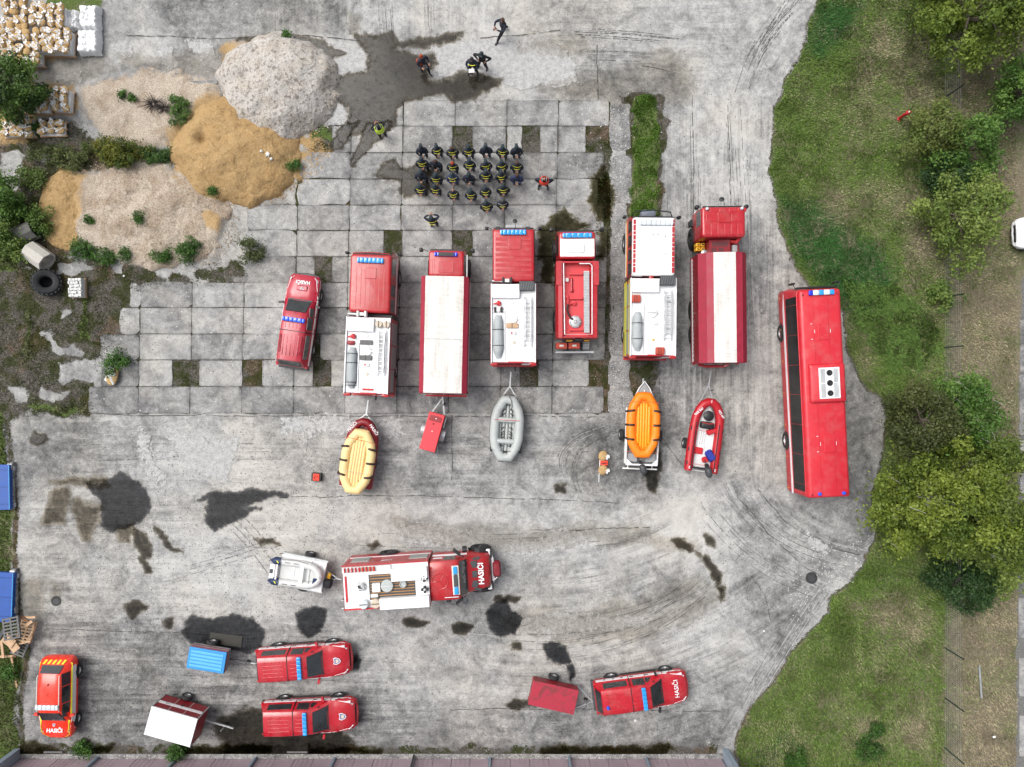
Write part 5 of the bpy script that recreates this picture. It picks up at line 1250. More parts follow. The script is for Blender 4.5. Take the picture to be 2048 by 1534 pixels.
 # roof seams, hatches
 for x in (-.42, .38): MB().box(x - .008, x + .008, y0 + .2, y1 - .45, H_ - .001, H_ + .006).build('roof_seam', M['red2'], root)
 for py, px in ((662, 1646), (887, 1658)):
  lx, ly = fr(px, py, H_)
  o = MB().rbox(lx - .28, lx + .30, ly - .48, ly + .48, H_, H_ + .04, .03, .015, 2).build('roof_hatch', M['busred'], root)
  for (a, b, w, l) in ((-.62, -.42, .10, .025), (-.62, .42, .10, .025), (-.46, 0, .02, .20), (.40, 0, .02, .20)):
   MB().box(lx + a - w / 2, lx + a + w / 2, ly + b - l / 2, ly + b + l / 2, H_ + .001, H_ + .008).build('hatch_marking', M['whitelet'], o)
 # air conditioning pod
 lx, ly = fr(1653, 766, H_);
 pod = MB().stack([(H_ - .05, lx - .98, lx + .98, ly - 1.08, ly + 1.08, .12), (H_ + .14, lx - .96, lx + .96, ly - 1.05, ly + 1.05, .14), (H_ + .22, lx - .88, lx + .88, ly - .96, ly + .96, .14)], 4).build('air_conditioning_pod', M['busred'], root, 40)
 MB().rbox(lx - .50, lx + .62, ly - .84, ly + .84, H_ + .22, H_ + .26, .02, .01, 1).build('grille_tray', M['white'], pod)
 for x0, x1 in ((-.42, -.16), (.28, .54)):
  for a, b in ((-.78, -.02), (.02, .78)):
   q = MB()
   for j in range(7): q.box(lx + x0 + (x1 - x0) * j / 7, lx + x0 + (x1 - x0) * (j + .55) / 7, ly + a, ly + b, H_ + .26, H_ + .275)
   q.build('condenser_fins', M['galv'], pod)
 for j in (-1, 0, 1):
  q = MB().revolve((lx + .06, ly + j * .55, H_ + .26), (0, 0, 1), [(0, .16), (.05, .16), (.06, .14), (.02, .13), (.02, 0)], 18)
  for a in range(6): q.obox((lx + .06 + .07 * math.cos(a * 1.047), ly + j * .55 + .07 * math.sin(a * 1.047), H_ + .30), (math.cos(a * 1.047), math.sin(a * 1.047), .2), .07, .12, .012)
  q.build('cooling_fan', M['black'], pod)
 for px, py in ((1639, 988), (1687, 986)):
  lx, ly = fr(px, py, H_); MB().revolve((lx, ly, H_ - .02), (0, 0, 1), [(0, .10), (.12, .09), (.16, .05), (.16, 0)], 14).build('beacon', M['pblue'], root, 35)
 for x, y in ((-.95, y1 - .28), (.92, y1 - .28), (-.95, y0 + .22), (.92, y0 + .22)):
  MB().rbox(x - .05, x + .05, y - .07, y + .07, H_ - .06, H_ + .02, .03, .02, 2).build('top_marker_lamp', M['maroon2'], root)
coach()
M['ribblue'] = mat('pale_blue_lid_rib', (.10, .42, .78), .4, dirt=.04)
m_ = NT('scuffed_crimson_lid'); o_ = m_.obj(); n_ = m_.noise(o_, 1.6, 4, .6, .8)
M['scuffed'] = m_.done(m_.bsdf(m_.mix(m_.map(n_, .50, .62), (.36, .022, .045, 1), (.20, .03, .035, 1)), .5).outputs[0])
# ------------------------------------------------------------------ cars
def shell(secs, crown=.03):
 """secs: (y, wlow, zlow, wbelt, zbelt, wtop, ztop) -> loft along y"""
 rings = []
 for (y, wl_, zl, wb, zb, wt, zt) in secs:
  zm = zl + (zb - zl) * .45
  half = [(wl_ * .8, zl), (wl_, zl + .10), (wl_ + (wb - wl_) * .6 + .012, zm), (wb, zb - .04), (wb - .03, zb + .01 if zt > zb + .05 else zb), (wt + .02, zt - .05), (wt - .04, zt), (wt * .5, zt + crown)]
  ring = [(x, y, z) for x, z in half] + [(-x, y, z) for x, z in half[::-1]]
  rings.append(ring)
 return MB().loft(rings)
def side_band(root, secs, za, zb_, ya, yb, name, mm, off=.012, both=True):
 """a plate following the car's flank between two heights"""
 S = [s for s in secs]
 def wx(y, z):
  for a, b in zip(S[:-1], S[1:]):
   if a[0] <= y <= b[0]:
    t = (y - a[0]) / (b[0] - a[0]); q = lerp(a, b, t); break
  else: q = S[0] if y < S[0][0] else S[-1]
  _, wl_, zl, wb, zb, wt, zt = q
  if z <= zb: return wl_ + (wb - wl_) * min(1, (z - zl) / max(.05, zb - zl)) + .012
  return wb - .03 + (wt + .02 - wb + .03) * min(1, (z - zb) / max(.05, zt - .05 - zb))
 for s_ in ((-1, 1) if both else (1,)):
  n = max(2, int((yb - ya) / .35)); r1 = []; r2 = []
  for i in range(n + 1):
   y = ya + (yb - ya) * i / n
   r1.append((s_ * (wx(y, za) + off), y, za)); r2.append((s_ * (wx(y, zb_) + off), y, zb_))
  inn1 = [(x - s_ * (off + .01), y, z) for x, y, z in r1]; inn2 = [(x - s_ * (off + .01), y, z) for x, y, z in r2]
  rings = [[a, b, c, d] for a, b, c, d in zip(r1, r2, inn2, inn1)]
  m_ = MB().loft(rings if s_ > 0 else [r[::-1] for r in rings]); m_.build(name, M[mm], root)
def shield(parent, x, y, z, rz=0, s=.17, tilt=0, sym='m'):
 pts = [(-.8, 1), (0, .8), (.8, 1), (1, .2), (.6, -.7), (0, -1.1), (-.6, -.7), (-1, .2)]
 o = MB().plate([(a * s, b * s, 0) for a, b in pts][::-1], .004).build('crest', M['whitelet'], parent)
 o.location = (x, y, z); o.rotation_euler = (R(tilt), 0, R(rz))
 MB().plate([(a * s * .84, b * s * .84, .004) for a, b in pts][::-1], .004).build('crest_field', M['crestblue'], o)
 MB().plate([(a * s * .5, b * s * .30 - .0, .009) for a, b in ((-1, 1), (1, 1), (.9, -1), (0, -1.6), (-.9, -1))][::-1], .004).build('crest_flame', M['tan'], o)
 return o
M['crestblue'] = mat('crest_dusty_blue', (.16, .16, .30), .5, dirt=.03)
def pickup(label, fr, variant=0, paint='pickred', color_mirror='pickred'):
 root = fr.root('pickup_truck', label, 'pickup', 'red fire service pickups with hard tops')
 secs = [(-2.66, .80, .50, .84, .95, .74, 1.00), (-2.58, .88, .42, .92, 1.04, .74, 1.20), (-2.32, .90, .40, .93, 1.08, .70, 1.74), (-1.4, .90, .38, .93, 1.10, .70, 1.80), (-.60, .90, .38, .93, 1.10, .69, 1.80),
   (.38, .90, .38, .93, 1.10, .66, 1.78), (1.18, .90, .38, .92, 1.08, .74, 1.16), (1.6, .90, .38, .92, 1.06, .80, 1.13), (2.2, .90, .40, .90, .98, .76, 1.06), (2.5, .86, .42, .86, .88, .68, .98), (2.66, .74, .45, .76, .78, .58, .86)]
 shell(secs).build('body', M[paint], root, 38)
 # windscreen
 MB().plate([(.66, 1.12, 1.225), (-.66, 1.12, 1.225), (-.57, .46, 1.775), (.57, .46, 1.775)], .03).build('windscreen', M['glass'], root)
 MB().box(-.70, .70, 1.14, 1.22, 1.17, 1.205).build('cowl', M['black'], root)
 MB().tube([(-.5, 1.16, 1.22), (.1, 1.0, 1.34)], .012, 4).build('wiper', M['black'], root)
 side_band(root, secs, 1.17, 1.66, -.48, .22, 'side_window', 'glass'); side_band(root, secs, 1.17, 1.52, .27, .78, 'side_window', 'glass')
 side_band(root, secs, 1.20, 1.62, -2.15, -.80, 'canopy_window', 'glass')
 MB().box(-.70, .70, -.66, -.62, 1.70, 1.845).build('canopy_gap', M['black'], root)
 side_band(root, secs, 1.10, 1.72, -.67, -.61, 'canopy_gap', 'black')
 # white flank stripe with door gaps
 for a, b in ((-2.5, -.66), (-.60, .30), (.34, 1.30), (1.36, 2.45)):
  side_band(root, secs, .78, 1.05, a, b, 'side_stripe', 'whitelet', .010)
 for a in (-2.0, -1.5, -1.0) if variant else (): side_band(root, secs, .88, .96, a - .06, a + .06, 'lamp_button', 'black', .024)
 for a in (-.45, .42): side_band(root, secs, .90, .97, a - .1, a + .1, 'door_handle', 'black', .03)
 # pressed ribs
 for x in (-.42, -.21, 0, .21, .42):
  MB().rbox(x - .025, x + .025, -2.05, -.85, 1.80, 1.838, .02, .01, 1).build('canopy_rib', M[paint], root)
  MB().rbox(x - .025, x + .025, -.50, .08 if abs(x) > .1 else -.1, 1.80, 1.835, .02, .01, 1).build('roof_rib', M[paint], root)
 if variant == 0:
  for s_ in (-1, 1): MB().tube([(s_ * .60, -1.9, 1.83), (s_ * .60, -1.8, 1.88), (s_ * .60, -1.0, 1.88), (s_ * .60, -.9, 1.83)], .025, 5).build('roof_rail', M['maroon2'], root)
 # rear glass and bumper
 MB().plate([(-.66, -2.60, 1.16), (.66, -2.60, 1.16), (.60, -2.36, 1.70), (-.60, -2.36, 1.70)], .02).build('rear_window', M['glass'], root)
 MB().rbox(-.88, .88, -2.78, -2.62, .48, .68, .06, .03, 2).build('rear_bumper', M['dgrey'], root)
 MB().tube([(-.88, 2.30, .62), (-.70, 2.66, .62), (0, 2.74, .62), (.70, 2.66, .62), (.88, 2.30, .62)], .09, 6).build('front_bumper', M['red2'] if variant else M['dgrey'], root, 35)
 MB().box(-.50, .50, 2.60, 2.68, .68, .84).build('grille', M['black'], root)
 for s_ in (-1, 1):
  MB().plate([(s_ * .84, 2.36, .88), (s_ * .60, 2.60, .88), (s_ * .58, 2.56, .99), (s_ * .82, 2.30, 1.0)][::-s_], .02).build('headlight', M['clear'], root)
  MB().rbox(s_ * .84 - .06, s_ * .84 + .06, -2.66, -2.56, .80, 1.10, .02, .02, 1).build('tail_lamp', M['redlet'], root)
  MB().obox((s_ * 1.06, .92, 1.18), (s_ * 1, -.25, 0), .12, .26, .18).build('mirror', M[color_mirror], root)
  for yw in (-1.55, 1.62):
   wheel(root, s_ * .83, yw, .39, .26, s_)
   pts = [(s_ * .925, yw + .46 * math.cos(t), .40 + .46 * math.sin(t)) for t in np.linspace(0, PI, 11)]
   MB().plate(pts if s_ < 0 else pts[::-1], .006).build('wheel_arch', M['black'], root)
  MB().box(s_ * .93 - .03, s_ * .93 + .03, -1.0, 1.1, .36, .42).build('side_step', M['black'], root)
  side_band(root, secs, .45, .47, -1.0, 1.1, 'sill_line', 'maroon2', .004, False) if s_ > 0 else None
 # dark window trim line of the roof
 lens = 'pblue' if variant == 0 else 'blue'
 lightbar(root, 0, -.02 if variant == 0 else .05, 1.83, 1.28, .26, .13, lens, 4)
 MB().tube([(0, .42, 1.80), (.02, .36, 1.95)], .012, 4).build('antenna', M['black'], root)
 if variant == 0:
  MB().rbox(-.30, .30, 1.72, 2.02, 1.13, 1.20, .03, .04, 2).build('bonnet_scoop', M[paint], root)
  MB().box(-.24, .24, 2.015, 2.03, 1.14, 1.185).build('scoop_mouth', M['black'], root)
  shield(root, 0, 1.85, 1.205, 180, .09)
  text_obj('HASIČI', .26, M['whitelet'], root, (0, 2.22, 1.135), (R(-6), 0, PI), bold=.010)
 elif variant == 1:
  shield(root, 0, 2.0, 1.16, 180, .21, -3)
 else:
  text_obj('HASIČI', .34, M['whitelet'], root, (-.02, 2.02, 1.185), (R(0), 0, PI), bold=.004)
  MB().revolve((-.25 + .5, -2.05, 1.82), (0, 0, 1), [(0, .10), (.10, .09), (.16, .04), (.16, 0)], 14).build('beacon', M['pblue'], root, 35)
 return root
PK = 1.15
pickup('crimson pickup with a bonnet scoop, at the left end of the parked row', Fr(595, 641, PK, -8.2), 0, 'crimson', 'black')
pickup('red pickup with a crest on its bonnet, coupled to the blue lidded trailer', Fr(604, 1327, PK, -86.0), 1)
pickup('red pickup with a crest on its bonnet, standing alone nearest the garage wall', Fr(615, 1436, PK, -87.6), 1)
pickup('red pickup lettered on its bonnet, in front of the crimson flat-lid trailer', Fr(1283, 1387, PK, -82.4), 2, color_mirror='black')
def estate(label, fr, paint, name='estate_car', white=False):
 root = fr.root(name, label, 'car')
 secs = [(-2.34, .74, .45, .78, .75, .66, .95), (-2.26, .84, .40, .88, .95, .68, 1.08), (-2.05, .88, .34, .92, 1.02, .68, 1.22), (-1.60, .90, .30, .93, 1.04, .62, 1.60), (-.9, .90, .28, .93, 1.04, .64, 1.66), (.0, .90, .28, .93, 1.03, .64, 1.67),
   (.45, .90, .28, .93, 1.02, .62, 1.62), (1.22, .90, .30, .92, .98, .76, 1.06), (1.7, .89, .30, .91, .94, .78, 1.0), (2.1, .84, .34, .86, .84, .70, .90), (2.32, .66, .38, .70, .66, .52, .76)]
 shell(secs, .04).build('body', M[paint], root, 38)
 MB().plate([(.68, 1.16, 1.13), (-.68, 1.16, 1.13), (-.56, .54, 1.60), (.56, .54, 1.60)], .03).build('windscreen', M['glass'], root)
 MB().plate([(-.62, -2.03, 1.27), (.62, -2.03, 1.27), (.54, -1.68, 1.60), (-.54, -1.68, 1.60)], .03).build('rear_window', M['glass'], root)
 for a, b in ((-1.65, -.95), (-.90, .02), (.07, .85)):
  side_band(root, secs, 1.10, 1.50 if b > .5 else 1.55, a, b, 'side_window', 'glass', .014)
 if not white:
  side_band(root, secs, 1.0, 1.045, -2.1, 1.9, 'side_stripe', 'yellow', .014)
  side_band(root, secs, .62, .97, -1.9, 1.85, 'side_panel', 'whitelet', .010)
  for s_ in (-1, 1):
   MB().tube([(s_ * .60, -1.6, 1.66), (s_ * .62, -1.5, 1.72), (s_ * .63, .3, 1.73), (s_ * .61, .42, 1.66)], .028, 5).build('roof_rail', M['silvertape'], root)
  MB().tube([(-.80, 1.5, 1.00), (-.82, 1.75, .96), (-.76, 2.05, .88), (-.55, 2.24, .80), (0, 2.30, .80), (.55, 2.24, .80), (.76, 2.05, .88), (.82, 1.75, .96), (.80, 1.5, 1.00)], .016, 5).build('bonnet_edge_stripe', M['yellow'], root)
  text_obj('HASIČI', .30, M['whitelet'], root, (0, 1.80, 1.065), (R(-5), 0, PI), bold=.010)
  shield(root, 0, 1.45, 1.12, 180, .09, -4)
  o = lightbar(root, 0, .15, 1.70, 1.30, .30, .14, 'clear', 4)
  for k in range(5):
   x = -.66 + k * .27
   MB().plate([(x, -2.27, 1.08), (x + .12, -2.27, 1.08), (x + .20, -2.09, 1.26), (x + .08, -2.09, 1.26)], .02).build('chevron', M['yellow'], root)
  MB().obox((0, -1.1, 1.72), (.3, 1, 0), .03, .12, .06).build('roof_antenna', M['black'], root); MB().obox((.02, -.55, 1.72), (1, 1.5, 0), .02, .16, .03).build('roof_antenna', M['black'], root)
 for s_ in (-1, 1):
  MB().obox((s_ * 1.02, .86, 1.08), (s_, -.25, 0), .12, .24, .14).build('mirror', M[paint], root)
  MB().plate([(s_ * .84, 1.95, .80), (s_ * .60, 2.22, .74), (s_ * .58, 2.18, .84), (s_ * .80, 1.88, .93)][::-s_], .02).build('headlight', M['clear'], root)
  MB().plate([(s_ * .90, -2.05, .90), (s_ * .72, -2.28, .90), (s_ * .70, -2.24, 1.02), (s_ * .88, -2.02, 1.02)][::s_], .02).build('tail_lamp', M['redlet'], root)
  for yw in (-1.38, 1.42):
   wheel(root, s_ * .83, yw, .35, .23, s_, 0, 'alu')
   pts = [(s_ * .922, yw + .41 * math.cos(t), .36 + .41 * math.sin(t)) for t in np.linspace(0, PI, 11)]
   MB().plate(pts if s_ < 0 else pts[::-1], .008).build('wheel_arch', M['black'], root)
 MB().tube([(-.84, 1.9, .55), (-.66, 2.28, .55), (0, 2.37, .55), (.66, 2.28, .55), (.84, 1.9, .55)], .07, 6).build('front_bumper', M[paint], root, 35)
 MB().box(-.5, .5, 2.30, 2.36, .60, .74).build('grille', M['black'], root)
 if white:
  MB().tube([(-.80, 2.0, .70), (-.60, 2.28, .66), (0, 2.36, .64), (.60, 2.28, .66), (.80, 2.0, .70)], .035, 6).build('lower_trim', M['black'], root)
  for s_ in (-1, 1): MB().tube([(s_ * .66, 1.2, 1.09), (s_ * .60, 1.7, 1.03), (s_ * .42, 2.2, .84)], .018, 5).build('bonnet_seam', M['dgrey'], root)
 return root
estate('bright orange-red estate with yellow stripes and clear light bar, by the timber pile', Fr(108, 1400, 1.15, 179.0), 'neon')
estate('white car whose nose peeps in at the right edge on the path', Fr(2119, 462, 1.0, 92), 'white', 'parked_car', True)
# ------------------------------------------------------------------ bonneted fire engine
def bonneted():
 fr = Fr(835, 1166, 3.0, -86.3); k = (CAM_H - 3.0) / FPX
 root = fr.root('fire_engine', 'bonneted fire engine lettered on its bonnet, with striped grip floor on its white roof', 'fire engine')
 # local y runs towards the front (right in the photograph); x>0 is the side away from the yard centre
 X = 1.22
 y = lambda px: (px - 835) * k
 b0, b1 = y(686), y(859); c0, c1 = y(860), y(915)
 h = 3.05
 MB().rbox(-X, X, b0, b1, .7, h - .10, .04, .02, 1).build('equipment_body', M['red'], root)
 MB().rbox(-X + .03, X - .03, b0 + .03, b1 - .02, h - .10, h - .04, .03, .01, 1).build('roof_deck', M['white'], root)
 z = h - .04
 # flanks: shutters and lettering on the side that faces the yard
 for s_ in (-1, 1):
  for a, b in ((b0 + .35, b0 + 1.35), (b1 - 1.15, b1 - .12)):
   sh = MB().box(s_ * X + (0 if s_ > 0 else -.02), s_ * X + (.02 if s_ > 0 else 0), a, b, 1.6, 2.45).build('roller_shutter', M['shutter'], root)
   me = MB().box(0, .012, a + .02, b - .02, 0, .07).mesh('slat', M['shutter'])
   for q in range(9): inst('slat', me, sh, (s_ * (X + .022) - (0 if s_ > 0 else .012), 0, 1.62 + q * .09))
  MB().box(s_ * (X + .012) - .012, s_ * (X + .012) + .012, b0 + .1, b1 - .05, 1.42, 1.50).build('side_stripe', M['whitelet'], root)
  text_obj('HASIČI', .20, M['whitelet'], root, (s_ * (X + .022), (b0 + b1) / 2, 2.5), (R(90), 0, R(90 * s_)), bold=.004)
  MB().box(s_ * (X - .03) - .03, s_ * (X - .03) + .03, b0, b1, z, z + .12).build('deck_rail', M['red'] if s_ < 0 else M['redlet'], root)
 # grip floor with light strips
 fl = MB().box(-.62, .75, b0 + 1.42, b1 - .78, z, z + .02).build('grip_floor', M['dgrey'], root)
 me = MB().box(-.018, .018, b0 + 1.50, b1 - .82, z + .02, z + .035).mesh('grip_strip', M['treadbrown'])
 for j in range(9): inst('grip_strip', me, fl, (-.55 + j * .155, 0, 0))
 # chests
 MB().rbox(-X + .30, -X + .98, b1 - 2.02, b1 - .06, z, z + .34, .03, .02, 2).build('storage_chest', M['white'], root)
 MB().rbox(.64, X + .02, b0 + 2.0, b1 - .03, z, z + .36, .03, .02, 2).build('storage_chest', M['white'], root)
 # tool row along the yard side
 MB().box(-X + .10, -X + .40, b0 + .02, b1 - 2.05, z, z + .10).build('tool_tray', M['offwhite'], root)
 for j in range(9):
  a = b0 + .18 + j * .20
  MB().obox((-X + .25, a, z + .17), (1, .08, 0), .05 if j < 4 else .07, .24, .14).build('tool_bracket', M['redlet'], root)
 for j in range(4): MB().box(-X + .14, -X + .36, b0 + 1.08 + j * .2, b0 + 1.16 + j * .2, z + .10, z + .13).build('tool_handle', M['treadbrown'], root)
 # hatches on the floor
 o = MB().revolve((.02, b0 + 2.42, z + .02), (0, 0, 1), [(0, .34), (.12, .34), (.15, .31), (.15, 0)], 28).build('tank_hatch', M['lgrey'], root, 35)
 MB().box(.0, .04, b0 + 2.08, b0 + 2.76, z + .17, z + .18).build('hatch_clamp', M['alu'], o)
 MB().revolve((-.02, b0 + 3.30, z + .02), (0, 0, 1), [(0, .19), (.14, .19), (.17, .15), (.10, .12), (.10, 0)], 20).build('vent_pot', M['lgrey'], root, 35)
 MB().rbox(-.18, .30, b0 + 1.62, b0 + 2.06, z + .02, z + .22, .03, .02, 2).build('hatch_box', M['offwhite'], root)
 MB().rbox(.42, .60, b0 + 1.50, b0 + 1.90, z + .02, z + .14, .02, .02, 1).build('hatch_box', M['offwhite'], root)
 # rear monitor plate
 p = MB().rbox(-.28, .22, b0 + .82, b0 + 1.28, z, z + .02, .02, .005, 1).build('monitor_plate', M['galv'], root)
 MB().tube([(-.15, b0 + 1.05, z + .05), (-.12, b0 + 1.18, z + .22), (.0, b0 + 1.2, z + .26), (.12, b0 + 1.1, z + .2), (.1, b0 + .9, z + .12)], .05, 7).build('monitor_pipe', M['galv'], p, True)
 MB().obox((.05, b0 + .9, z + .1), (1, .4, 0), .07, .3, .08).build('monitor_handle', M['black'], p)
 # two hose drums at the rear
 for j, mm in enumerate(('clear', 'tan')):
  o = MB().revolve((X - .32, b0 + 1.12 + j * .66, z), (0, 0, 1), [(0, .25), (.30, .25), (.33, .22), (.33, 0)], 24).build('hose_drum', M[mm], root, 35)
  MB().box(X - .34, X - .30, b0 + .9 + j * .66, b0 + 1.34 + j * .66, z + .33, z + .35).build('strap', M['brown'], o)
 MB().box(-.62, .80, b0 + .12, b0 + .22, z, z + .05).build('rear_rail', M['redlet'], root)
 st = MB()
 for j in range(4): st.box(X - .55, X - .15, b0 - .10, b0 - .02, 1.2 + j * .4, 1.25 + j * .4)
 st.box(X - .58, X - .54, b0 - .14, b0 - .02, .9, h + .05).box(X - .15, X - .11, b0 - .14, b0 - .02, .9, h + .05)
 st.build('rear_ladder', M['alu'], root)
 for q in (-.30, .30):
  o = MB().rbox(q - .06, q + .06, b1 - .30, b1 - .18, z, z + .34, .02, .02, 1).build('lamp_mast', M['alu'], root)
  for a, b in ((-.12, 0), (.12, 0), (0, -.14), (0, .14)): MB().rbox(q + a - .07, q + a + .07, b1 - .24 + b - .07, b1 - .24 + b + .07, z + .18, z + .34, .04, .03, 2).build('work_lamp', M['black'], o)
 MB().rbox(-X + .02, X - .02, b1 + .01, c0 - .01, .9, 2.5, .03, .02, 1).build('cab_gap_bulkhead', M['black'], root)
 # cab, then bonnet
 zc = 2.88; cx = 1.12
 secs = [(c0, cx, .75, cx, 1.65, cx - .08, zc - .03), (c0 + .12, cx, .75, cx, 1.65, cx - .06, zc), (c1 - .05, cx, .75, cx, 1.65, cx - .06, zc), (c1 + .06, cx, .75, cx, 1.65, cx - .09, zc - .04), (c1 + .52, cx, .8, cx, 1.62, cx - .18, 2.02), (c1 + .60, cx, .8, cx - .02, 1.58, cx - .22, 1.96),
   (y(962), 1.04, .8, 1.0, 1.45, .86, 1.80), (y(974), .96, .85, .94, 1.3, .80, 1.66), (y(979), .88, .9, .86, 1.15, .72, 1.45)]
 shell(secs, .03).build('cab', M['red2'], root, 38)
 MB().plate([(.92, c1 + .47, 2.10), (-.92, c1 + .47, 2.10), (-.98, c1 + .12, 2.74), (.98, c1 + .12, 2.74)], .02).build('windscreen', M['glass'], root)
 MB().tube([(-.7, c1 + .5, 2.08), (-.1, c1 + .30, 2.45)], .02, 4).build('wiper', M['black'], root)
 side_band(root, secs, 1.85, 2.65, c0 + .75, c1 - .12, 'side_window', 'glass', .014)
 side_band(root, secs, 1.60, 1.78, c0 + .05, c1 + .5, 'side_stripe', 'whitelet', .014)
 for x in (-.55, 0, .55): MB().rbox(x - .19, x + .19, c1 + .66, c1 + 1.04, 1.86, 1.955, .03, .02, 2).build('bonnet_vent', M['dgrey'], root)
 for s_ in (-1, 1): MB().obox((s_ * .84, c1 + .90, 1.87), (s_ * .15, 1, -.1), .14, .62, .06).build('bonnet_vent', M['dgrey'], root)
 text_obj('HASIČI', .42, M['whitelet'], root, (0, y(961), 1.90), (R(-3), 0, PI), bold=.014, sx=.95)
 # steering-wheel like roof pressing and hatch
 rr = MB().tube([(.02 + .42 * math.cos(a), c1 - .95 + .42 * math.sin(a), zc + .03) for a in np.linspace(0, 2 * PI, 25)[:-1]], .02, 5, True).build('roof_pressing', M['red2'], root)
 for a in (R(-90), R(30), R(150)): MB().tube([(.02, c1 - .95, zc + .03), (.02 + .42 * math.cos(a), c1 - .95 + .42 * math.sin(a), zc + .03)], .018, 5).build('roof_pressing', M['red2'], rr)
 MB().tube([(.02, c1 - .95 - .42, zc + .03), (.03, c0 + .35, zc + .04)], .03, 5).build('roof_pressing', M['red2'], rr)
 for x, q in ((-.72, c0 + .1), (-.72, c0 + .82), (-.1, c0 + .5)): MB().rbox(x - .05, x + .05, q - .05, q + .05, zc, zc + .06, .02, .02, 1).build('roof_stud', M['redlet'], root)
 # light bar laid across the cab front
 o = MB().rbox(-.80, .80, c1 - .28, c1 + .10, zc + .03, zc + .10, .03, .02, 2).build('light_bar', M['silvertape'], root)
 for (a, b, mm) in ((-.76, -.36, 'blue'), (-.33, .33, 'dgrey'), (.36, .76, 'blue')): MB().rbox(a, b, c1 - .20, c1 + .02, zc + .10, zc + .19, .03, .03, 2).build('lens', M[mm], o)
 MB().tube([(.92, c1 - .75, zc + .06), (.90, c1 - .72, zc + .12), (.90, c1 + .0, zc + .12), (.92, c1 + .02, zc + .06)], .02, 5).build('grab_rail', M['white'], root)
 for s_ in (-1, 1):
  MB().tube([(s_ * 1.08, c1 + .35, 2.2), (s_ * 1.28, c1 + .1, 2.4), (s_ * 1.42, c1 - .12, 2.3)], .03, 5).obox((s_ * 1.36, c1 - .02, 2.2), (s_ * .8, -1, 0), .10, .46, .45).build('mirror', M['black'], root)
 MB().revolve((1.32, c1 + .30, 2.3), (0, 0, 1), [(0, .17), (.04, .19), (.07, .12), (.07, 0)], 16).build('kerb_mirror', M['dgrey'], root, 35)
 MB().rbox(1.22, 1.38, c1 - .75, c1 - .48, 2.0, 2.3, .04, .03, 2).build('side_mirror', M['black'], root)
 bp = MB().tube([(-1.12, y(965), 1.0), (-1.10, y(978), 1.05), (-.6, y(984), 1.05), (.6, y(984), 1.05), (1.10, y(978), 1.05), (1.12, y(965), 1.0)], .085, 7).build('bumper', M['white'], root, 40)
 for s_ in (-1, 1): MB().rbox(s_ * .86 - .20, s_ * .86 + .20, y(980), y(984), 1.08, 1.16, .02, .01, 1).build('fog_lamp', M['black'], bp)
 MB().tube([(-.45, y(986), 1.1), (-.35, y(991), 1.1), (.5, y(991), 1.1), (.6, y(986), 1.1)], .035, 5).build('bull_bar', M['white'], root)
 w = MB().stack([(.75, -.42, .42, y(985), y(999), .1), (1.15, -.45, .45, y(984), y(1001), .15), (1.32, -.30, .34, y(986), y(998), .12)], 4).build('winch_cover', M['wrinkled'] , root, 50)
 chassis(root, 2.5, b0 + .1, c1 + .8, [b0 + 2.15, c1 + 1.18], .55, .34, 'black')
 o = MB().revolve((-X - .0, c0 + 1.85, 1.15), (0, 1, 0), [(-.12, .12), (-.12, .22), (.12, .22), (.12, .12)], 14).build('air_tank', M['black'], root)
 # crest on the door
 for s_ in (-1, 1): MB().plate([(s_ * (cx - .02), c0 + .2, 2.15), (s_ * (cx - .02), c0 + .62, 2.15), (s_ * (cx - .05), c0 + .72, 2.3), (s_ * (cx - .07), c0 + .62, 2.45), (s_ * (cx - .07), c0 + .2, 2.45), (s_ * (cx - .05), c0 + .1, 2.3)][::s_], .014).build('door_crest', M['whitelet'], root)
M['wrinkled'] = mat('dark_red_winch_cover', (.20, .004, .014), .6, bumpy=1.0, dsc=7)
bonneted()
# ------------------------------------------------------------------ trailers
def drawbar(root, y0, y1, z=.5, spread=.32, mm='galv', jockey=True, kind='A'):
 b = MB()
 if kind == 'A':
  for s_ in (-1, 1): b.obox((s_ * spread / 2, (y0 + y1) / 2, z), (-s_ * spread, y1 - y0, 0), .06, math.hypot(spread, y1 - y0), .07)
 else: b.obox((0, (y0 + y1) / 2, z), (0, 1, 0), .08, y1 - y0, .08)
 o = b.build('drawbar', M[mm], root)
 MB().obox((0, y1 + .08, z + .02), (0, 1, 0), .07, .26, .09).build('coupling', M['galv'], o)
 if jockey:
  MB().cyl((.12, y1 - .35, .2), (.12, y1 - .35, z + .45), .03, 8).build('jockey_post', M['galv'], o)
  MB().revolve((.12, y1 - .35, .11), (1, 0, 0), [(-.04, .06), (-.04, .11), (.04, .11), (.04, .06)], 14).build('jockey_wheel', M['rubber'], o)
  MB().tube([(.12, y1 - .35, z + .45), (.26, y1 - .42, z + .48)], .015, 5).build('jockey_handle', M['black'], o)
 return o
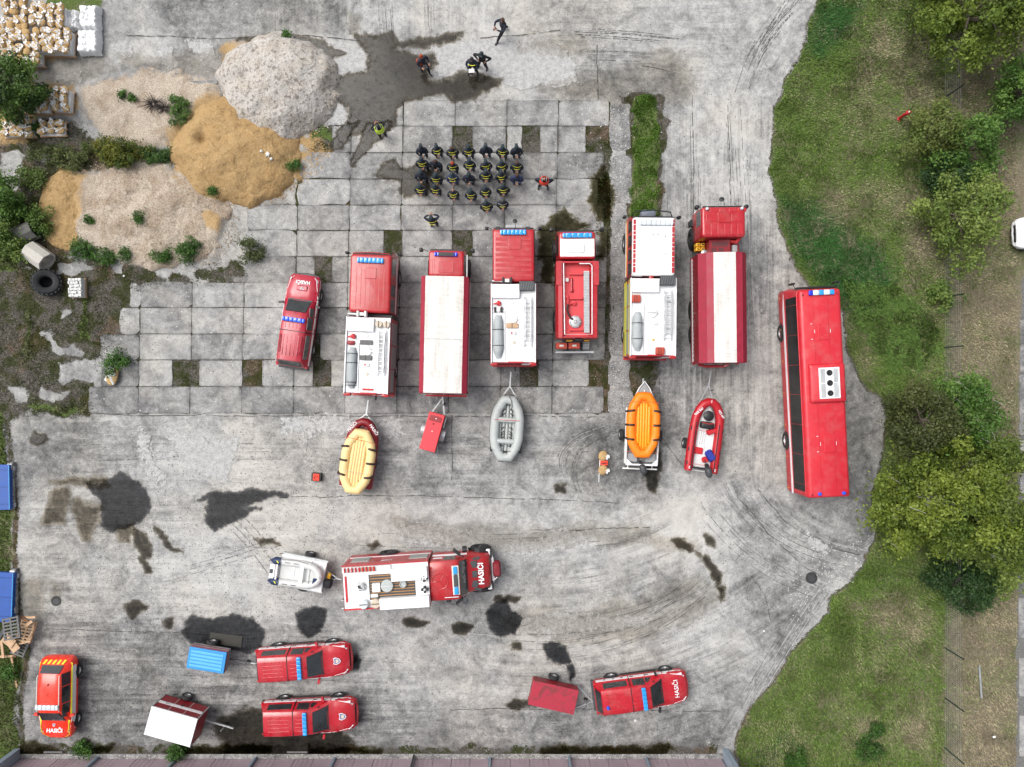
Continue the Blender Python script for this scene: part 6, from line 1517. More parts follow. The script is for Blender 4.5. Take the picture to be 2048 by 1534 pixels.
def box_trailer(label, fr, X, Lh, h, side, lid, name='box_trailer', slats=None, lidz=.10, bar=1.3, stripe=False, ribs=False):
 root = fr.root(name, label, 'trailer')
 MB().box(-X + .02, X - .02, -Lh + .02, Lh - .02, .42, .50).build('chassis', M['black'], root)
 MB().rbox(-X, X, -Lh, Lh, .50, h - lidz, .02, .01, 1).build('box', M[side], root)
 lid_o = MB().rbox(-X - .015, X + .015, -Lh - .015, Lh + .015, h - lidz, h, .02, .02, 1).build('lid', M[lid], root)
 for s_ in (-1, 1):
  wheel(root, s_ * (X + .14), -.12, .32, .20, s_)
  if slats:
   n = 6
   for j in range(n):
    MB().box(s_ * (X + .01) - .02, s_ * (X + .01) + .02, -Lh, Lh, .52 + j * (h - lidz - .55) / n, .52 + (j + .62) * (h - lidz - .55) / n).build('board', M[slats[j % len(slats)]], root)
  MB().box(s_ * (X - .12) - .04, s_ * (X - .12) + .04, -Lh - .03, -Lh, .52, .62).build('tail_lamp', M['redlet'], root)
 if slats:
  for j in range(6): MB().box(-X, X, Lh, Lh + .02, .52 + j * (h - lidz - .55) / 6, .52 + (j + .62) * (h - lidz - .55) / 6).build('board', M[slats[j % len(slats)]], root)
 if ribs:
  for j in range(5):
   x = -X + .20 + j * (2 * X - .40) / 4
   MB().rbox(x - .07, x + .07, -Lh + .12, Lh - .12, h, h + .035, .03, .02, 2).build('lid_rib', M['ribblue'], lid_o)
 if stripe:
  for s_ in (-1, 1):
   MB().box(s_ * (X + .008) - .01, s_ * (X + .008) + .01, -Lh + .05, Lh - .05, h - .85, h - .62).build('side_stripe', M['whitelet'], root)
   text_obj('112', .20, M['dgrey'], root, (s_ * (X + .02), -Lh + .6 if s_ < 0 else Lh - .6, h - .735), (R(90), 0, R(90 * s_)))
   for j in (-.33, .33): MB().box(s_ * (X + .006) - .008, s_ * (X + .006) + .008, j * Lh - .01, j * Lh + .01, .52, h - lidz).build('panel_joint', M['silvertape'], root)
   MB().box(s_ * (X + .02) - .03, s_ * (X + .02) + .03, .0, .06, h - 1.0, h - .80).build('latch', M['black'], root)
   for e in (-1, 1): MB().box(s_ * X - .03, s_ * X + .03, e * Lh - .03, e * Lh + .03, .45, h - .02).build('corner_post', M['alu'], root)
 drawbar(root, Lh, Lh + bar, .5, .7 if bar < 1.25 else .5, 'dgrey' if ribs else 'galv', True, 'A' if not stripe and not ribs else 'I')
 return root
k12 = (CAM_H - 1.2) / FPX
box_trailer('small trailer with a ribbed bright blue lid and grey boarded sides', Fr(412, 1321.5, 1.2, -99.3), .60, 1.06, 1.15, 'galv', 'lidblue', slats=['galv', 'grey', 'maroon'], ribs=True, bar=1.35)
r_ = box_trailer('tall box trailer with a plain white roof and dark red sides', Fr(342, 1453, 2.0, -105.7), .80, 1.32, 2.05, 'maroon2', 'white', stripe=True, bar=1.5)
r_ = box_trailer('crimson flat-lid trailer with scuffed lid behind the lettered pickup', Fr(1107, 1395.5, 1.2, -102.7), .69, 1.32, 1.2, 'maroon2', 'scuffed' if 'scuffed' in M else 'maroon', bar=1.05)
def generator_trailer():
 fr = Fr(864, 864, 1.2, -15.5); root = fr.root('generator_trailer', 'narrow bright red trailer with silver mudguards behind the cargo truck', 'trailer')
 X, L = .44, 1.08
 MB().rbox(-X, X, -L, L, .45, 1.05, .03, .02, 1).build('box', M['red2'], root)
 lid = MB().rbox(-X - .02, X + .02, -L - .02, L + .02, 1.05, 1.22, .03, .03, 2).build('lid', M['palered2'], root)
 MB().rbox(-X + .08, X - .08, L - .46, L - .14, 1.215, 1.245, .08, .01, 3).build('grille_tray', M['maroon2'], lid)
 for j in range(9): MB().box(-X + .12 + j * .075, -X + .15 + j * .075, L - .42, L - .18, 1.245, 1.25).build('grille_bar', M['red2'], lid)
 for x, y, r, mm in ((.03, L - .28, .035, 'white'), (-.05, L - .60, .055, 'maroon2'), (0, .05, .03, 'white')): MB().revolve((x, y, 1.22), (0, 0, 1), [(0, r), (.04, r), (.05, 0)], 12).build('cap', M[mm], lid)
 for s_ in (-1, 1):
  wheel(root, s_ * (X + .16), -.05, .30, .18, s_)
  MB().loft([[(s_ * (X + .03), -.05 + .40 * math.cos(t), .32 + .36 * math.sin(t)), (s_ * (X + .28), -.05 + .40 * math.cos(t), .32 + .36 * math.sin(t)), (s_ * (X + .28), -.05 + .42 * math.cos(t), .32 + .39 * math.sin(t)), (s_ * (X + .03), -.05 + .42 * math.cos(t), .32 + .39 * math.sin(t))] for t in np.linspace(.1, PI - .1, 10)]).build('mudguard', M['galv'], root)
  MB().tube([(s_ * (X + .02), -L + .3, .6), (s_ * (X + .12), -L + .1, .7), (s_ * (X + .1), -L - .02, .5)], .02, 5).build('prop_stand', M['alu'], root)
 MB().tube([(X + .1, L - .1, .9), (X + .1, L - .7, .9)], .03, 6).build('filler_pipe', M['galv'], root)
 drawbar(root, L, L + .95, .5, .36)
M['palered2'] = mat('bright_red_lid', (.68, .04, .055), .45, dirt=.05)
generator_trailer()
# ------------------------------------------------------------------ boats
def raft_outline(wd, L, n=44, p=2.6, nose=1.0):
 pts = []
 for k in range(n):
  a = 2 * PI * k / n
  c, s_ = math.cos(a), math.sin(a)
  pts.append((wd * math.copysign(abs(c) ** (2 / p), c), L * math.copysign(abs(s_) ** (2 / (p * .82)), s_)))
 return pts
def octo(wd, L, cut=.55, cut2=.42, seg=4):
 """elongated octagonal outline with softened corners, subdivided"""
 P = [(wd, -L + wd * 1.55), (wd, L - wd * 1.55), (wd * .82, L - wd * .80), (wd * .36, L), (-wd * .36, L), (-wd * .82, L - wd * .80), (-wd, L - wd * 1.55), (-wd, -L + wd * 1.55), (-wd * .82, -L + wd * .80), (-wd * .36, -L), (wd * .36, -L), (wd * .82, -L + wd * .80)]
 out = []
 for i, (a, b) in enumerate(zip(P, P[1:] + P[:1])):
  n = seg if math.hypot(b[0] - a[0], b[1] - a[1]) > 1 else 2
  for k in range(n): out.append((a[0] + (b[0] - a[0]) * k / n, a[1] + (b[1] - a[1]) * k / n))
 return out
def raft(label, fr, z, W2, L2, tube_m, floor_m, handle_m, up=False, pitch=0):
 """inflatable raft; up=True: open side up with thwarts, otherwise floor side up with ribs"""
 root = fr.root('inflatable_raft', label, 'raft'); root.location.z = z; root.rotation_euler.x = R(pitch)
 r = .27
 o = octo(W2 - r, L2 - r, seg=5)
 t = MB().tube([(x, y, r) for x, y in o], r, 14, True).build('buoyancy_tube', M[tube_m], root, True)
 seam = [(x * (W2 - r * .25) / (W2 - r), y * (L2 - r * .25) / (L2 - r), r) for x, y in o]
 if up: MB().tube([(x * W2 / (W2 - r) * 1.005, y * L2 / (L2 - r) * 1.002, r * .75) for x, y in o], .02, 5, True).build('grab_line', M['dgrey'], t)
 iw, il = W2 - 2 * r + .06, L2 - 2 * r + .05
 zf = r * 1.15 if not up else .08
 fo = rrect(-iw, iw, -il, il, iw * .98, 7)
 if not up:
  MB().loft([[(x, y, .1) for x, y in fo], [(x, y, zf) for x, y in fo], [(x * .95, y * .98, zf + .02) for x, y in fo]]).build('floor_flange', M[tube_m], root, 40)
  nr = 5; rw = iw * .62
  for j in range(nr):
   x = -rw + 2 * rw * j / (nr - 1); ll = il * .90 * math.sqrt(max(.2, 1 - (abs(x) / (rw * 1.75)) ** 2))
   MB().tube([(x, -ll, zf + .0), (x, -ll + .12, zf + .06), (x, 0, zf + .075), (x, ll - .12, zf + .06), (x, ll, zf)], 2 * rw / (nr - 1) * .54, 8).build('floor_rib', M[floor_m], root, True)
  MB().tube([(x * .78, y * .90, zf + .03) for x, y in fo], .03, 6, True).build('floor_seam', M[tube_m], root, True)
  for s_ in (-1, 1):
   for j in range(22):
    y = -il * .62 + j * il * 1.24 / 21
    MB().cyl((s_ * iw * .93, y, zf + .01), (s_ * iw * .93, y, zf + .035), .016, 5).build('eyelet', M['black'], root)
 else:
  nr = 5
  for j in range(nr):
   x = -iw * .78 + 1.56 * iw * j / (nr - 1); ll = il * (.92 if j in (1, 2, 3) else .75)
   MB().tube([(x, -ll, .10), (x, 0, .12), (x, ll, .10)], .085, 8).build('floor_rib', M[tube_m], root, True)
  for y in (L2 * .26, -L2 * .38):
   MB().tube([(-iw - .08, y, .34), (-iw * .5, y, .38), (iw * .5, y, .38), (iw + .08, y, .34)], .15, 10).build('thwart', M[tube_m], root, True)
  for y in (.62, .48, .02, -.12, -.20, -.30) if True else ():
   for s_ in (-1, 1):
    MB().obox((s_ * .22, y * L2 * .9, .24), (s_ * .55, -.35, 0), .05, .20, .03).obox((s_ * .30, y * L2 * .9 - .07, .24), (0.2 * s_, 1, 0), .05, .12, .03).build('floor_strap', M['black'], root)
  for s_ in (-1, 1): MB().obox((s_ * .22, -L2 * .52, .26), (s_, .2, 0), .05, .18, .03).build('floor_strap', M['black'], root)
 # dark hand grips wrapped over the tube
 if not up:
  for s_ in (-1, 1):
   for y, sk in ((L2 * .40, -.10), (0, 0), (-L2 * .40, .10)):
    pts = []
    for a in np.linspace(-.15, 2.15, 8):
     pts.append((s_ * (W2 - r + (r + .012) * math.cos(a)), y + sk * (a / 2.2) * .8 * -1, r + (r + .012) * math.sin(a)))
    g = MB()
    g.tube(pts, .065, 6, False).build('hand_grip', M[handle_m], root, True)
 return root, r
def lash(parent_root, name, pts, mm, r=.014):
 return MB().tube(pts, r, 5).build(name, M[mm], parent_root)
def motor(label, loc, rz, mm='dgrey', tilt=25):
 root = thing('outboard_motor', label, 'outboard motor', loc, rz)
 # cowl points to -y (astern), lying tilted up
 MB().stack([(.0, -.17, .17, -.62, -.08, .16), (.16, -.19, .19, -.66, -.05, .18), (.30, -.15, .15, -.58, -.10, .14), (.36, -.08, .08, -.50, -.18, .08)], 5).build('cowl', M[mm], root, 50)
 MB().rbox(-.10, .10, -.1, .12, -.1, .14, .03, .02, 2).build('clamp_bracket', M['black'], root)
 MB().tube([(0, -.05, .12), (-.06, .2, .18), (-.08, .42, .16)], .025, 6).build('tiller', M['black'], root)
 MB().obox((0, -.30, -.28), (0, -.2, -1), .10, .5, .08).build('leg', M['black'], root)
 return root
def boat_trailer(label, fr, X, y0, y1, z=.55, deck=False, mm='galv', apex=1.0, wheels=(-.3,), bar=True, wx=None):
 root = fr.root('boat_trailer', label, 'trailer')
 b = MB()
 for s_ in (-1, 1): b.box(s_ * X - .04, s_ * X + .04, y0, y1, z - .08, z)
 for y in (y0 + .3, (y0 + y1) / 2, y1 - .3): b.box(-X, X, y - .03, y + .03, z - .085, z - .02)
 b.build('frame', M[mm], root)
 d = MB()
 for s_ in (-1, 1): d.obox((s_ * X * .45, y1 + apex / 2, z - .03), (-s_ * X * .9, apex, 0), .06, math.hypot(X * .9, apex), .06)
 d.obox((0, y1 + apex + .3, z - .03), (0, 1, 0), .07, .7, .07)
 db = d.build('drawbar', M['galv'], root)
 MB().obox((0, y1 + apex + .7, z), (0, 1, 0), .08, .24, .10).build('coupling', M['galv'], db)
 MB().cyl((.14, y1 + apex * .8, .2), (.14, y1 + apex * .8, z + .5), .028, 8).build('jockey_post', M['dgrey'], db)
 MB().cyl((0, y1 - .1, z), (0, y1 - .1, z + .5), .035, 8).build('winch_post', M['galv'], root)
 for w_ in wheels:
  for s_ in (-1, 1):
   wheel(root, s_ * (wx or X + .2), w_, .32, .22, s_)
 if bar:
  lb = MB().box(-X - .12, X + .12, y0 - .32, y0 - .24, z - .02, z + .08).build('light_board', M['offwhite'], root)
  for s_ in (-1, 1): MB().box(s_ * X * .8 - .03, s_ * X * .8 + .03, y0 - .26, y0, z - .02, z + .04).build('bracket', M['offwhite'], lb)
 return root
def rib(label, fr, z, W2, L2, r, tube_m, floor_m, name='inflatable_boat'):
 """rigid inflatable: horseshoe tube open at the stern, bow to +y"""
 root = fr.root(name, label, 'boat'); root.location.z = z
 n = 9; path = []
 for k in range(n): path.append((-W2 + r, -L2 + (L2 * 1.10) * k / n, r))
 for a in np.linspace(0, 1, 10)[0:]:
  t = a * PI
  x = -(W2 - r) * math.cos(t); y = L2 * .10 + (L2 * .90 - r) * math.sin(t) ** .80
  path.append((x, y, r + .12 * math.sin(t)))
 for k in range(n): path.append((W2 - r, L2 * .10 - (L2 * 1.10) * (k + 1) / n, r))
 rs = [r * (.86 if i == 0 or i == len(path) - 1 else 1) for i in range(len(path))]
 t = MB().tube(path, r, 14, rs=rs).build('buoyancy_tube', M[tube_m], root, True)
 iw = W2 - 2 * r + .05
 fl = [(-iw, -L2 + .25), (iw, -L2 + .25), (iw, L2 * .15), (iw * .7, L2 * .55), (0, L2 * .80), (-iw * .7, L2 * .55), (-iw, L2 * .15)]
 MB().plate([(x, y, .10) for x, y in fl], .05).build('floor', M[floor_m], root)
 MB().box(-iw, iw, -L2 + .18, -L2 + .26, .05, r * 1.9).build('transom', M['black' if tube_m == 'red2' or tube_m == 'ribred' else 'whitelet'], root)
 return root, iw, path
M['ribred'] = mat('glossy_red_hypalon', (.42, .010, .018), .38, dirt=.1)
M['ribwhite'] = mat('pale_grey_pvc', (.58, .59, .58), .45, dirt=.08)
M['raftfloor'] = mat('white_boat_floor', (.66, .66, .66), .5, dirt=.12)
M['darkrib'] = mat('dark_red_hypalon', (.20, .006, .012), .4, dirt=.1)
# yellow raft over a red boat on its trailer
F1 = Fr(714, 917, 1.2, -8.6)
boat_trailer('grey boat trailer under the pale yellow raft', F1, .60, -1.6, 2.0, .50, apex=.55, wheels=(-.3,), wx=.86, bar=False)
rt, iw, _ = rib('dark red inflatable boat with white lettering showing beneath the pale yellow raft', Fr(720, 905, 1.0, -8.6), .58, .98, 2.02, .24, 'darkrib', 'maroon2')
for s_, tx in ((-1, 'HASIČI'), (1, 'HASIČI')):
 text_obj(tx, .24, M['whitelet'], rt, (s_ * .62, 1.42, .60), (R(10), R(s_ * 14), R(-s_ * 52 + (180 if s_ > 0 else 0) - (180 if s_ > 0 else 0))), bold=.006)
ra1, r = raft('pale yellow raft turned floor side up on a boat, black grips, leftmost raft', Fr(713, 924, 1.6, -8.6), 1.08, .98, 1.88, 'cream', 'cream', 'brown')
lash(ra1, 'lashing_strap', [(-.92, .0 + 1.26, .40), (-.5, 1.30, .56), (.5, 1.22, .56), (.95, 1.12, .4)], 'strap')
lash(ra1, 'lashing_strap', [(-.98, -.55, .3), (-.72, -.56, .56), (.72, -.62, .56), (.98, -.62, .3)], 'tan')
# grey raft, open side up
F2 = Fr(1014, 858, 1.2, -3.8)
boat_trailer('light boat trailer under the grey raft', F2, .55, -1.6, 1.7, .50, apex=.75, wheels=(-1.1,), wx=.80, bar=False)
ra2, r = raft('grey raft lying open side up with two cross tubes, towed by the middle engine', Fr(1013.5, 858, 1.3, -3.8), .62, .97, 1.92, 'lgrey', 'lgrey', 'brown', up=True)
lash(ra2, 'lashing_strap', [(-.98, .48, .3), (-.70, .50, .56), (0, .50, .56), (.70, .50, .56), (.98, .48, .3)], 'redstrap')
lash(ra2, 'lashing_strap', [(-1.0, -1.2, .3), (-.6, -1.27, .5), (.6, -1.28, .5), (.95, -1.2, .3)], 'dgrey')
lash(ra2, 'mooring_line', [(0, 1.9, .55), (.18, 1.6, .58), (.22, 1.25, .50), (.12, 1.05, .3)], 'black', .02)
# orange raft over an aluminium boat
F3 = Fr(1286, 862, 1.1, -2.2)
tr3 = boat_trailer('white framed boat trailer under the aluminium boat', F3, .88, -1.95, 1.3, .50, mm='offwhite', apex=.9, wheels=(-.30,), wx=1.12, bar=True)
bt = F3.root('aluminium_boat', 'pointed grey aluminium boat with white gunwales under the orange raft', 'boat'); bt.location.z = .5
hull = lambda s: [(-.90 * s, -1.95), (.90 * s, -1.95), (.92 * s, -.2), (.86 * s, .8), (.62 * s, 1.75), (.30 * s, 2.45), (0, 2.85), (-.30 * s, 2.45), (-.62 * s, 1.75), (-.86 * s, .8), (-.92 * s, -.2)]
MB().loft([[(x * .7, y * .93, 0) for x, y in hull(1)], [(x * .95, y * .98, .35) for x, y in hull(1)], [(x, y, .52) for x, y in hull(1)], [(x * .92, y * .97, .52) for x, y in hull(1)], [(x * .85, y * .93, .15) for x, y in hull(1)]]).build('hull', M['grey'], bt, 30)
MB().tube([(x, y, .55) for x, y in hull(1)], .035, 6, True).build('gunwale', M['white'], bt)
MB().plate([(x * .9, y, .50) for x, y in ((.86, 1.25), (.62, 1.75), (.30, 2.45), (0, 2.80), (-.30, 2.45), (-.62, 1.75), (-.86, 1.25))], .02).build('foredeck', M['grey'], bt)
MB().rbox(-.52, .52, 1.28, 1.62, .52, .60, .05, .02, 2).build('bow_locker', M['dgrey2'] if 'dgrey2' in M else M['grey'], bt)
for x, y in ((0, 2.3), (-.40, 1.5), (.40, 1.5)): MB().rbox(x - .03, x + .03, y - .06, y + .06, .55, .62, .02, .01, 2).build('cleat', M['white'], bt)
for s_ in (-1, 1): MB().rbox(s_ * .52 - .28, s_ * .52 + .28, -1.80, -1.30, .30, .42, .03, .02, 2).build('stern_seat', M['grey'], bt)
MB().box(-.86, .86, -1.98, -1.90, .3, .60).build('transom', M['white'], bt)
for s_ in (-1, 1): MB().plate([(s_ * .86, -1.95, .58), (s_ * .50, -1.95, .58), (s_ * .86, -1.62, .58)][::s_], .02).build('corner_plate', M['white'], bt)
ra3, r = raft('bright orange raft turned floor side up on the aluminium boat', Fr(1288, 850.5, 1.5, -1.6), .98, .97, 1.90, 'orange', 'orange2', 'brown')
lash(ra3, 'lashing_strap', [(-.90, 1.26, .35), (-.6, 1.32, .54), (.6, 1.32, .54), (.90, 1.26, .35)], 'strap')
lash(bt, 'lashing_strap', [(-.9, -1.2, .58), (0, -1.25, .64), (.9, -1.22, .58)], 'strap')
x_, y_ = W(1281, 926, .9); motor('grey outboard motor hung off the stern of the aluminium boat', (x_, y_, .95), 17, 'dgrey')
# red RIB
F4 = Fr(1410, 868, 1.0, -7.6)
boat_trailer('galvanised boat trailer with a long A-frame under the open red boat', F4, .62, -1.9, 1.35, .45, apex=1.5, wheels=(-.7,), wx=.92, bar=True)
rt, iw, path = rib('open red inflatable boat with white floor, oars and a blue cover inside', Fr(1413, 870, 1.15, -7.6), .70, .99, 2.15, .25, 'ribred', 'raftfloor')
for s_ in (-1, 1):
 MB().obox((s_ * .66, -.55, .505), (0, 1, 0), .05, 2.9, .03).build('grab_line', M['black'], rt)
 text_obj('HZS 847' if s_ < 0 else 'HZS 847', .17, M['whitelet'], rt, (s_ * .64, 1.28, .60), (0, R(s_ * 20), R(s_ * -50 + (0 if s_ < 0 else 0))), bold=.006)
 for y in (.3, -.9, -1.7): MB().rbox(s_ * .88 - .05, s_ * .88 + .05, y - .12, y + .12, .36, .46, .03, .02, 2).build('handle_patch', M['black'], rt)
 text_obj('2', .2, M['whitelet'], rt, (s_ * .74, -1.95, .505), (0, 0, PI), bold=.006)
text_obj('1', .22, M['whitelet'], rt, (0, 1.93, .63), (R(10), 0, 0), bold=.006)
MB().rbox(-.38, .38, .35, .75, .15, .50, .1, .08, 3).build('console_seat', M['black'], rt, 50)
MB().revolve((0, 1.1, .15), (0, 0, 1), [(0, .26), (.25, .30), (.32, .2), (.32, 0)], 16).build('fuel_tank', M['black'], rt, 40)
MB().tube([(-.36, .70, .52), (0, .64, .54), (.36, .70, .52)], .02, 5).build('strap', M['redstrap'], rt)
for j in range(3): MB().obox((-.30 + .12 * j, -.25, .22), (.05, 1, 0), .04, 1.0, .03).obox((-.28 + .12 * j, -.72, .22), (.05, 1, 0), .10, .24, .02).build('oar', M['white'], rt)
MB().rbox(-iw, -.02, -1.15, -.75, .16, .24, .05, .03, 2).build('floor_pad', M['redlet'], rt)
MB().tube([(-.98, .25, .3), (-.6, .22, .54), (.6, .20, .54), (.98, .2, .3)], .013, 5).build('lashing_strap', M['redstrap'], rt)
MB().tube([(-.98, -1.75, .3), (-.6, -1.72, .54), (.6, -1.74, .54), (.98, -1.75, .3)], .013, 5).build('lashing_strap', M['redstrap'], rt)
def bag(name, label, cat, px, py, z, sx, sy, sz, mm, rz):
 x, y = W(px, py, z); b = MB().stack([(0, -sx * .9, sx * .9, -sy * .9, sy * .9, sx * .5), (sz * .5, -sx, sx, -sy, sy, sx * .6), (sz, -sx * .7, sx * .75, -sy * .8, sy * .7, sx * .5)], 4)
 b.v = [(a + random.uniform(-.02, .02), c + random.uniform(-.02, .02), d + random.uniform(-.02, .02)) for a, c, d in b.v]
 o = b.build(name, M[mm], None, True); o.location = (x, y, z); o.rotation_euler = (0, 0, R(rz)); return tag(o, label, cat)
bag('red_bag', 'crumpled red bag lying on the white floor of the open red boat', 'bag', 1422, 862, .85, .32, .16, .22, 'redlet', 25)
bag('red_bag', 'small red bag beside the blue cover at the stern of the red boat', 'bag', 1409, 919, .85, .20, .16, .22, 'redlet', 5)
bag('folded_cover', 'royal blue folded cover in the stern of the open red boat', 'cover', 1419, 911, 1.0, .22, .34, .28, 'bluebag', 30)
x_, y_ = W(1413, 932, 1.2); motor('dark outboard motor on the stern of the open red boat', (x_, y_, 1.25), 12, 'dgrey')
# white dinghy on a white decked trailer
F5 = Fr(604, 1147, .9, -101.5)
rt = F5.root('flat_trailer', 'white decked trailer carrying the pale grey dinghy', 'trailer')
MB().rbox(-.86, .86, -1.32, 1.28, .70, .86, .03, .02, 1).build('deck', M['white'], rt)
for s_ in (-1, 1):
 MB().box(s_ * .90 - .05, s_ * .90 + .05, -1.35, 1.32, .55, .75).build('side_rail', M['galv'], rt); wheel(rt, s_ * 1.02, .12, .30, .22, s_)
 MB().obox((s_ * .9, -1.38, .9), (s_ * .1, -.2, 1), .03, .4, .03).build('marker_rod', M['black'], rt)
drawbar(rt, 1.3, 2.0, .5, .3)
MB().rbox(.05, .52, 1.32, 1.78, .6, 1.05, .1, .08, 3).build('motor_cover', M['blackcloth'], rt, 50)
MB().rbox(-.25, .1, 1.40, 1.60, .55, .72, .04, .03, 2).build('wheel_chock', M['yellowpart'], rt)
rt, iw, path = rib('pale grey dinghy with navy cone ends on the decked trailer', Fr(596, 1149, 1.2, -98.0), .90, .80, 1.45, .21, 'ribwhite', 'ribwhite')
for s_ in (-1, 1):
 MB().cyl((s_ * .59, -1.44, .21), (s_ * .59, -1.05, .21), .216, 14).cyl((s_ * .59, -1.72, .21), (s_ * .59, -1.44, .21), .02, 14, .21).build('cone_end', M['navyc'], rt, 35)
 MB().obox((s_ * .59, -1.22, .43), (.6, .5, 0), .05, .16, .01).build('number_patch', M['yellow'], rt)
 for y in (-.65, -.15): MB().obox((s_ * .62, y, .43), (0, 1, 0), .03, .30, .03).build('handle', M['dgrey'], rt)
MB().plate([(.02, 1.30, .52), (.02, .95, .54), (.34, .90, .50), (.40, 1.10, .44)][::-1], .02).build('bow_patch', M['navyc'], rt)
MB().box(-.52, .52, .10, .30, .38, .42).build('seat_board', M['white'], rt)
MB().box(-.46, .46, -.32, -.27, .16, .18).box(-.42, .42, .52, .56, .16, .18).build('floor_seam', M['white'], rt)
MB().box(-.40, .40, -1.62, -1.36, .30, .36).build('motor_bracket', M['white'], rt)
MB().box(-.12, .12, -1.60, -1.44, .36, .40).build('clamp_pad', M['dgrey'], rt)
for y in (-1.02, .70): MB().tube([(-.82, y, .1), (-.66, y, .42), (-.5, y, .44), (.5, y, .44), (.66, y, .42), (.82, y, .1)], .014, 5).build('lashing_strap', M['dgrey'], rt)
MB().tube([(-.74, -1.1, .40), (-.80, -.2, .36), (-.70, .5, .40), (-.35, 1.05, .5), (0, 1.35, .52)], .014, 5).build('grab_line', M['dgrey'], rt)
# ------------------------------------------------------------------ garage building along the lower edge
def garage():
 x0, y0 = W(40, 1511); x1, _ = W(1446, 1511)
 root = thing('garage_building', 'long garage building of dusky pink steel doors between pale blue posts along the lower edge', 'building', ((x0 + x1) / 2, y0, 0))
 L = (x1 - x0) / 2; Hh = 4.2
 MB().box(-L, L, -9.0, -.30, 0, Hh).build('wall', M['offwhite'], root)
 MB().box(-L - .3, L + .3, -9.2, -.02, Hh, Hh + .25).build('roof', M['grey'], root)
 # door leaves: groups of five panels between posts
 posts = [196, 354, 512, 670, 828, 980, 1138, 1292]
 ps = [40] + posts + [1446]
 pxs = [W(p, 1511)[0] - (x0 + x1) / 2 for p in ps]
 for i, (a, b) in enumerate(zip(pxs[:-1], pxs[1:])):
  n = 4; w = (b - a - .16) / n
  for k in range(n):
   o = MB().rbox(a + .08 + k * w + .012, a + .08 + (k + 1) * w - .012, -.26, -.19 + (.012 if k % 2 else 0), .05, 3.3, .01, .005, 1).build('door_panel', M['pinkgrey'], root)
   for q in range(3): MB().box(a + .10 + k * w + (q + .7) * w / 4, a + .12 + k * w + (q + .7) * w / 4, -.20, -.175, .1, 3.25).build('panel_rib', M['pinkgrey'], o)
  MB().box(a + .08, b - .08, -.29, -.1, 3.32, Hh).build('lintel', M['bluegrey'], root)
 for i, p in enumerate(pxs[1:-1]):
  MB().rbox(p - .07, p + .07, -.30, -.06 if i % 2 else -.02, 0, Hh, .01, .01, 1).build('post', M['bluegrey'] if i != 4 else M['grey'], root)
  if i == 4: MB().cyl((p, .05, 0), (p, .05, Hh - .1), .05, 8).build('downpipe', M['dgrey'], root)
 # wing walls at both ends
 for s_ in (-1, 1):
  MB().rbox(s_ * (L + .14) - .16, s_ * (L + .14) + .16, -1.4, .42, 0, Hh + .3, .01, .01, 1).build('wing_wall', M['bluegrey'], root)
 MB().box(-L, L, -.18, .10, -.02, .045).build('threshold', M['slabbroken'], root)
garage()
for px, w in ((595, 24), (108, 22), (150, 15)):
 x, y = W(px, 1503); o = MB().box(-w / 40, w / 40, -.05, .05, .01, .08).build('plank', M['woodgrey'], None); o.location = (x, y, .02)
 tag(o, {595: 'grey plank lying at the garage foot below the lower pickup', 108: 'grey plank at the garage foot near the orange-red estate', 150: 'short plank at the garage foot left of the moss'}[px], 'plank')
# ------------------------------------------------------------------ blue containers, timber pile
def container(name, label, px0, px1, py0, py1, h, rz):
 a = W((px0 + px1) / 2, (py0 + py1) / 2, h); k = (CAM_H - h) / FPX
 X, Y = (px1 - px0) * k / 2, (py1 - py0) * k / 2
 root = thing(name, label, 'container', (a[0], a[1], 0), rz)
 MB().rbox(-X, X, -Y, Y, .15, h - .08, .02, .01, 1).build('body', M['contblue'], root)
 MB().rbox(-X - .02, X + .02, -Y - .02, Y + .02, h - .08, h, .02, .02, 1).build('roof', M['contblue'], root)
 for j in range(3): MB().box(-X + .1, X - .05, -Y + .3 + j * (2 * Y - .6) / 2, -Y + .33 + j * (2 * Y - .6) / 2, h - .001, h + .02).build('roof_seam', M['dblue2'], root)
 MB().box(X - .03, X + .01, -Y, Y, h, h + .035).build('roof_edge', M['lidblue'], root)
 for s_ in (-1, 1):
  MB().box(X + .02, X + .10, s_ * (Y - .22) - .12, s_ * (Y - .22) + .12, .05, .2).build('corner_foot', M['galv'], root)
 for j in range(12): MB().box(X, X + .03, -Y + .1 + j * (2 * Y - .2) / 12, -Y + .1 + (j + .5) * (2 * Y - .2) / 12, .2, h - .1).build('corrugation', M['contblue'], root)
 return root
M['dblue2'] = mat('dark_blue_joint', (.004, .04, .20), .5)
container('steel_container', 'blue steel container cut by the left edge, the upper of two', -110, 19, 931, 1020, .45, 1)
container('steel_container', 'blue steel container cut by the left edge beside the timber pile', -110, 25, 1144, 1242, .45, -2)
def mkframe(px0, py0, px1, py1, lab):
 (x0, y0), (x1, y1) = W(px0, py0), W(px1, py1)
 root = thing('concrete_sleeper', lab, 'concrete beam', ((x0 + x1) / 2, (y0 + y1) / 2, 0), 0)
 a, b = abs(x1 - x0) / 2, abs(y1 - y0) / 2
 MB().rbox(-a, a, -b, b, 0, .22, .02, .02, 1).build('beam', M['slabbroken'], root)
 for s_ in (-1, 1): MB().rbox(-a - .12, a - .02, s_ * (b - .25) - .18, s_ * (b - .25) + .18, .02, .30, .02, .02, 1).build('bearing_block', M['galv'], root)
mkframe(25, 924, 31, 1018, 'pale concrete beam beside the upper blue container')
mkframe(30, 1136, 37, 1226, 'pale concrete beam beside the lower blue container')
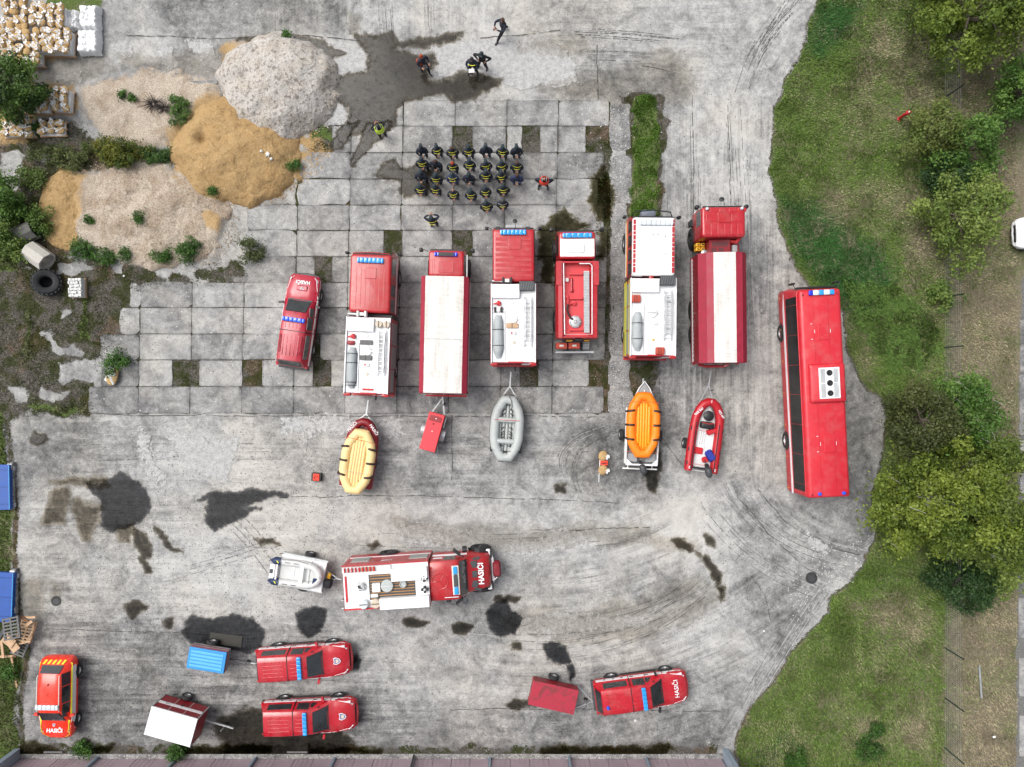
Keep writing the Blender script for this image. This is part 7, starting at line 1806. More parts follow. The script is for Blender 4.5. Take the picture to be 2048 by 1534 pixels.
def plank(root_label, px, py, z, L, w, t, ang, mm='wood', name='plank', tilt=0):
 x, y = W(px, py, z); o = MB().box(-L / 2, L / 2, -w / 2, w / 2, 0, t).build(name, M[mm], None)
 o.location = (x, y, z); o.rotation_euler = (0, R(tilt), R(ang)); return tag(o, root_label, 'plank', 'loose timbers of the pile by the blue container')
def pallet(label, px, py, z, ang, L=1.2, w=.8, mm='wood', tilt=0, name='wooden_pallet', group=None):
 x, y = W(px, py, z); root = thing(name, label, 'pallet', (x, y, z), ang, group); root.rotation_euler.y = R(tilt)
 me = MB().box(-.045, .045, -w / 2, w / 2, .12, .142).mesh('slat', M[mm])
 for j in range(7): inst('slat', me, root, (-L / 2 + .06 + j * (L - .12) / 6, 0, 0))
 for j in (-1, 0, 1): MB().box(-L / 2, L / 2, j * (w / 2 - .05) - .05, j * (w / 2 - .05) + .05, .02, .12).build('bearer', M[mm], root)
 for j in (-1, 0, 1): MB().box(-L / 2, L / 2, j * (w / 2 - .05) - .05, j * (w / 2 - .05) + .05, 0, .02).build('runner', M[mm], root)
 return root
pallet('weathered grey pallet lying on top of the timber pile', 25, 1256, .95, 102, 1.25, .95, 'woodgrey', 8)
pallet('pale pallet tilted at the right side of the timber pile', 54, 1262, .35, 78, 1.2, .9, 'wood', 12)
pallet('grey pallet under the sheet at the foot of the pile', 44, 1290, .25, 70, 1.2, .8, 'woodgrey', 5)
for i, (px, py, z, L, w, t, a, mm, lab) in enumerate([
 (58, 1234, .6, .9, .12, .08, 2, 'wood', 'short pale beam along the top of the timber pile'), (66, 1262, .4, 1.1, .10, .06, 80, 'wood', 'upright lying batten at the right flank of the pile'),
 (56, 1248, .7, .6, .16, .06, 35, 'wood', 'chunky offcut on the upper right of the pile'), (50, 1238, .7, .55, .14, .06, -40, 'brown2', 'reddish offcut beside the grey top pallet'), (60, 1272, .5, .7, .12, .06, 60, 'wood', 'leaning batten at the right of the pile'),
 (48, 1285, .6, .9, .10, .06, 15, 'wood', 'batten across the middle of the pile'), (18, 1281, .75, .75, .55, .04, -35, 'wood', 'pale square board on the lower left of the pile'), (26, 1290, .70, .8, .5, .04, -50, 'wood', 'second pale board tucked under the square one'),
 (6, 1298, .45, 1.0, .14, .08, 100, 'wood', 'thick beam at the far left of the pile'), (14, 1312, .25, 1.1, .12, .08, 3, 'wood', 'long beam closing the foot of the pile'), (30, 1345, .05, 1.9, .11, .08, -84, 'wood', 'long pale post lying on the grass below the pile'),
 (38, 1303, .3, .9, .10, .06, 40, 'brown2', 'brown batten near the foot of the pile'), (52, 1298, .3, .8, .10, .06, 72, 'woodgrey', 'grey batten low on the right of the pile'), (4, 1268, .5, .6, .2, .1, 60, 'dgrey', 'dark timber stub at the left edge of the pile')]):
 if mm == 'brown2' and 'brown2' not in M: M['brown2'] = mat('reddish_brown_timber', (.20, .10, .05), .8, dirt=.3)
 plank(lab, px, py, z, L, w, t, a, mm, tilt=random.uniform(-6, 6))
# ------------------------------------------------------------------ heaps
def heap(name, label, px, py, R1, R2, h, mm, seed, dents=(), ang=0):
 cx, cy = W(px, py, h * .4); n = 70; g = np.linspace(-1.25, 1.25, n); U, Vv = np.meshgrid(g, g)
 ca, sa = math.cos(R(ang)), math.sin(R(ang))
 X_ = U * R1; Y_ = Vv * R2
 wob = (fbm(X_ * 30 + 500, Y_ * 30 + 300, 40, seed, 3) - .5) * .35
 rr = np.hypot(U, Vv) + wob
 prof = np.clip(1 - rr, 0, 1)
 Zz = h * (1 - np.exp(-2.4 * prof)) / (1 - math.exp(-2.4)) + (fbm(X_ * 30, Y_ * 30, 9, seed + 3, 3) - .5) * .10 * np.clip(prof * 6, 0, 1) + (fbm(X_ * 30, Y_ * 30, 34, seed + 7, 3) - .5) * .35 * np.clip(prof * 3, 0, 1)
 for (dx, dy, dr, dz) in dents: Zz -= dz * np.exp(-(((X_ - dx) ** 2 + (Y_ - dy) ** 2) / dr ** 2))
 Zz = np.where(prof <= 0, -.3, np.maximum(Zz, .0 - .02))
 id_ = np.arange(n * n).reshape(n, n); Fq = np.stack([id_[:-1, :-1], id_[:-1, 1:], id_[1:, 1:], id_[1:, :-1]], -1).reshape(-1, 4)
 pv = prof.ravel(); Fq = Fq[pv[Fq].max(1) > 0]
 Vt = np.stack([X_ * ca - Y_ * sa, X_ * sa + Y_ * ca, Zz], -1).reshape(-1, 3)
 used = np.unique(Fq); rm = np.full(n * n, -1); rm[used] = np.arange(len(used))
 me = np_mesh(name, Vt[used], rm[Fq], True); me.materials.append(M[mm])
 o = bpy.data.objects.new(name, me); COL.objects.link(o); o.location = (cx, cy, .01)
 return tag(o, label, 'heap')
def ground_like(name, stops, dk, sc, amp):
 m = NT(name); p = m.pos(); n1 = m.noise(p, .9, 5, .68, .5); f = m.noise(p, 13, 4, .8); g = m.noise(p, sc, 3, .6, .3)
 c = m.ramp(f, stops); c = m.mix(m.map(n1, .38, .55), m.mix(1.0, c, dk, 'MULTIPLY'), c)
 c = m.mix(m.map(g, .52, .64, 0, amp), c, m.mix(1.0, c, (.52, .49, .47, 1), 'MULTIPLY'))
 b = m.bsdf(c, .95, spec=.2); m.set(b.inputs['Normal'], m.bump(m.math('ADD', g, m.math('MULTIPLY', f, .3)), 1.0, .12)); return m.done(b.outputs[0])
M['gravel'] = ground_like('pale_gravel', [(.30, (.25, .23, .21)), (.43, (.42, .395, .365)), (.56, (.53, .505, .475)), (.75, (.62, .60, .57))], (.90, .86, .80, 1), 5.0, .95)
M['sand'] = ground_like('orange_sand', [(.3, (.27, .168, .072)), (.5, (.39, .262, .122)), (.7, (.48, .355, .20))], (.93, .9, .86, 1), 3.0, .40)
M['sandpale'] = ground_like('pale_beige_sand', [(.30, (.14, .118, .09)), (.43, (.34, .285, .225)), (.56, (.50, .43, .35)), (.75, (.60, .54, .47))], (.76, .71, .66, 1), 3.4, .5)
heap('gravel_heap', 'tall rounded heap of pale grey gravel beside the dark damp patch', 549, 172, 3.6, 3.25, 1.7, 'gravel', 5, [(-1.5, .4, .25, .25)])
heap('sand_heap', 'large heap of orange sand in front of the grey gravel heap', 462, 298, 3.9, 3.1, 1.3, 'sand', 9, [(-1.6, .1, .28, .55), (.5, .9, .5, .2), (2.2, -.7, .3, .15)], -12)
heap('old_gravel_heap', 'low spread heap of beige gravel scattered with weeds', 300, 430, 4.6, 2.9, .55, 'sandpale', 15, [(1.9, .4, .5, .3), (-.9, .9, .4, .3)], -8)
heap('small_sand_heap', 'flat orange sand heap at the left end of the beige gravel', 128, 415, 1.6, 2.4, .45, 'sand', 19)
for (px, py, s, lab) in ((540, 314, .13, 'torn white scrap of plastic on the right slope of the orange sand'), (528, 308, .08, 'small white scrap left on the orange sand slope'), (546, 322, .09, 'lowest white scrap on the orange sand slope')):
 x, y = W(px, py, .5); b = MB(); n = 9
 b.loft([[(s * r_ * (1 + .5 * math.sin(k * 2.4 + px)) * math.cos(2 * PI * k / n), s * r_ * (1 + .5 * math.cos(k * 3.1 + px)) * math.sin(2 * PI * k / n), z) for k in range(n)] for r_, z in ((.9, -.05), (1, .04), (.5, .08))])
 o = b.build('plastic_scrap', M['offwhite'], None, True); o.location = (x, y, .62); tag(o, lab, 'plastic scrap')
o = MB().loft([[(x, y + .06 * math.sin(x * 9 + z * 4), z) for x, y in rrect(-1.0, 1.0, -.10, .10, .06, 2)] for z in (0, .12, .2)]).build('silt_ridge', M['slabbroken'], None); x, y = W(403, 167); o.location = (x, y, .0); tag(o, 'narrow pale strip of broken concrete left of the gravel heap', 'concrete piece')
bpy.context.view_layer.update()
SURF = [ground] + [o for o in COL.objects if o.get('category') == 'heap']
def gz(x, y):
 b = 0.0
 for o in SURF:
  h, loc, _n, _i = o.ray_cast(Vector((x, y, 20)) - o.location, Vector((0, 0, -1)))
  if h: b = max(b, loc.z + o.location.z)
 return b
for o in COL.objects:
 if o.name.startswith('plastic_scrap'): o.location.z = gz(o.location.x, o.location.y) + .02
# ------------------------------------------------------------------ sandbags on pallets
M['bagsand'] = sand_mat('sand_filled_bag', (.42, .28, .13), (.48, .34, .17), (.34, .22, .10), 9)
M['bagwhite'] = mat('white_woven_plastic', (.72, .73, .74), .6, dirt=.15, bumpy=.6, dsc=9)
def bag_mesh(seed):
 r_ = random.Random(seed); m_ = MB(); n = 12
 rings = []
 for t, q in ((-.95, .25), (-.85, .62), (-.5, .95), (0, 1.05), (.5, .96), (.85, .65), (.97, .22)):
  ring = []
  for k in range(n):
   a = 2 * PI * k / n; w = 1 + r_.uniform(-.06, .06)
   ring.append((t * .27, math.cos(a) * .21 * q * w, .13 + math.sin(a) * .13 * q * w))
  rings.append(ring)
 return m_.loft(rings).mesh('sandbag', M['bagsand'], True)
def neck_mesh(seed):
 r_ = random.Random(seed); m_ = MB()
 for k in range(5):
  a = r_.uniform(0, 6.28)
  m_.obox((.12 + .06 * math.cos(a), .06 * math.sin(a), .25), (math.cos(a), math.sin(a), r_.uniform(.1, .7)), .09, r_.uniform(.14, .30), .02)
 m_.tube([(-.22, -.12, .20), (-.05, .0, .27), (.12, .10, .24), (.22, .14, .14)], .035, 4).tube([(-.18, .14, .16), (0, .17, .20), (.2, .12, .17)], .02, 4)
 return m_.mesh('tied_neck', M['bagwhite'])
BAGS = [bag_mesh(k) for k in range(5)]; NECKS = [neck_mesh(k) for k in range(5)]
NTH = ['first', 'second', 'third', 'fourth', 'fifth', 'sixth', 'seventh', 'eighth']
PALS = [  # px0, py0, px1, py1, height of the load, description
 (0, -12, 53, 28, .9, 'upper left corner stack'), (55, 4, 92, 48, .9, 'second stack from the left along the top'), (92, 8, 128, 52, .9, 'stack touching the white wrapped bales'), (0, 32, 56, 78, .8, 'middle left stack of the big block'),
 (66, 54, 138, 103, .8, 'widest stack right of the big block'), (-4, 80, 30, 118, .7, 'low stack above the dark tree'), (31, 84, 75, 126, .8, 'lowest stack of the big block'),
 (38, 184, 96, 222, .6, 'stack just above the leafy gap'), (98, 174, 137, 220, .7, 'neat stack spilling sand on its right'), (0, 234, 65, 272, .5, 'sandy stack by the left edge'), (74, 240, 128, 270, .4, 'browned stack with torn wrapping')]
for i, (a, b, c_, d_, h, lab) in enumerate(PALS):
 k = (CAM_H - h) / FPX; cx, cy = W((a + c_) / 2, (b + d_) / 2, h); LX, LY = (c_ - a) * k, (d_ - b) * k
 rz = random.uniform(-4, 4)
 pl = pallet('wooden pallet under the ' + lab, (a + c_) / 2, (b + d_) / 2, 0, rz, LX * 1.0, LY * 1.0, 'wood'); pl.location = (cx, cy, 0)
 MB().rbox(-LX / 2 + .05, LX / 2 - .05, -LY / 2 + .05, LY / 2 - .05, .15, h - .22, .1, .08, 2).build('wrapped_load', M['bagwhite'], pl)
 nx_, ny_ = max(2, round(LX / .46)), max(2, round(LY / .36))
 for ix in range(nx_):
  for iy in range(ny_):
   q = random.randrange(5)
   o = inst('sandbag', BAGS[q], None, (cx + (-LX / 2 + (ix + .5) * LX / nx_) + random.uniform(-.09, .09), cy + (-LY / 2 + (iy + .5) * LY / ny_) + random.uniform(-.08, .08), h - .26 + random.uniform(0, .12)), (random.uniform(-.15, .15), random.uniform(-.15, .15), random.choice([0, PI / 2, PI, -PI / 2]) + random.uniform(-.4, .4)), (1.0, 1.0, 1.0))
   if random.random() < .9: inst('tied_neck', NECKS[random.randrange(5)], o)
   tag(o, NTH[ix] + ' bag from left, ' + NTH[ny_ - 1 - iy] + ' row down, ' + lab, 'sandbag', 'sandbags on the ' + lab)
def bale(px0, py0, px1, py1, h, lab, seed):
 k = (CAM_H - h) / FPX; cx, cy = W((px0 + px1) / 2, (py0 + py1) / 2, h); LX, LY = (px1 - px0) * k / 2, (py1 - py0) * k / 2
 n = 40; g = np.linspace(-1, 1, n); U, Vv = np.meshgrid(g, g)
 edge_ = np.clip((1 - np.maximum(abs(U), abs(Vv))) * 5, 0, 1) ** .5
 Zz = h * edge_ * .93 + (fbm(U * 60, Vv * 60, 16, seed, 3) - .5) * .16 - .07 * np.exp(-(U * 9 + .4 * np.sin(Vv * 5)) ** 2) - .06 * np.exp(-((Vv - .1) * 8) ** 2)
 jx = (fbm(U * 50 + 90, Vv * 50, 14, seed + 9, 2) - .5) * .16
 id_ = np.arange(n * n).reshape(n, n); Fq = np.stack([id_[:-1, :-1], id_[:-1, 1:], id_[1:, 1:], id_[1:, :-1]], -1).reshape(-1, 4)
 me = np_mesh('white_bale', np.stack([U * LX + jx, Vv * LY + jx.T, np.maximum(Zz, .02)], -1).reshape(-1, 3), Fq, True); me.materials.append(M['bagwhite'])
 o = bpy.data.objects.new('white_bale', me); COL.objects.link(o); o.location = (cx, cy, 0); tag(o, lab, 'wrapped bale')
bale(127, 15, 153, 56, .5, 'narrow white wrapped bale between sandbags and the large bale', 3)
bale(155, 5, 192, 54, .65, 'large crumpled white wrapped bale, uppermost', 7)
bale(151, 54, 194, 104, .6, 'white wrapped bale below the large crumpled one', 12)
# lone sandbag in a weedy clump, crate with two bags, orange box
x, y = W(229, 752); o = inst('sandbag', BAGS[1], None, (x, y, .05), (0, 0, R(80)), (2.1, 1.6, 1.3)); inst('tied_neck', NECKS[2], o); tag(o, 'burst tan sandbag lying in a weedy clump on the slabs', 'sandbag')
o = MB().obox((0, 0, 0), (.6, 1, .1), .30, .45, .03).build('torn_sack', M['offwhite'], None); x, y = W(219, 756); o.location = (x, y, .15); tag(o, 'torn white sack flap beside the burst sandbag', 'sack')
def crate(px, py):
 x, y = W(px, py); root = thing('crate', 'black crate with an orange lid standing alone left of the pale yellow raft', 'crate', (x, y, 0), -4)
 MB().rbox(-.28, .28, -.24, .24, 0, .30, .02, .02, 1).build('box', M['black'], root)
 MB().rbox(-.17, .20, -.20, .20, .30, .36, .02, .02, 1).build('lid', M['hired'], root)
 MB().tube([(.1 * math.cos(a) + .02, .1 * math.sin(a) - .02, .37) for a in np.linspace(0, 4.5, 10)], .02, 5).build('cable', M['maroon2'], root)
crate(635, 953)
def bags_on_stand():
 x, y = W(1207, 925); root = thing('measuring_stand', 'small orange stand holding two tan bags left of the orange raft', 'stand', (x, y, 0), -3)
 MB().rbox(-.20, .22, -.12, .14, 0, .30, .02, .02, 1).build('stand', M['hired'], root)
 MB().obox((0, 0, .33), (1, .1, 0), .05, .34, .04).build('handle', M['black'], root)
 MB().box(-.24, -.20, -1.15, .5, .0, .02).build('white_rod', M['white'], root)
bags_on_stand()
for dy, lab in ((13, 'upper tan bag with a white neck on the orange stand'), (-15, 'lower tan bag with a white neck on the orange stand')):
 x, y = W(1206, 925 - dy, .3); o = inst('sandbag', BAGS[dy % 5], None, (x, y, .12), (0, 0, R(-15)), (1.0, 1.35, 1.1)); nk = inst('tied_neck', NECKS[1], o, (.16, 0, .02)); nk.scale = (.8, .7, .8); tag(o, lab, 'sandbag')
# ------------------------------------------------------------------ concrete pipes, tyre, block pallet
def pipe(px, py, ang, L, r, mm, lab, h):
 x, y = W(px, py, h); root = thing('concrete_pipe', lab, 'concrete pipe', (x, y, 0), ang)
 n = 8; out = [(r * math.cos(PI / 8 + k * PI / 4), r * math.sin(PI / 8 + k * PI / 4)) for k in range(n)]
 inn = [(r * .80 * math.cos(k * PI / 12), r * .80 * math.sin(k * PI / 12)) for k in range(24)]
 zc = r * .93
 MB().loft([[(L / 2 * s_, a, b + zc) for a, b in out] for s_ in (-1, 1)], False).build('outer_shell', M[mm], root)
 MB().loft([[(L / 2 * s_, a, b + zc) for a, b in inn] for s_ in (1, -1)], False).build('bore', M[mm], root, True)
 for s_ in (-1, 1):
  ring = MB(); vs_ = []
  for k in range(24):
   a = k * PI / 12; j = (k / 3 - .5) % 8; i0 = int(math.floor(j)) % 8; i1 = (i0 + 1) % 8; t = j - math.floor(j)
   o_ = (out[i0][0] * (1 - t) + out[i1][0] * t, out[i0][1] * (1 - t) + out[i1][1] * t)
   vs_ += [(L / 2 * s_, inn[k][0], inn[k][1] + zc), (L / 2 * s_, o_[0], o_[1] + zc)]
  ring.add(vs_, [(2 * k, 2 * k + 1, 2 * ((k + 1) % 24) + 1, 2 * ((k + 1) % 24)) for k in range(24)])
  ring.build('end_face', M[mm], root)
pipe(69, 510, -35, 1.25, .60, 'concpipe', 'pale octagonal concrete pipe above the tractor tyre', .9)
pipe(44, 465, 24, 1.25, .55, 'concdark', 'dark weathered octagonal concrete pipe half under the bushes', .8)
def tractor_tyre():
 x, y = W(93, 565, .4); root = thing('tractor_tyre', 'huge lugged tractor tyre lying beside the pale concrete pipe', 'tyre', (x, y, .0), 0)
 root.rotation_euler = (0, R(28), R(4)); root.location.z = .42; root.scale = (.86, .86, .86)
 body = MB().revolve((0, 0, 0), (0, 0, 1), [(-.30, .42), (-.36, .55), (-.36, .74), (-.26, .84), (.26, .84), (.36, .74), (.36, .55), (.30, .42), (.24, .38), (-.24, .38), (-.30, .42)], 36).build('carcass', M['rubber'], root, 40)
 for s_ in (-1, 1):
  me = MB()
  a0 = 0
  pts = [(.80 , 0, s_ * .02), (.875, .0, s_ * .04), (.87, .16, s_ * .22), (.80, .24, s_ * .34)]
  me.obox((.85, .09, s_ * .17), (0, .22, s_ * .32), .08, .40, .07)
  mm = me.mesh('tread_lug', M['dgrey'])
  for k in range(20): inst('tread_lug', mm, body, (0, 0, 0), (0, 0, k * PI / 10 + (.15 if s_ > 0 else 0)))
tractor_tyre()
def block_pallet():
 x, y = W(150, 575, .5); pl = pallet('wooden pallet under the white stone setts', 150, 575, 0, 92, 1.15, .80, 'wood'); pl.location = (x, y, 0)
 me = [MB().rbox(-.085 * w_, .085 * w_, -.045, .045, 0, .09, .008, .008, 1).mesh('stone_sett', M['whiteblock']) for w_ in (1, .75, .9)]
 MB().rbox(-.55, .55, -.37, .37, .145, .45, .02, .01, 1).build('inner_setts', M['whiteblock'], pl)
 for ix in range(6):
  for iy in range(8):
   if random.random() < .04: continue
   if ix in (1, 4) and iy % 2: sx_ = .6
   o = inst('stone_sett', me[(ix + iy) % 3], pl, (-.46 + ix * .185 + random.uniform(-.012, .012), -.33 + iy * .094 + random.uniform(-.008, .008), .45 + random.uniform(-.015, .03)), (0, 0, random.uniform(-.08, .08)))
block_pallet()
# ------------------------------------------------------------------ manholes, drain board, hydrant, chips
def manhole(px, py, r, lab):
 x, y = W(px, py); root = thing('manhole_cover', lab, 'manhole cover', (x, y, 0))
 MB().revolve((0, 0, -.05), (0, 0, 1), [(0, r * 1.12), (.062, r * 1.12), (.064, r * .98), (.05, r * .97), (.05, 0)], 28).build('frame', M['iron'], root)
 MB().revolve((0, 0, 0), (0, 0, 1), [(0, r * .94), (.014, r * .94), (.014, 0)], 28).build('lid', M['iron'], root)
 me = MB().box(-.035, .035, -.025, .025, .013, .02).mesh('lid_slot', M['black'])
 for k in range(12): inst('lid_slot', me, root, (math.cos(k * PI / 6) * r * .78, math.sin(k * PI / 6) * r * .78, 0), (0, 0, k * PI / 6))
 me2 = MB().box(-r * .55, r * .55, -.012, .012, .013, .018).mesh('lid_rib', M['dgrey'])
 for k in range(5): inst('lid_rib', me2, root, (0, (k - 2) * r * .22, 0))
manhole(1623, 1156, .31, 'round cast iron manhole cover near the grass at the lower right')
manhole(112, 1202, .26, 'worn manhole cover near the timber pile at the left')
o = MB().box(-.95, .95, -.33, .33, .03, .05).build('drain_board', M['concdark2'] if 'concdark2' in M else mat('wet_dark_board', (.022, .020, .015), .5, dirt=.5), None); x, y = W(452, 1279); o.location = (x, y, 0); o.rotation_euler = (0, 0, R(-7)); tag(o, 'dark wet board lying in the puddle behind the blue lidded trailer', 'board')
def hydrant():
 x, y = W(1797, 238); root = thing('fire_hydrant', 'red pillar hydrant standing in the grass by the bushes', 'hydrant', (x, y, 0), 20)
 MB().revolve((0, 0, 0), (0, 0, 1), [(0, .13), (.08, .13), (.1, .075), (.80, .075), (.82, .12), (1.02, .13), (1.08, .08), (1.10, 0)], 16).build('pillar', M['red2'], root, 35)
 for s_ in (-1, 1): MB().cyl((s_ * .05, 0, .88), (s_ * .24, 0, .88), .055, 10).build('outlet', M['redlet'], root)
 MB().revolve((0, 0, 1.09), (0, 0, 1), [(0, .05), (.05, .05), (.06, 0)], 5).build('spindle', M['silvertape'], root)
hydrant()
for (px, py, r, lab) in ((1525, 621, .2, 'round pale patch of dried cement beside the faceted tarpaulin truck'), (1271, 1441, .09, 'small pale stone below the lettered pickup'), (1528, 1262, .06, 'tiny white stone near the dark slab patch'), (248, 552, .07, 'white chip on the mossy ground')):
 x, y = W(px, py); n = 11; b = MB().loft([[(r * q * (1 + .18 * math.sin(k * 2.1 + px)) * math.cos(2 * PI * k / n), r * q * (1 + .15 * math.cos(k * 1.7)) * math.sin(2 * PI * k / n), z) for k in range(n)] for q, z in ((1, 0), (.95, .012), (.7, .018 if r > .15 else r * .6))])
 o = b.build('pale_stone', M['slabbroken'] if r > .15 else M['offwhite'], None); o.location = (x, y, .004); tag(o, lab, 'stone')
for (px, py, sc_, lab) in ((1986, 1472, .10, 'small white scrap of litter in the dry strip at the lower right'), (1956, 1350, 0, '')):
 if sc_:
  x, y = W(px, py); o = MB().obox((0, 0, .05), (1, .4, .2), sc_, sc_ * 1.6, .03).build('litter', M['white'], None); o.location = (x, y, .05); tag(o, lab, 'litter')
o = MB().obox((0, 0, .1), (.07, -1, 0), .10, 1.9, .06).build('pale_pole', M['galv'], None); x, y = W(1957, 1361); o.location = (x, y, .06); tag(o, 'pale pole lying in the dry grass strip', 'pole')
# path slabs at the right edge
pth = thing('slab_path', None, None, (0, 0, 0)); pth['kind'] = 'structure'; pth['label'] = 'path of grey concrete slabs along the right edge'
for i, (a, b) in enumerate([(640, 745), (750, 870), (880, 990), (1195, 1275), (1315, 1392), (1430, 1512)]):
 x0, y0 = W(2038 - random.uniform(-2, 4), a); x1, y1 = W(2130, b)
 MB().rbox(x0, x1, y1, y0, -.06, .06, .08, .015, 2).build('path_slab', M['slab'], pth)
# ------------------------------------------------------------------ fence on the right
def fence():
 x0 = W(1889, 0)[0]; ys = [W(0, p)[1] for p in range(-5, 1600, 100)]
 root = thing('wire_fence', 'green wire mesh fence with slim dark posts between lawn and dry strip', 'fence', (x0, 0, 0))
 for y in ys:
  o = MB().cyl((0, y, 0), (0, y, 1.75), .035, 8).build('post', M['greenpost'], root)
  MB().cyl((0, y, 1.75), (0, y, 1.78), .045, 8).build('cap', M['black'], o)
 m_ = MB(); w_ = .004
 for z in np.arange(.1, 1.7, .2): m_.add([(-w_, ys[-1], z), (w_, ys[-1], z), (w_, ys[0], z), (-w_, ys[0], z), (0, ys[-1], z + .008), (0, ys[0], z + .008)], [(0, 1, 2, 3), (0, 3, 5, 4), (1, 4, 5, 2)])
 for y in np.arange(ys[-1], ys[0], .12): m_.add([(-w_, y - w_, .05), (w_, y - w_, .05), (0, y + w_, .05), (-w_, y - w_, 1.7), (w_, y - w_, 1.7), (0, y + w_, 1.7)], [(0, 1, 4, 3), (1, 2, 5, 4), (2, 0, 3, 5)])
 o = m_.build('wire_mesh', M['galv'], root); o['kind'] = 'stuff'
fence()
# ------------------------------------------------------------------ vegetation
def leaf_mat(name, tr=.25):
 m = NT(name); a = m.attr('tint').outputs['Color']
 d = m.bsdf(a, .55, spec=.35)
 t = m.n('ShaderNodeBsdfTranslucent'); m.set(t.inputs[0], m.mix(1.0, a, (1.3, 1.35, .7, 1), 'MULTIPLY'))
 mx_ = m.n('ShaderNodeMixShader'); mx_.inputs[0].default_value = tr
 m.t.links.new(d.outputs[0], mx_.inputs[1]); m.t.links.new(t.outputs[0], mx_.inputs[2])
 return m.done(mx_.outputs[0])
M['leaf'] = leaf_mat('leaf_foliage'); M['blade'] = leaf_mat('grass_blades', .15)
def leaves(name, parent, C_, N_, size, cols, spread=.6, seed=0, droop=0.0):
 """C_: (n,3) leaf centres, N_: (n,3) preferred normals -> one mesh of 2-triangle leaves"""
 r_ = np.random.default_rng(seed); n = len(C_)
 N = N_ + r_.normal(0, spread, (n, 3)); N /= np.linalg.norm(N, axis=1, keepdims=True) + 1e-9
 T = r_.normal(0, 1, (n, 3)); T[:, 2] -= droop; T -= (T * N).sum(1, keepdims=True) * N; T /= np.linalg.norm(T, axis=1, keepdims=True) + 1e-9
 B = np.cross(N, T); s = (size * r_.uniform(.6, 1.35, n))[:, None]
 V = np.stack([C_ - T * s * .5, C_ + B * s * .28 + N * s * .06, C_ + T * s * .55, C_ - B * s * .28 + N * s * .06], 1).reshape(-1, 3)
 F = (np.arange(n)[:, None] * 4 + np.array([0, 1, 2, 3])).astype(np.int32)
 me = np_mesh(name, V, F); c = np.repeat(np.concatenate([cols, np.ones((n, 1))], 1), 4, 0); cattr(me, 'tint', c)
 me.materials.append(M['leaf']); o = bpy.data.objects.new(name, me); COL.objects.link(o); o.parent = parent
 return o
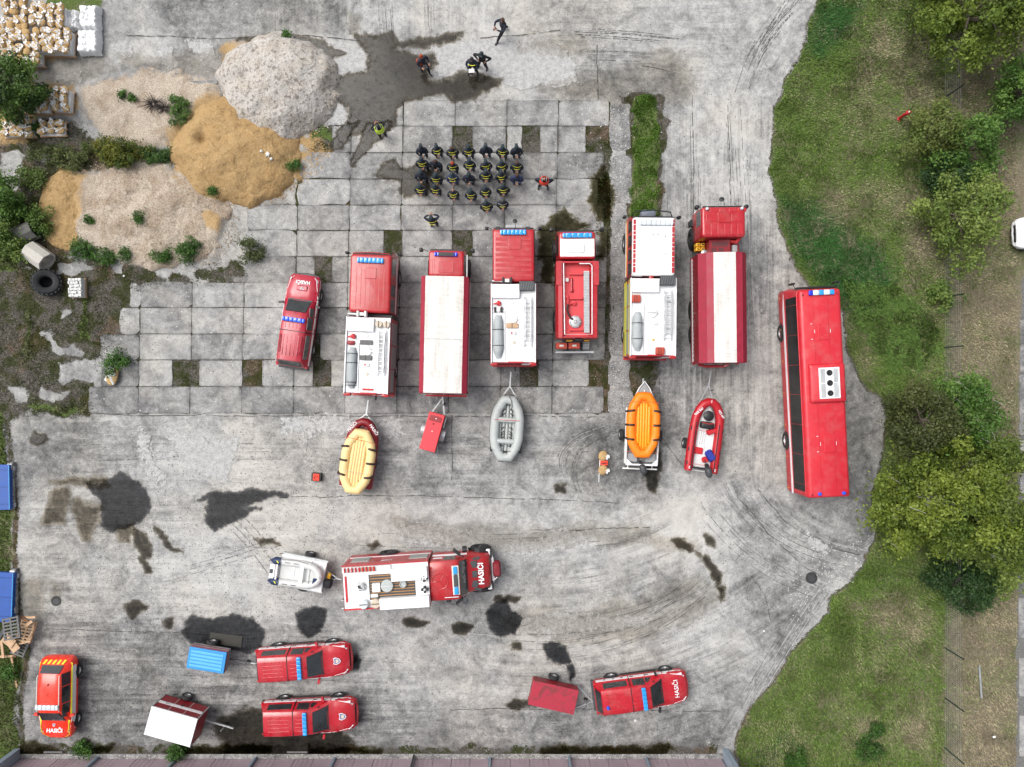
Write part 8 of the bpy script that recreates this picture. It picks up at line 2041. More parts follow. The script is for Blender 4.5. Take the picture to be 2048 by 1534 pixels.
def plant(name, label, cat, px, py, rx, ry, h, n, col, col2, size=.14, zb=.3, trunk=True, seed=1, clump=.55, group=None, birch=False, lean=0.0, hp=None):
 """px,py: where the crown's middle is seen; rx, ry crown radii in metres; h its top"""
 hc = (zb + h) / 2 if hp is None else hp
 x, y = W(px, py, hc); root = thing(name, label, cat, (x, y, max(0, gz(x, y) - .02)), 0, group)
 r_ = np.random.default_rng(seed)
 nc = max(6, int(3.2 * rx * ry / clump ** 2 + 6 * (h - zb) / clump * .5))
 # clump centres through an uneven dome
 u = r_.normal(0, 1, (nc, 3)); u /= np.linalg.norm(u, axis=1, keepdims=True); rad = r_.uniform(.35, 1.0, nc) ** .5
 lob = 1 + .24 * np.sin(3 * np.arctan2(u[:, 1], u[:, 0]) + seed) + .17 * np.sin(7 * np.arctan2(u[:, 1], u[:, 0]) + seed * 2)
 C = u * rad[:, None] * np.array([rx, ry, (h - zb) / 2]) ; C[:, :2] *= lob[:, None] * .92; C[:, 2] += (h + zb) / 2
 C[:, 2] = np.clip(C[:, 2], zb, h)
 cs = clump * r_.uniform(.6, 1.25, nc)
 per = r_.multinomial(n, cs ** 2 / (cs ** 2).sum())
 pts = []; nr = []; cc = []
 col, col2 = np.array(col), np.array(col2)
 for i in range(nc):
  k = per[i]
  if k == 0: continue
  v = r_.normal(0, 1, (k, 3)); v /= np.linalg.norm(v, axis=1, keepdims=True); q = r_.uniform(.15, 1, k) ** .45
  p = C[i] + v * (q * cs[i])[:, None] * np.array([1, 1, .75])
  # a few straggling twigs reach out of the clump
  st = r_.random(k) < .16; p[st] += (v[st] * .6 + u[i] * .6) * cs[i] * r_.uniform(.1, 1.1, st.sum())[:, None]
  pts.append(p); nr.append(v * .6 + np.array([0, 0, .8]))
  t = np.clip(r_.normal(.5, .28) + r_.normal(0, .18, k), 0, 1)[:, None]
  cc.append((col * (1 - t) + col2 * t) * r_.uniform(.75, 1.25, (k, 1)))
 P = np.concatenate(pts); P[:, 2] = np.maximum(P[:, 2], .03)
 crown = leaves('crown' if trunk else 'foliage', root, P, np.concatenate(nr), size, np.concatenate(cc), .7, seed, .4 if birch else 0)
 if trunk:
  t = MB().tube([(0, 0, -.05), (.04, .02, h * .3), (-.03, .05, h * .6), (.02, 0, h * .85)], .1, 8, rs=[.05 + h * .022, .04 + h * .016, .03 + h * .010, .02]).build('trunk', M['birch'] if birch else M['bark'], root, True)
  idxs = r_.choice(nc, min(nc, 16 if h > 3 else 6), replace=False)
  for j in idxs:
   z0 = h * r_.uniform(.2, .55); a = Vector((0, 0, z0)); b = Vector(C[j]); mid = a.lerp(b, .5) + Vector((0, 0, .25))
   MB().tube([a, mid, b], .03, 5, rs=[.018 + h * .007, .012 + h * .005, .012]).build('limb', M['birch'] if birch else M['bark'], root, True)
  if birch:
   tw = MB()
   for j in range(20):
    c_ = C[r_.integers(nc)]; e = Vector(c_) + Vector((c_[0] * .12, c_[1] * .12, cs[0] * .75)); d = Vector((r_.uniform(.3, 1), r_.uniform(-1, -.2), .2)).normalized() * r_.uniform(.15, .45)
    tw.tube([e - d, e + Vector((0, 0, .06)), e + d], .008, 4)
   tw.build('pale_twigs', M['birch'], root)['kind'] = 'stuff'
 else:
  m_ = MB()
  for j in range(5): a = j * 1.26; m_.tube([(0, 0, -.02), (rx * .35 * math.cos(a), ry * .35 * math.sin(a), h * .5), (rx * .6 * math.cos(a), ry * .6 * math.sin(a), h * .8)], .012, 4)
  m_.build('stems', M['bark'], root)
 return root
OL, OL2 = (.070, .115, .014), (.175, .235, .034)     # olive
DG, DG2 = (.016, .045, .012), (.050, .105, .028)     # dark green
BG, BG2 = (.055, .125, .020), (.13, .23, .045)     # bright green
LG, LG2 = (.105, .165, .030), (.22, .28, .07)     # light yellowish green
TR = 'trees and tall bushes right of the yard'
plant('leafy_tree', 'big olive green tree filling the top right corner', 'tree', 1968, 8, 3.9, 2.9, 6.5, 26000, OL, OL2, .17, 1.2, True, 1, .6, TR)
plant('leafy_tree', 'green tree at the right edge just below the corner tree', 'tree', 2052, 180, 1.7, 1.6, 4.5, 8000, BG, BG2, .16, .6, True, 2, .5, TR)
plant('leafy_tree', 'pale bushy tree beside the red hydrant', 'tree', 1872, 258, 1.4, 1.4, 3.2, 5500, LG, (.15, .17, .05), .15, .4, True, 3, .45, TR)
plant('leafy_tree', 'bright green tree right of the hydrant bush', 'tree', 1940, 290, 1.5, 1.6, 3.8, 6500, BG, BG2, .16, .5, True, 4, .5, TR)
plant('leafy_tree', 'dark green bush in the shade between two paler trees', 'bush', 1905, 350, 1.4, 1.1, 2.4, 6000, DG, DG2, .15, .2, True, 5, .4, TR)
plant('leafy_tree', 'light green loose tree near the white car', 'tree', 1925, 432, 2.0, 2.4, 4.6, 8500, LG, LG2, .17, .6, True, 6, .5, TR)
plant('leafy_bush', 'small yellow-green bush at a fence post', 'bush', 1890, 592, .9, .7, 1.3, 2200, BG, LG2, .13, .1, False, 7, .3)
plant('leafy_tree', 'dark olive tree leaning over the yard behind the coach', 'tree', 1850, 842, 1.9, 1.8, 5.0, 12000, (.045, .062, .018), (.10, .115, .035), .16, .8, True, 8, .5, TR)
plant('leafy_tree', 'bright green tree above the huge olive birch', 'tree', 1925, 838, 1.8, 2.3, 4.6, 11000, BG, BG2, .16, .5, True, 9, .5, TR, birch=True)
plant('birch_tree', 'huge spreading olive birch right of the coach', 'birch', 1888, 1003, 3.3, 3.3, 7.5, 34000, OL, (.19, .245, .034), .17, 1.2, True, 10, .6, TR, birch=True)
plant('birch_tree', 'olive birch with drooping twigs at the right, beside the huge one', 'birch', 1965, 1010, 2.5, 3.6, 7.0, 24000, OL, (.17, .22, .045), .17, 1.0, True, 11, .55, TR, birch=True)
plant('leafy_tree', 'dark green dense bush below the birches', 'bush', 1930, 1165, 1.9, 1.4, 2.8, 9000, DG, DG2, .15, .2, True, 12, .4, TR)
plant('leafy_tree', 'light green bush at the lower right of the birches', 'bush', 1990, 1130, 1.3, 1.7, 3.0, 7000, BG, LG2, .15, .3, True, 13, .4, TR)
plant('leafy_tree', 'dark green tree at the left edge by the sandbags', 'tree', 12, 168, 1.75, 1.9, 4.0, 11000, DG, BG2, .16, .4, True, 14, .45)
plant('leafy_tree', 'dark green bush at the left edge above the concrete pipes', 'bush', 2, 405, 1.0, 1.4, 2.2, 4200, BG, BG2, .15, .2, True, 15, .4)
plant('leafy_bush', 'fresh green bush left of the pale concrete pipe', 'bush', 8, 480, 1.1, 1.2, 1.8, 5000, BG, LG2, .14, .1, False, 16, .35)
plant('leafy_bush', 'bushy growth covering the dark concrete pipe', 'bush', 78, 440, 1.0, .9, .8, 1700, BG, LG, .12, .05, False, 17, .3)
plant('leafy_bush', 'grey green bush left of the yellowish flowering one', 'bush', 130, 312, 1.8, .65, .7, 2600, (.07, .10, .03), (.15, .17, .06), .12, .05, False, 18, .3)
plant('leafy_bush', 'yellowish flowering bush beside the orange sand heap', 'bush', 232, 305, 1.6, .9, 1.2, 6000, (.045, .085, .012), (.17, .17, .02), .12, .05, False, 19, .35)
plant('leafy_bush', 'row of low dark weeds along the edge of the sand heap', 'weeds', 312, 308, 1.1, .45, .5, 2200, BG, DG2, .11, .03, False, 20, .25)
plant('leafy_bush', 'weeds climbing the left slope of the orange sand heap', 'weeds', 362, 222, .55, .85, .6, 1800, DG2, BG2, .11, .05, False, 21, .22)
plant('leafy_bush', 'pale bush left of the beige gravel', 'bush', 60, 355, 1.1, .7, .7, 1700, (.08, .12, .035), LG, .12, .05, False, 22, .3)
for i, (px, py, r, lab) in enumerate([(163, 498, .75, 'round bright green weed left of a row of weeds below the gravel'), (213, 516, .55, 'low green weed second in the row below the gravel'), (250, 508, .35, 'small reddish green weed in the row below the gravel'), (328, 512, .5, 'round green weed in the middle of the row below the gravel'), (374, 508, .6, 'tall green weed at the right of the row below the gravel'), (386, 488, .4, 'small weed above the tall one below the gravel'),
         (505, 502, .75, 'dull olive weed patch on the slabs below the orange sand'), (252, 192, .18, 'tiny green tuft on the upper gravel'), (266, 199, .2, 'tiny green tuft beside the other on the upper gravel'), (590, 333, .35, 'spiky green tuft right of the orange sand heap'), (288, 438, .3, 'small weed in the middle of the beige gravel'), (184, 442, .25, 'small weed on the orange end of the gravel'),
         (232, 725, .75, 'weedy clump around the burst sandbag'), (355, 1502, .6, 'green weed at the garage foot below the white roof trailer'), (165, 1498, .55, 'green weed at the garage foot right of the estate'), (20, 1345, .5, 'weed beside the long post'), (68, 260, .4, 'green weeds between two sandbag stacks'), (575, 78, .22, 'tuft on the top rim of the gravel heap'),
         (1737, 1500, .75, 'dark weed in the lawn at the bottom'), (1752, 1460, .45, 'light weed in the lawn near the bottom'), (1590, 1525, .8, 'green weeds near the garage wing wall'), (430, 385, .25, 'small weed right of the beige gravel')]):
 plant('weed', lab, 'weed', px, py, r, r * .9, r * .8 + .1, int(2600 * r * r) + 150, (.05, .075, .02) if i in (6,) else ((.028, .075, .012) if i not in (5, 18) else DG), (.09, .11, .04) if i == 6 else (.075, .17, .028), .11, .03, False, 40 + i, .16 + r * .2)
def twigs(px, py, r, lab, col):
 x, y = W(px, py); root = thing('dead_twigs', lab, 'dead plant', (x, y, gz(x, y))); m_ = MB()
 for k in range(90):
  a = random.uniform(0, 6.28); q = random.uniform(.2, 1) * r
  m_.tube([(q * .2 * math.cos(a), q * .2 * math.sin(a), .05), (q * math.cos(a + .2), q * .7 * math.sin(a + .2), random.uniform(.03, .25))], .012, 3)
 m_.build('twig_tangle', col, root)['kind'] = 'stuff'
twigs(312, 212, .95, 'tangle of dark dead twigs on the upper gravel', mat('dark_twigs', (.03, .022, .022), .9))
twigs(335, 222, .7, 'smaller tangle of dark twigs right of the bigger tangle', mat('dark_twigs2', (.04, .03, .028), .9))
# --- grass: real blades over lawn, dry strip and the planted gaps (one object each)
def scatter_blades(name, label, n, box, dens_fn, col_fn, hgt, seed):
 r_ = np.random.default_rng(seed); x0, y0, x1, y1 = box
 X = r_.uniform(x0, x1, n); Y = r_.uniform(y0, y1, n)
 keep = r_.random(n) < dens_fn(X, Y); X = X[keep]; Y = Y[keep]; n = len(X)
 sx = (X - CX) * CAM_H / FPX; sy = (CY - Y) * CAM_H / FPX
 hh = hgt * r_.uniform(.5, 1.5, n); a = r_.uniform(0, 2 * PI, n) * .5 + 6.28 * vnoise(X, Y, 30, seed + 1); w = r_.uniform(.012, .03, n)
 lx = np.cos(a) * hh * r_.uniform(.5, 1.3, n); ly = np.sin(a) * hh * r_.uniform(.5, 1.3, n)
 px_ = -np.sin(a) * w; py_ = np.cos(a) * w
 V = np.stack([np.stack([sx - px_, sy - py_, np.zeros(n)], -1), np.stack([sx + px_, sy + py_, np.zeros(n)], -1), np.stack([sx + lx * .6 + px_ * .7, sy + ly * .6 + py_ * .7, hh * .8], -1), np.stack([sx + lx, sy + ly, hh * .9], -1)], 1).reshape(-1, 3)
 F = (np.arange(n)[:, None] * 4 + np.array([0, 1, 2, 3])).astype(np.int32)
 me = np_mesh(name, V, F); c = col_fn(X, Y, r_); cattr(me, 'tint', np.repeat(np.concatenate([c, np.ones((n, 1))], 1), 4, 0))
 me.materials.append(M['blade']); o = bpy.data.objects.new(name, me); COL.objects.link(o); return tag(o, label, 'grass', kind='stuff')
def lawn_d(X, Y): return np.clip((wmask(GRASS_R, *warp(X, Y, 6, 20, 47), 8, 60) - .45) * 3, 0, 1) * np.where(X > 1885, .55, 1) * (X < 2032)
def lawn_c(X, Y, r_):
 d = mx(wmask(DRY_R, X, Y, 14, 60) * 1.0, *[wmask(p, X, Y, 40, 60) * .55 for p in LAWN_DRY]); d = d + (fbm(X, Y, 60, 91, 5) - .54) * 2.0 + r_.normal(0, .26, len(X)); d = np.clip(d, 0, 1)[:, None]
 l = np.clip(mx(wmask(LAWN_DARK, X, Y, 25, 60), wmask(LAWN_DARK2, X, Y, 25, 60)) * 1.3 + (fbm(X, Y, 25, 93, 3) - .55), 0, 1)[:, None]
 g = np.array([.115, .185, .034]) * (1 - l) + np.array([.034, .115, .022]) * l
 c = g * (1 - d) + np.array([.32, .275, .185]) * d
 return c * r_.uniform(.45, 1.45, (len(X), 1))
scatter_blades('lawn_grass', 'patchy green and straw coloured grass of the lawn', 330000, (1465, -20, 2040, 1560), lawn_d, lawn_c, .10, 5)
# long grass beside the coach
LONG = [(1690, 560), (1790, 570), (1870, 640), (1880, 700), (1850, 745), (1780, 740), (1740, 690), (1700, 640)]
scatter_blades('long_grass', 'long fresh green grass lying over beside the coach', 26000, (1670, 540, 1900, 760), lambda X, Y: np.clip((wmask(LONG, *warp(X, Y, 10, 30, 12), 14, 60) - .3) * 2, 0, 1), lambda X, Y, r_: np.array([[.10, .175, .04]]) * r_.uniform(.7, 1.4, (len(X), 1)), .17, 6)
def strip_d(X, Y): return np.clip((wmask(GRSTRIP, *warp(X, Y, 11, 18, 47), 10, 60) - .38) * 3, 0, 1) * (.3 + (fbm(X, Y, 20, 52, 4) > .46))
scatter_blades('strip_grass', 'bright grass in the strip above the white roofed engine', 26000, (1240, 180, 1340, 510), strip_d, lambda X, Y, r_: np.array([[.08, .16, .02]]) * r_.uniform(.4, 1.4, (len(X), 1)) * (.6 + .8 * fbm(X, Y, 30, 4, 3))[:, None], .10, 7)
def left_d(X, Y): return np.clip((mx(*[wmask(p, *warp(X, Y, 10, 24, 9), 10, 60) for p in GREENS_L], wmask(LEFT_GRASS, X, Y, 8, 60) * .8) - .4) * 3, 0, 1)
scatter_blades('verge_grass', 'rough grass along the left verge', 60000, (-40, 370, 180, 1560), left_d, lambda X, Y, r_: np.array([[.075, .095, .028]]) * r_.uniform(.4, 1.5, (len(X), 1)), .12, 8)
# moss and weeds in slab gaps and on the mossy ground
CELLS = [(905, 252, 945, 305), (1045, 252, 1080, 305), (1172, 250, 1225, 305), (618, 252, 664, 305), (630, 513, 664, 565), (345, 720, 398, 773), (626, 720, 662, 773), (1040, 726, 1076, 773), (1178, 726, 1214, 773), (1190, 305, 1226, 470), (1205, 600, 1226, 720), (1265, 700, 1315, 790), (490, 722, 524, 773)]
def cell_d(X, Y):
 w = mx(*[wmask([(a, b), (c, b), (c, d), (a, d)], X, Y, 5, 30) for a, b, c, d in CELLS]); return np.clip(w * (fbm(X, Y, 18, 33, 3) > .42) * 1.0, 0, 1)
scatter_blades('gap_weeds', 'low moss and weeds filling the gaps between slabs', 60000, (340, 245, 1320, 795), cell_d, lambda X, Y, r_: (np.array([[.050, .075, .018]]) * r_.uniform(.3, 1.5, (len(X), 1))), .05, 9)
def soil_d(X, Y):
 w = mx(wmask(MOSS_L, X, Y, 14, 60), wmask(SOIL_L, X, Y, 14, 60)); r2 = mx(*[wmask(p, *warp(X, Y, 10, 34, 41), 8, 60) for p in REM]); return np.clip(w - r2 * 1.2, 0, 1) * (.25 + .9 * (fbm(X, Y, 26, 35, 4) > .5))
scatter_blades('soil_litter', 'dry stalks and sparse weeds over the mossy ground', 70000, (-40, 60, 510, 840), soil_d, lambda X, Y, r_: np.where(r_.random((len(X), 1)) < .55, np.array([[.16, .145, .11]]), np.array([[.05, .075, .02]])) * r_.uniform(.35, 1.3, (len(X), 1)), .06, 10)
# loose stones over the gravel and the slab joints
def pebbles(name, label, polys, n, smin, smax, mm, seed):
 r_ = np.random.default_rng(seed); P = np.array([q for p in polys for q in p]); X = r_.uniform(P[:, 0].min(), P[:, 0].max(), n * 3); Y = r_.uniform(P[:, 1].min(), P[:, 1].max(), n * 3)
 k = mx(*[wmask(p, X, Y, 16, 60) for p in polys]) > r_.uniform(.12, .9, n * 3); X = X[k][:n]; Y = Y[k][:n]; n = len(X)
 s = r_.uniform(smin, smax, n); sx = (X - CX) * CAM_H / FPX; sy = (CY - Y) * CAM_H / FPX; a = r_.uniform(0, 6.28, n)
 base = np.array([[1, 0, 0], [0, 1, 0], [-1, 0, 0], [0, -1, 0], [.2, .1, 1]]); V = np.zeros((n, 5, 3))
 for j in range(5):
  bx, by, bz = base[j]; q = r_.uniform(.7, 1.3, n)
  V[:, j, 0] = sx + (bx * np.cos(a) - by * np.sin(a)) * s * q; V[:, j, 1] = sy + (bx * np.sin(a) + by * np.cos(a)) * s * q; V[:, j, 2] = bz * s * .7 + .006
 F = (np.arange(n)[:, None, None] * 5 + np.array([[0, 1, 4], [1, 2, 4], [2, 3, 4], [3, 0, 4]])).reshape(-1, 3).astype(np.int32)
 me = np_mesh(name, V.reshape(-1, 3), F); me.materials.append(M[mm]); o = bpy.data.objects.new(name, me); COL.objects.link(o); tag(o, label, 'grit', kind='stuff')
pebbles('white_grit', 'white grit scattered round the worn slabs and the manhole', [[(1150, 190), (1320, 185), (1330, 300), (1200, 330)], [(1650, 1090), (1735, 1070), (1725, 1150), (1600, 1250), (1580, 1200)], [(1415, 1490), (1445, 1480), (1445, 1505), (1415, 1508)], [(1110, 730), (1200, 725), (1210, 790), (1100, 780)]], 700, .012, .04, 'offwhite', 3)
pebbles('sand_spill', 'loose orange sand crumbs trailing off the foot of the sand heap', [[(335, 250), (420, 185), (610, 245), (660, 300), (620, 350), (560, 400), (430, 415), (340, 360)]], 4200, .02, .06, 'sand', 11)
pebbles('gravel_spill', 'loose gravel trailing off the foot of the grey heap', [[(430, 170), (470, 90), (560, 65), (650, 100), (672, 170), (650, 250), (560, 285), (450, 240)]], 3800, .02, .055, 'gravel', 12)
pebbles('beige_spill', 'loose beige gravel thinning out round the low heap', [[(110, 350), (300, 315), (470, 400), (480, 470), (430, 530), (200, 525), (110, 470)]], 4200, .02, .06, 'sandpale', 13)
pebbles('dark_grit', 'dark crumbs of dirt sprinkled over the lower left yard', [[(200, 840), (640, 850), (700, 1000), (640, 1290), (560, 1480), (160, 1480), (120, 1240), (200, 1080)]], 2600, .012, .030, 'iron', 4)
pebbles('yard_crumbs', 'dark crumbs sprinkled over the right of the yard', [[(700, 840), (1560, 850), (1700, 1100), (1450, 1450), (700, 1450)], [(540, 10), (1500, 10), (1540, 420), (1340, 420), (1330, 190), (560, 120)]], 2200, .010, .024, 'iron', 6)
# ------------------------------------------------------------------ people
def person_mesh(pose, bulk=1.0):
 """one continuous skinned body, facing +y; returns (mesh, head centre, chest frame)"""
 V_ = []; E_ = []; Rr = []
 def v(p, r, parent=None):
  V_.append(p); Rr.append((r * bulk if r > .05 else r,) * 2)
  if parent is not None: E_.append((parent, len(V_) - 1))
  return len(V_) - 1
 pel = v((0, 0, .98), .135); wa = v((0, .0, 1.12), .130, pel); ch = v((0, .0, 1.33), .150, wa); nk0 = v((0, -.005, 1.47), .085, ch); nk = v((0, .0, 1.54), .060, nk0)
 hb = v((0, .015, 1.62), .085, nk); hd = v((0, .02, 1.72), .098, hb); v((0, .01, 1.80), .055, hd); v((0, .115, 1.665), .014, hb)   # nose
 legs = {'stand': [(-.13, -.03, .0), (.13, -.03, .0)], 'stride': [(-.13, .42, .1), (.14, -.34, .25)], 'walk': [(-.08, .28, 0), (.10, -.20, .1)], 'apart': [(-.20, .0, 0), (.20, .0, 0)]}
 lk = {'behind': 'stand', 'photo': 'stand', 'run': 'stride', 'clip': 'apart', 'hips': 'apart', 'walk': 'walk', 'akimbo': 'apart'}[pose]
 for s_, (fx, fy, lift) in zip((-1, 1), legs[lk]):
  hip = v((s_ * .10, 0, .92), .105, pel); kn = v((s_ * .11 * .5 + fx * .5, fy * .5 + .05, .52), .078, hip); an = v((fx, fy, .12 + lift * .2), .052, kn)
  hl = v((fx, fy - .05, .055 + lift * .2), .050, an); v((fx + s_ * .03, fy + .17, .045 + lift * .1), .042, hl)
 hands = []
 for s_ in (-1, 1):
  sh = v((s_ * .19, -.01, 1.42), .078, ch)
  if pose == 'behind': el, wr = (s_ * .28, -.12, 1.15), (s_ * .06, -.20, 1.00)
  elif pose == 'photo': el, wr = (s_ * .34, .12, 1.34), (s_ * .08, .26, 1.60)
  elif pose == 'run': el, wr = (s_ * .30, .18, 1.22), (s_ * .10, .38, 1.38)
  elif pose == 'clip': el, wr = (s_ * .27, .05, 1.14), (s_ * .12, .30, 1.10)
  elif pose in ('hips', 'akimbo'): el, wr = (s_ * .42, -.06, 1.20), (s_ * .20, .06, 1.02)
  else: el, wr = (s_ * .27, .02, 1.14), (s_ * .20, .22, 1.12)
  e = v(el, .056, sh); w = v(wr, .036, e)
  d = (Vector(wr) - Vector(el)).normalized()
  hc = Vector(wr) + d * .06; h = v(tuple(hc), .036, w); hands.append(hc)
  up = Vector((0, 0, 1)); sd = d.cross(up).normalized()
  if sd.length < .1: sd = Vector((1, 0, 0))
  for j in range(4):
   o = (j - 1.5) * .021; L = (.055, .068, .064, .048)[j]
   a = v(tuple(hc + d * .035 + sd * o), .011, h); b = v(tuple(hc + d * (.035 + L * .6) + sd * o * 1.15 - up * .008), .0095, a); v(tuple(hc + d * (.035 + L) + sd * o * 1.1 - up * .028), .008, b)
  t = v(tuple(hc - d * .01 + sd * (-s_) * .035), .013, h); v(tuple(hc + d * .035 + sd * (-s_) * .058 - up * .01), .010, t)
 me = bpy.data.meshes.new('body'); me.from_pydata(V_, E_, []); me.update()
 o = bpy.data.objects.new('tmp', me); COL.objects.link(o)
 m1 = o.modifiers.new('s', 'SKIN'); m1.branch_smoothing = .6
 for i, q in enumerate(Rr): me.skin_vertices[0].data[i].radius = q
 me.skin_vertices[0].data[0].use_root = True
 m2 = o.modifiers.new('u', 'SUBSURF'); m2.levels = 1; m2.render_levels = 1
 dg = bpy.context.evaluated_depsgraph_get(); out = bpy.data.meshes.new_from_object(o.evaluated_get(dg)); bpy.data.objects.remove(o)
 # widen the chest a little
 for q in out.vertices:
  x, y, z = q.co
  t = min(1, max(0, (1.54 - z) / .12)); q.co.x = x * (1 + .24 * t); q.co.y = y * (1 + .30 * t)
  if .95 < z < 1.38 and y < 0 and abs(x) < .2: q.co.y -= .05
 return out, [Vector((h.x * 1.24, h.y * 1.30 if h.y > 0 else h.y * 1.3 - .03, h.z)) for h in hands]
PM = {}
def person_base(pose, jacket, trousers):
 key = (pose, jacket, trousers)
 if key not in PM:
  if pose not in PM: PM[pose] = person_mesh(pose)
  src, hands = PM[pose]; me = src.copy(); me.name = 'body'
  me.materials.clear()
  for k in (jacket, trousers, 'skin', 'black'): me.materials.append(M[k])
  for p in me.polygons:
   c = p.center
   if any((c - h).length < .085 for h in hands): i = 2
   elif c.z > 1.545 and abs(c.x) < .13: i = 2
   elif c.z < .17: i = 3
   elif c.z < .93: i = 1
   else: i = 0
   p.material_index = i; p.use_smooth = True
  PM[key] = (me, hands)
 return PM[key]
_cap = {}
def headgear(root, kind):
 if kind not in _cap:
  if kind == 'cap':
   m_ = MB().revolve((0, .005, 1.70), (0, 0, 1), [(0, .118), (.05, .122), (.10, .10), (.135, .05), (.14, 0)], 16).obox((0, .15, 1.715), (0, 1, -.15), .17, .11, .02); me = m_.mesh('cap', M['cap'], 40)
  elif kind == 'helmet':
   me = MB().revolve((0, .0, 1.68), (0, 0, 1), [(0, .15), (.03, .14), (.10, .125), (.16, .07), (.17, 0)], 16).mesh('helmet', M['dgrey'], 40)
  else:
   mm = {'orangehair': 'orangehair', 'brownhair': 'brownhair', 'darkhair': 'black'}[kind]
   me = MB().loft([[(.112 * q * math.cos(a), -.005 + (.118 * q) * math.sin(a) * (1 if math.sin(a) < 0 else .75), z) for a in np.linspace(0, 2 * PI, 15)[:-1]] for q, z in ((.75, 1.60), (1.02, 1.66), (1.06, 1.74), (.85, 1.81), (.3, 1.845))]).mesh('hair', M[mm], True)
  _cap[kind] = me
 me = _cap[kind]
 o = inst(me.name.split('.')[0], me, root)
 if kind == 'cap':
  if 'band' not in _cap: _cap['band'] = MB().tube([(.121 * math.cos(a), .005 + .121 * math.sin(a), 1.735) for a in np.linspace(PI * .9, PI * 2.1, 9)], .007, 4).mesh('cap_band', mat('green_cap_band', (.02, .10, .06), .7))
  inst('cap_band', _cap['band'], o)
 return o
def face(root):
 if 'face' not in _cap:
  m_ = MB()
  for s_ in (-1, 1): m_.revolve((s_ * .036, .093, 1.69), (0, 1, 0), [(0, .013), (.012, .009), (.014, 0)], 8)
  _cap['face'] = m_.mesh('eyes', M['black']); _cap['mouth'] = MB().tube([(-.03, .092, 1.615), (0, .100, 1.612), (.03, .092, 1.615)], .006, 4).mesh('mouth', M['redlet'])
  _cap['ear'] = MB().revolve((0, 0, 0), (1, 0, 0), [(-.01, .012), (0, .030), (.012, .022), (.012, 0)], 8).mesh('ear', M['skin'])
 inst('eyes', _cap['face'], root); inst('mouth', _cap['mouth'], root)
 for s_ in (-1, 1): inst('ear', _cap['ear'], root, (s_ * .105, .01, 1.67))
def back_marks(root, tape, mm2='yellow', jk='navy'):
 if 'hs' not in _cap:
  def band(z, hw, y0, t, name, mm):
   xs = np.linspace(-hw, hw, 9); f = lambda x, zz: y0 + .10 * (x / .24) ** 2 - (zz - 1.3) * -.06
   return MB().loft([[(x, f(x, z), z), (x, f(x, z + t) , z + t), (x, f(x, z + t) + .012, z + t), (x, f(x, z) + .012, z)] for x in xs]).mesh(name, M[mm])
  _cap['hs'] = band(1.335, .225, -.190, .045, 'reflective_stripe', 'yellow'); _cap['hs2'] = band(1.335, .225, -.190, .045, 'reflective_stripe', 'silvertape')
  _cap['yoke'] = band(1.235, .13, -.196, .062, 'back_panel', 'yellow')
  cu = text_obj('HASIČI', .095, M['navy'], None, (0, 0, 0), name='back_lettering', bold=.002); _cap['txt'] = cu.data; bpy.data.objects.remove(cu)
 inst('reflective_stripe', _cap['hs' if tape != 'silver' else 'hs2'], root, (0, .015, .04), (0, 0, 0), (1.15, 1.12, 1))
 pn = inst('back_panel', _cap['yoke'], root, (0, -.03, .0), (0, 0, 0), (1.2, 1.3, 1))
 inst('back_lettering', _cap['txt'], pn, (0, -.202, 1.268), (R(90), 0, 0), (.62, .62, 1))
def person(label, head_px, facing=0, pose='behind', jacket='navy', trousers='blackcloth', head='cap', marks=True, group=None, tape='y', s=1.0, hh=1.78):
 x, y = W(head_px[0], head_px[1] + 2, hh * s)
 root = thing('person', label, 'person', (x, y, .0), facing, group); root.scale = (s, s, s)
 me, hands = person_base(pose, jacket, trousers)
 inst('body', me, root)
 if head: headgear(root, head)
 face(root)
 if marks: back_marks(root, tape)
 return root, hands
G = 'firefighters standing in ranks with hands behind their backs'
ORD = ['leftmost', 'second from the left', 'third from the left', 'fourth from the left', 'fifth from the left', 'sixth from the left', 'rightmost']
rows_ = [
 ('front row', [(841, 291, 0), (872, 290, 1), (903, 293, 2), (936, 292, 1), (971, 290, 0), (1005, 292, 1), (1033, 291, 0)]),
 ('second row', [(842, 316, 1), (870, 319, 3), (904, 323, 4), (938, 318, 5), (971, 321, 1), (1003, 322, 1), (1034, 322, 6)]),
 ('third row', [(840, 342, 0), (870, 347, 1), (904, 346, 7), (937, 346, 0), (971, 341, 1), (1002, 342, 1), (1034, 347, 8)]),
 ('fourth row', [(839, 369, 1), (869, 369, 1), (905, 378, 9), (941, 379, 1), (970, 373, 1), (1006, 369, 1)]),
 ('last row', [(972, 402, 1), (1005, 398, 10)])]
desc = {0: ('plain dark jacket', dict(marks=False)), 1: ('jacket with yellow back stripes', {}), 2: ('striped jacket and bare head', dict(head='brownhair')), 3: ('plain dark jacket, grey haired', dict(marks=False, head='brownhair')), 4: ('copper haired, yellow striped jacket', dict(head='orangehair')),
  5: ('broad figure in striped jacket', dict(s=1.05)), 6: ('brown haired, yellow striped jacket', dict(head='brownhair')), 7: ('faded blue striped overall', dict(jacket='navy2', trousers='navy2')), 8: ('bright navy jacket, brown haired', dict(jacket='navy2', marks=False, head='brownhair')),
  9: ('bald, in a striped jacket', dict(head=None)), 10: ('dark helmet and silver taped sleeves', dict(head='helmet', tape='silver'))}
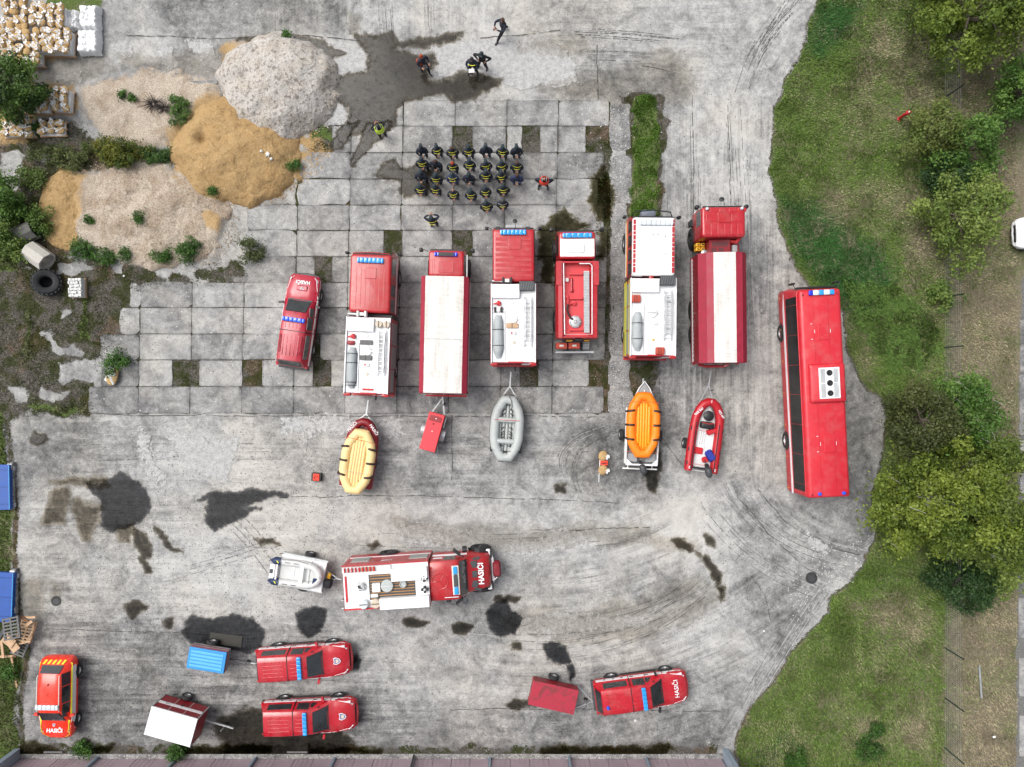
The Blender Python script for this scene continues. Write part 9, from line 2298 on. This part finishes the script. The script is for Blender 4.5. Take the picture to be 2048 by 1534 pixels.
for rn, lst in rows_:
 for i, (px, py, k) in enumerate(lst):
  d_, kw = desc[k]
  od = ORD[i] if i < len(lst) - 1 else 'rightmost'
  p_, h_ = person('firefighter in the ' + rn + ', ' + od + ', ' + d_, (px, py), random.uniform(-9, 9), group=G, **kw); p_.scale = (p_.scale[0] * random.uniform(.90, 1.06), p_.scale[1] * random.uniform(.93, 1.05), p_.scale[2] * random.uniform(.97, 1.02))
  if k == 10:
   for s_ in (-1, 1): MB().tube([(s_ * .30, -.12, 1.22), (s_ * .34, -.02, 1.2), (s_ * .30, .04, 1.22)], .02, 5).build('sleeve_tape', M['silvertape'], p_)
person('person below the ranks raising both hands to the head, yellow striped jacket', (862, 434), 5, 'photo', head='cap')
p_, _h = person('bald person right of the ranks in a red-orange vest, hands on hips', (1089, 354), 178, 'hips', jacket='navy', head=None, marks=False)
def vest(root, mm, tape=None):
 v_ = MB().loft([[(.27 * q * math.cos(a), .225 * q * math.sin(a), z) for a in np.linspace(0, 2 * PI, 19)[:-1]] for q, z in ((1.0, 1.0), (1.04, 1.15), (1.06, 1.30), (1.0, 1.42), (.80, 1.49))], False).build('vest', M[mm], root, True)
 for s_ in (-1, 1): MB().tube([(s_ * .13, .185, 1.05), (s_ * .13, .19, 1.35), (s_ * .12, .10, 1.49), (s_ * .12, -.02, 1.52), (s_ * .13, -.12, 1.48), (s_ * .13, -.19, 1.3), (s_ * .13, -.185, 1.05)], .016, 4).build('vest_tape', M['silvertape'], v_)
vest(p_, 'hired')
p_, _h = person('person in a yellow high visibility vest holding a camera, left of the ranks', (755, 249), 25, 'photo', jacket='blackcloth', head='darkhair', marks=False)
vest(p_, 'hivis')
def camera_prop(root_p, px, py, z, rz, lab):
 x, y = root_p; t = thing('photo_camera', lab, 'camera', (x, y, z), rz)
 MB().rbox(-.075, .075, -.04, .04, -.05, .05, .015, .01, 2).build('camera_body', M['black'], t)
 MB().cyl((0, .04, 0), (0, .17, 0), .038, 12, .045).build('lens', M['dgrey'], t, 35)
def held(p, off, z, lab, rz):
 a = p.rotation_euler.z; x = p.location.x + off[0] * math.cos(a) - off[1] * math.sin(a); y = p.location.y + off[0] * math.sin(a) + off[1] * math.cos(a)
 camera_prop((x, y), 0, 0, z, rz, lab)
held(p_, (0, .36), 1.63, 'black camera held up by the person in the yellow vest', 25)
p_, _h = person('photographer in dark clothes striding at the top of the yard', (1005, 37), 128, 'run', jacket='navy', head='brownhair', marks=False)
held(p_, (0, .50), 1.40, 'black camera with a long lens held by the striding photographer', 128)
p_, _h = person('person in plain black with parted legs, right of the one with the paper', (963, 104), 165, 'akimbo', jacket='blackcloth', head='cap', marks=False)
p_, _h = person('firefighter holding a sheet of white paper, facing the ranks', (943, 115), 175, 'clip', jacket='navy', head='darkhair', marks=False)
MB().tube([(-.2, .18, 1.38), (0, .22, 1.36), (.2, .18, 1.38)], .024, 5).build('reflective_stripe', M['yellow'], p_)
a = p_.rotation_euler.z
o = MB().box(-.16, .16, -.12, .12, 0, .008).build('paper_sheet', M['paper'], None); o.location = (p_.location.x - .42 * math.sin(a), p_.location.y + .42 * math.cos(a), 1.16); o.rotation_euler = (R(12), 0, a + .15); tag(o, 'sheet of white paper in the hands of the firefighter facing the ranks', 'paper')
p_, _h = person('copper haired woman with an orange shoulder bag, walking at the top left of the ranks', (842, 110), 215, 'walk', jacket='navy', head='orangehair', marks=False)
a = p_.rotation_euler.z
o = MB().stack([(0, -.07, .07, -.16, .16, .05), (.15, -.11, .11, -.22, .22, .08), (.38, -.09, .09, -.19, .19, .06), (.42, -.03, .03, -.15, .15, .03)], 3).build('shoulder_bag', M['orangebag'], None, 40)
xx, yy_ = W(839, 124, 1.1); o.location = (xx, yy_, .85); o.rotation_euler = (0, 0, a + .5); tag(o, 'orange shoulder bag carried by the walking woman', 'bag')
MB().tube([(0, -.14, .40), (.05, 0, .62), (0, .14, .40)], .012, 5).build('bag_strap', M['orangebag'], o)
held(p_, (0, .34), 1.18, 'small pale camera held low by the walking woman', 215)
# tripod-like marker and last detail: small dark bird-like leaf scraps are left to the grit above
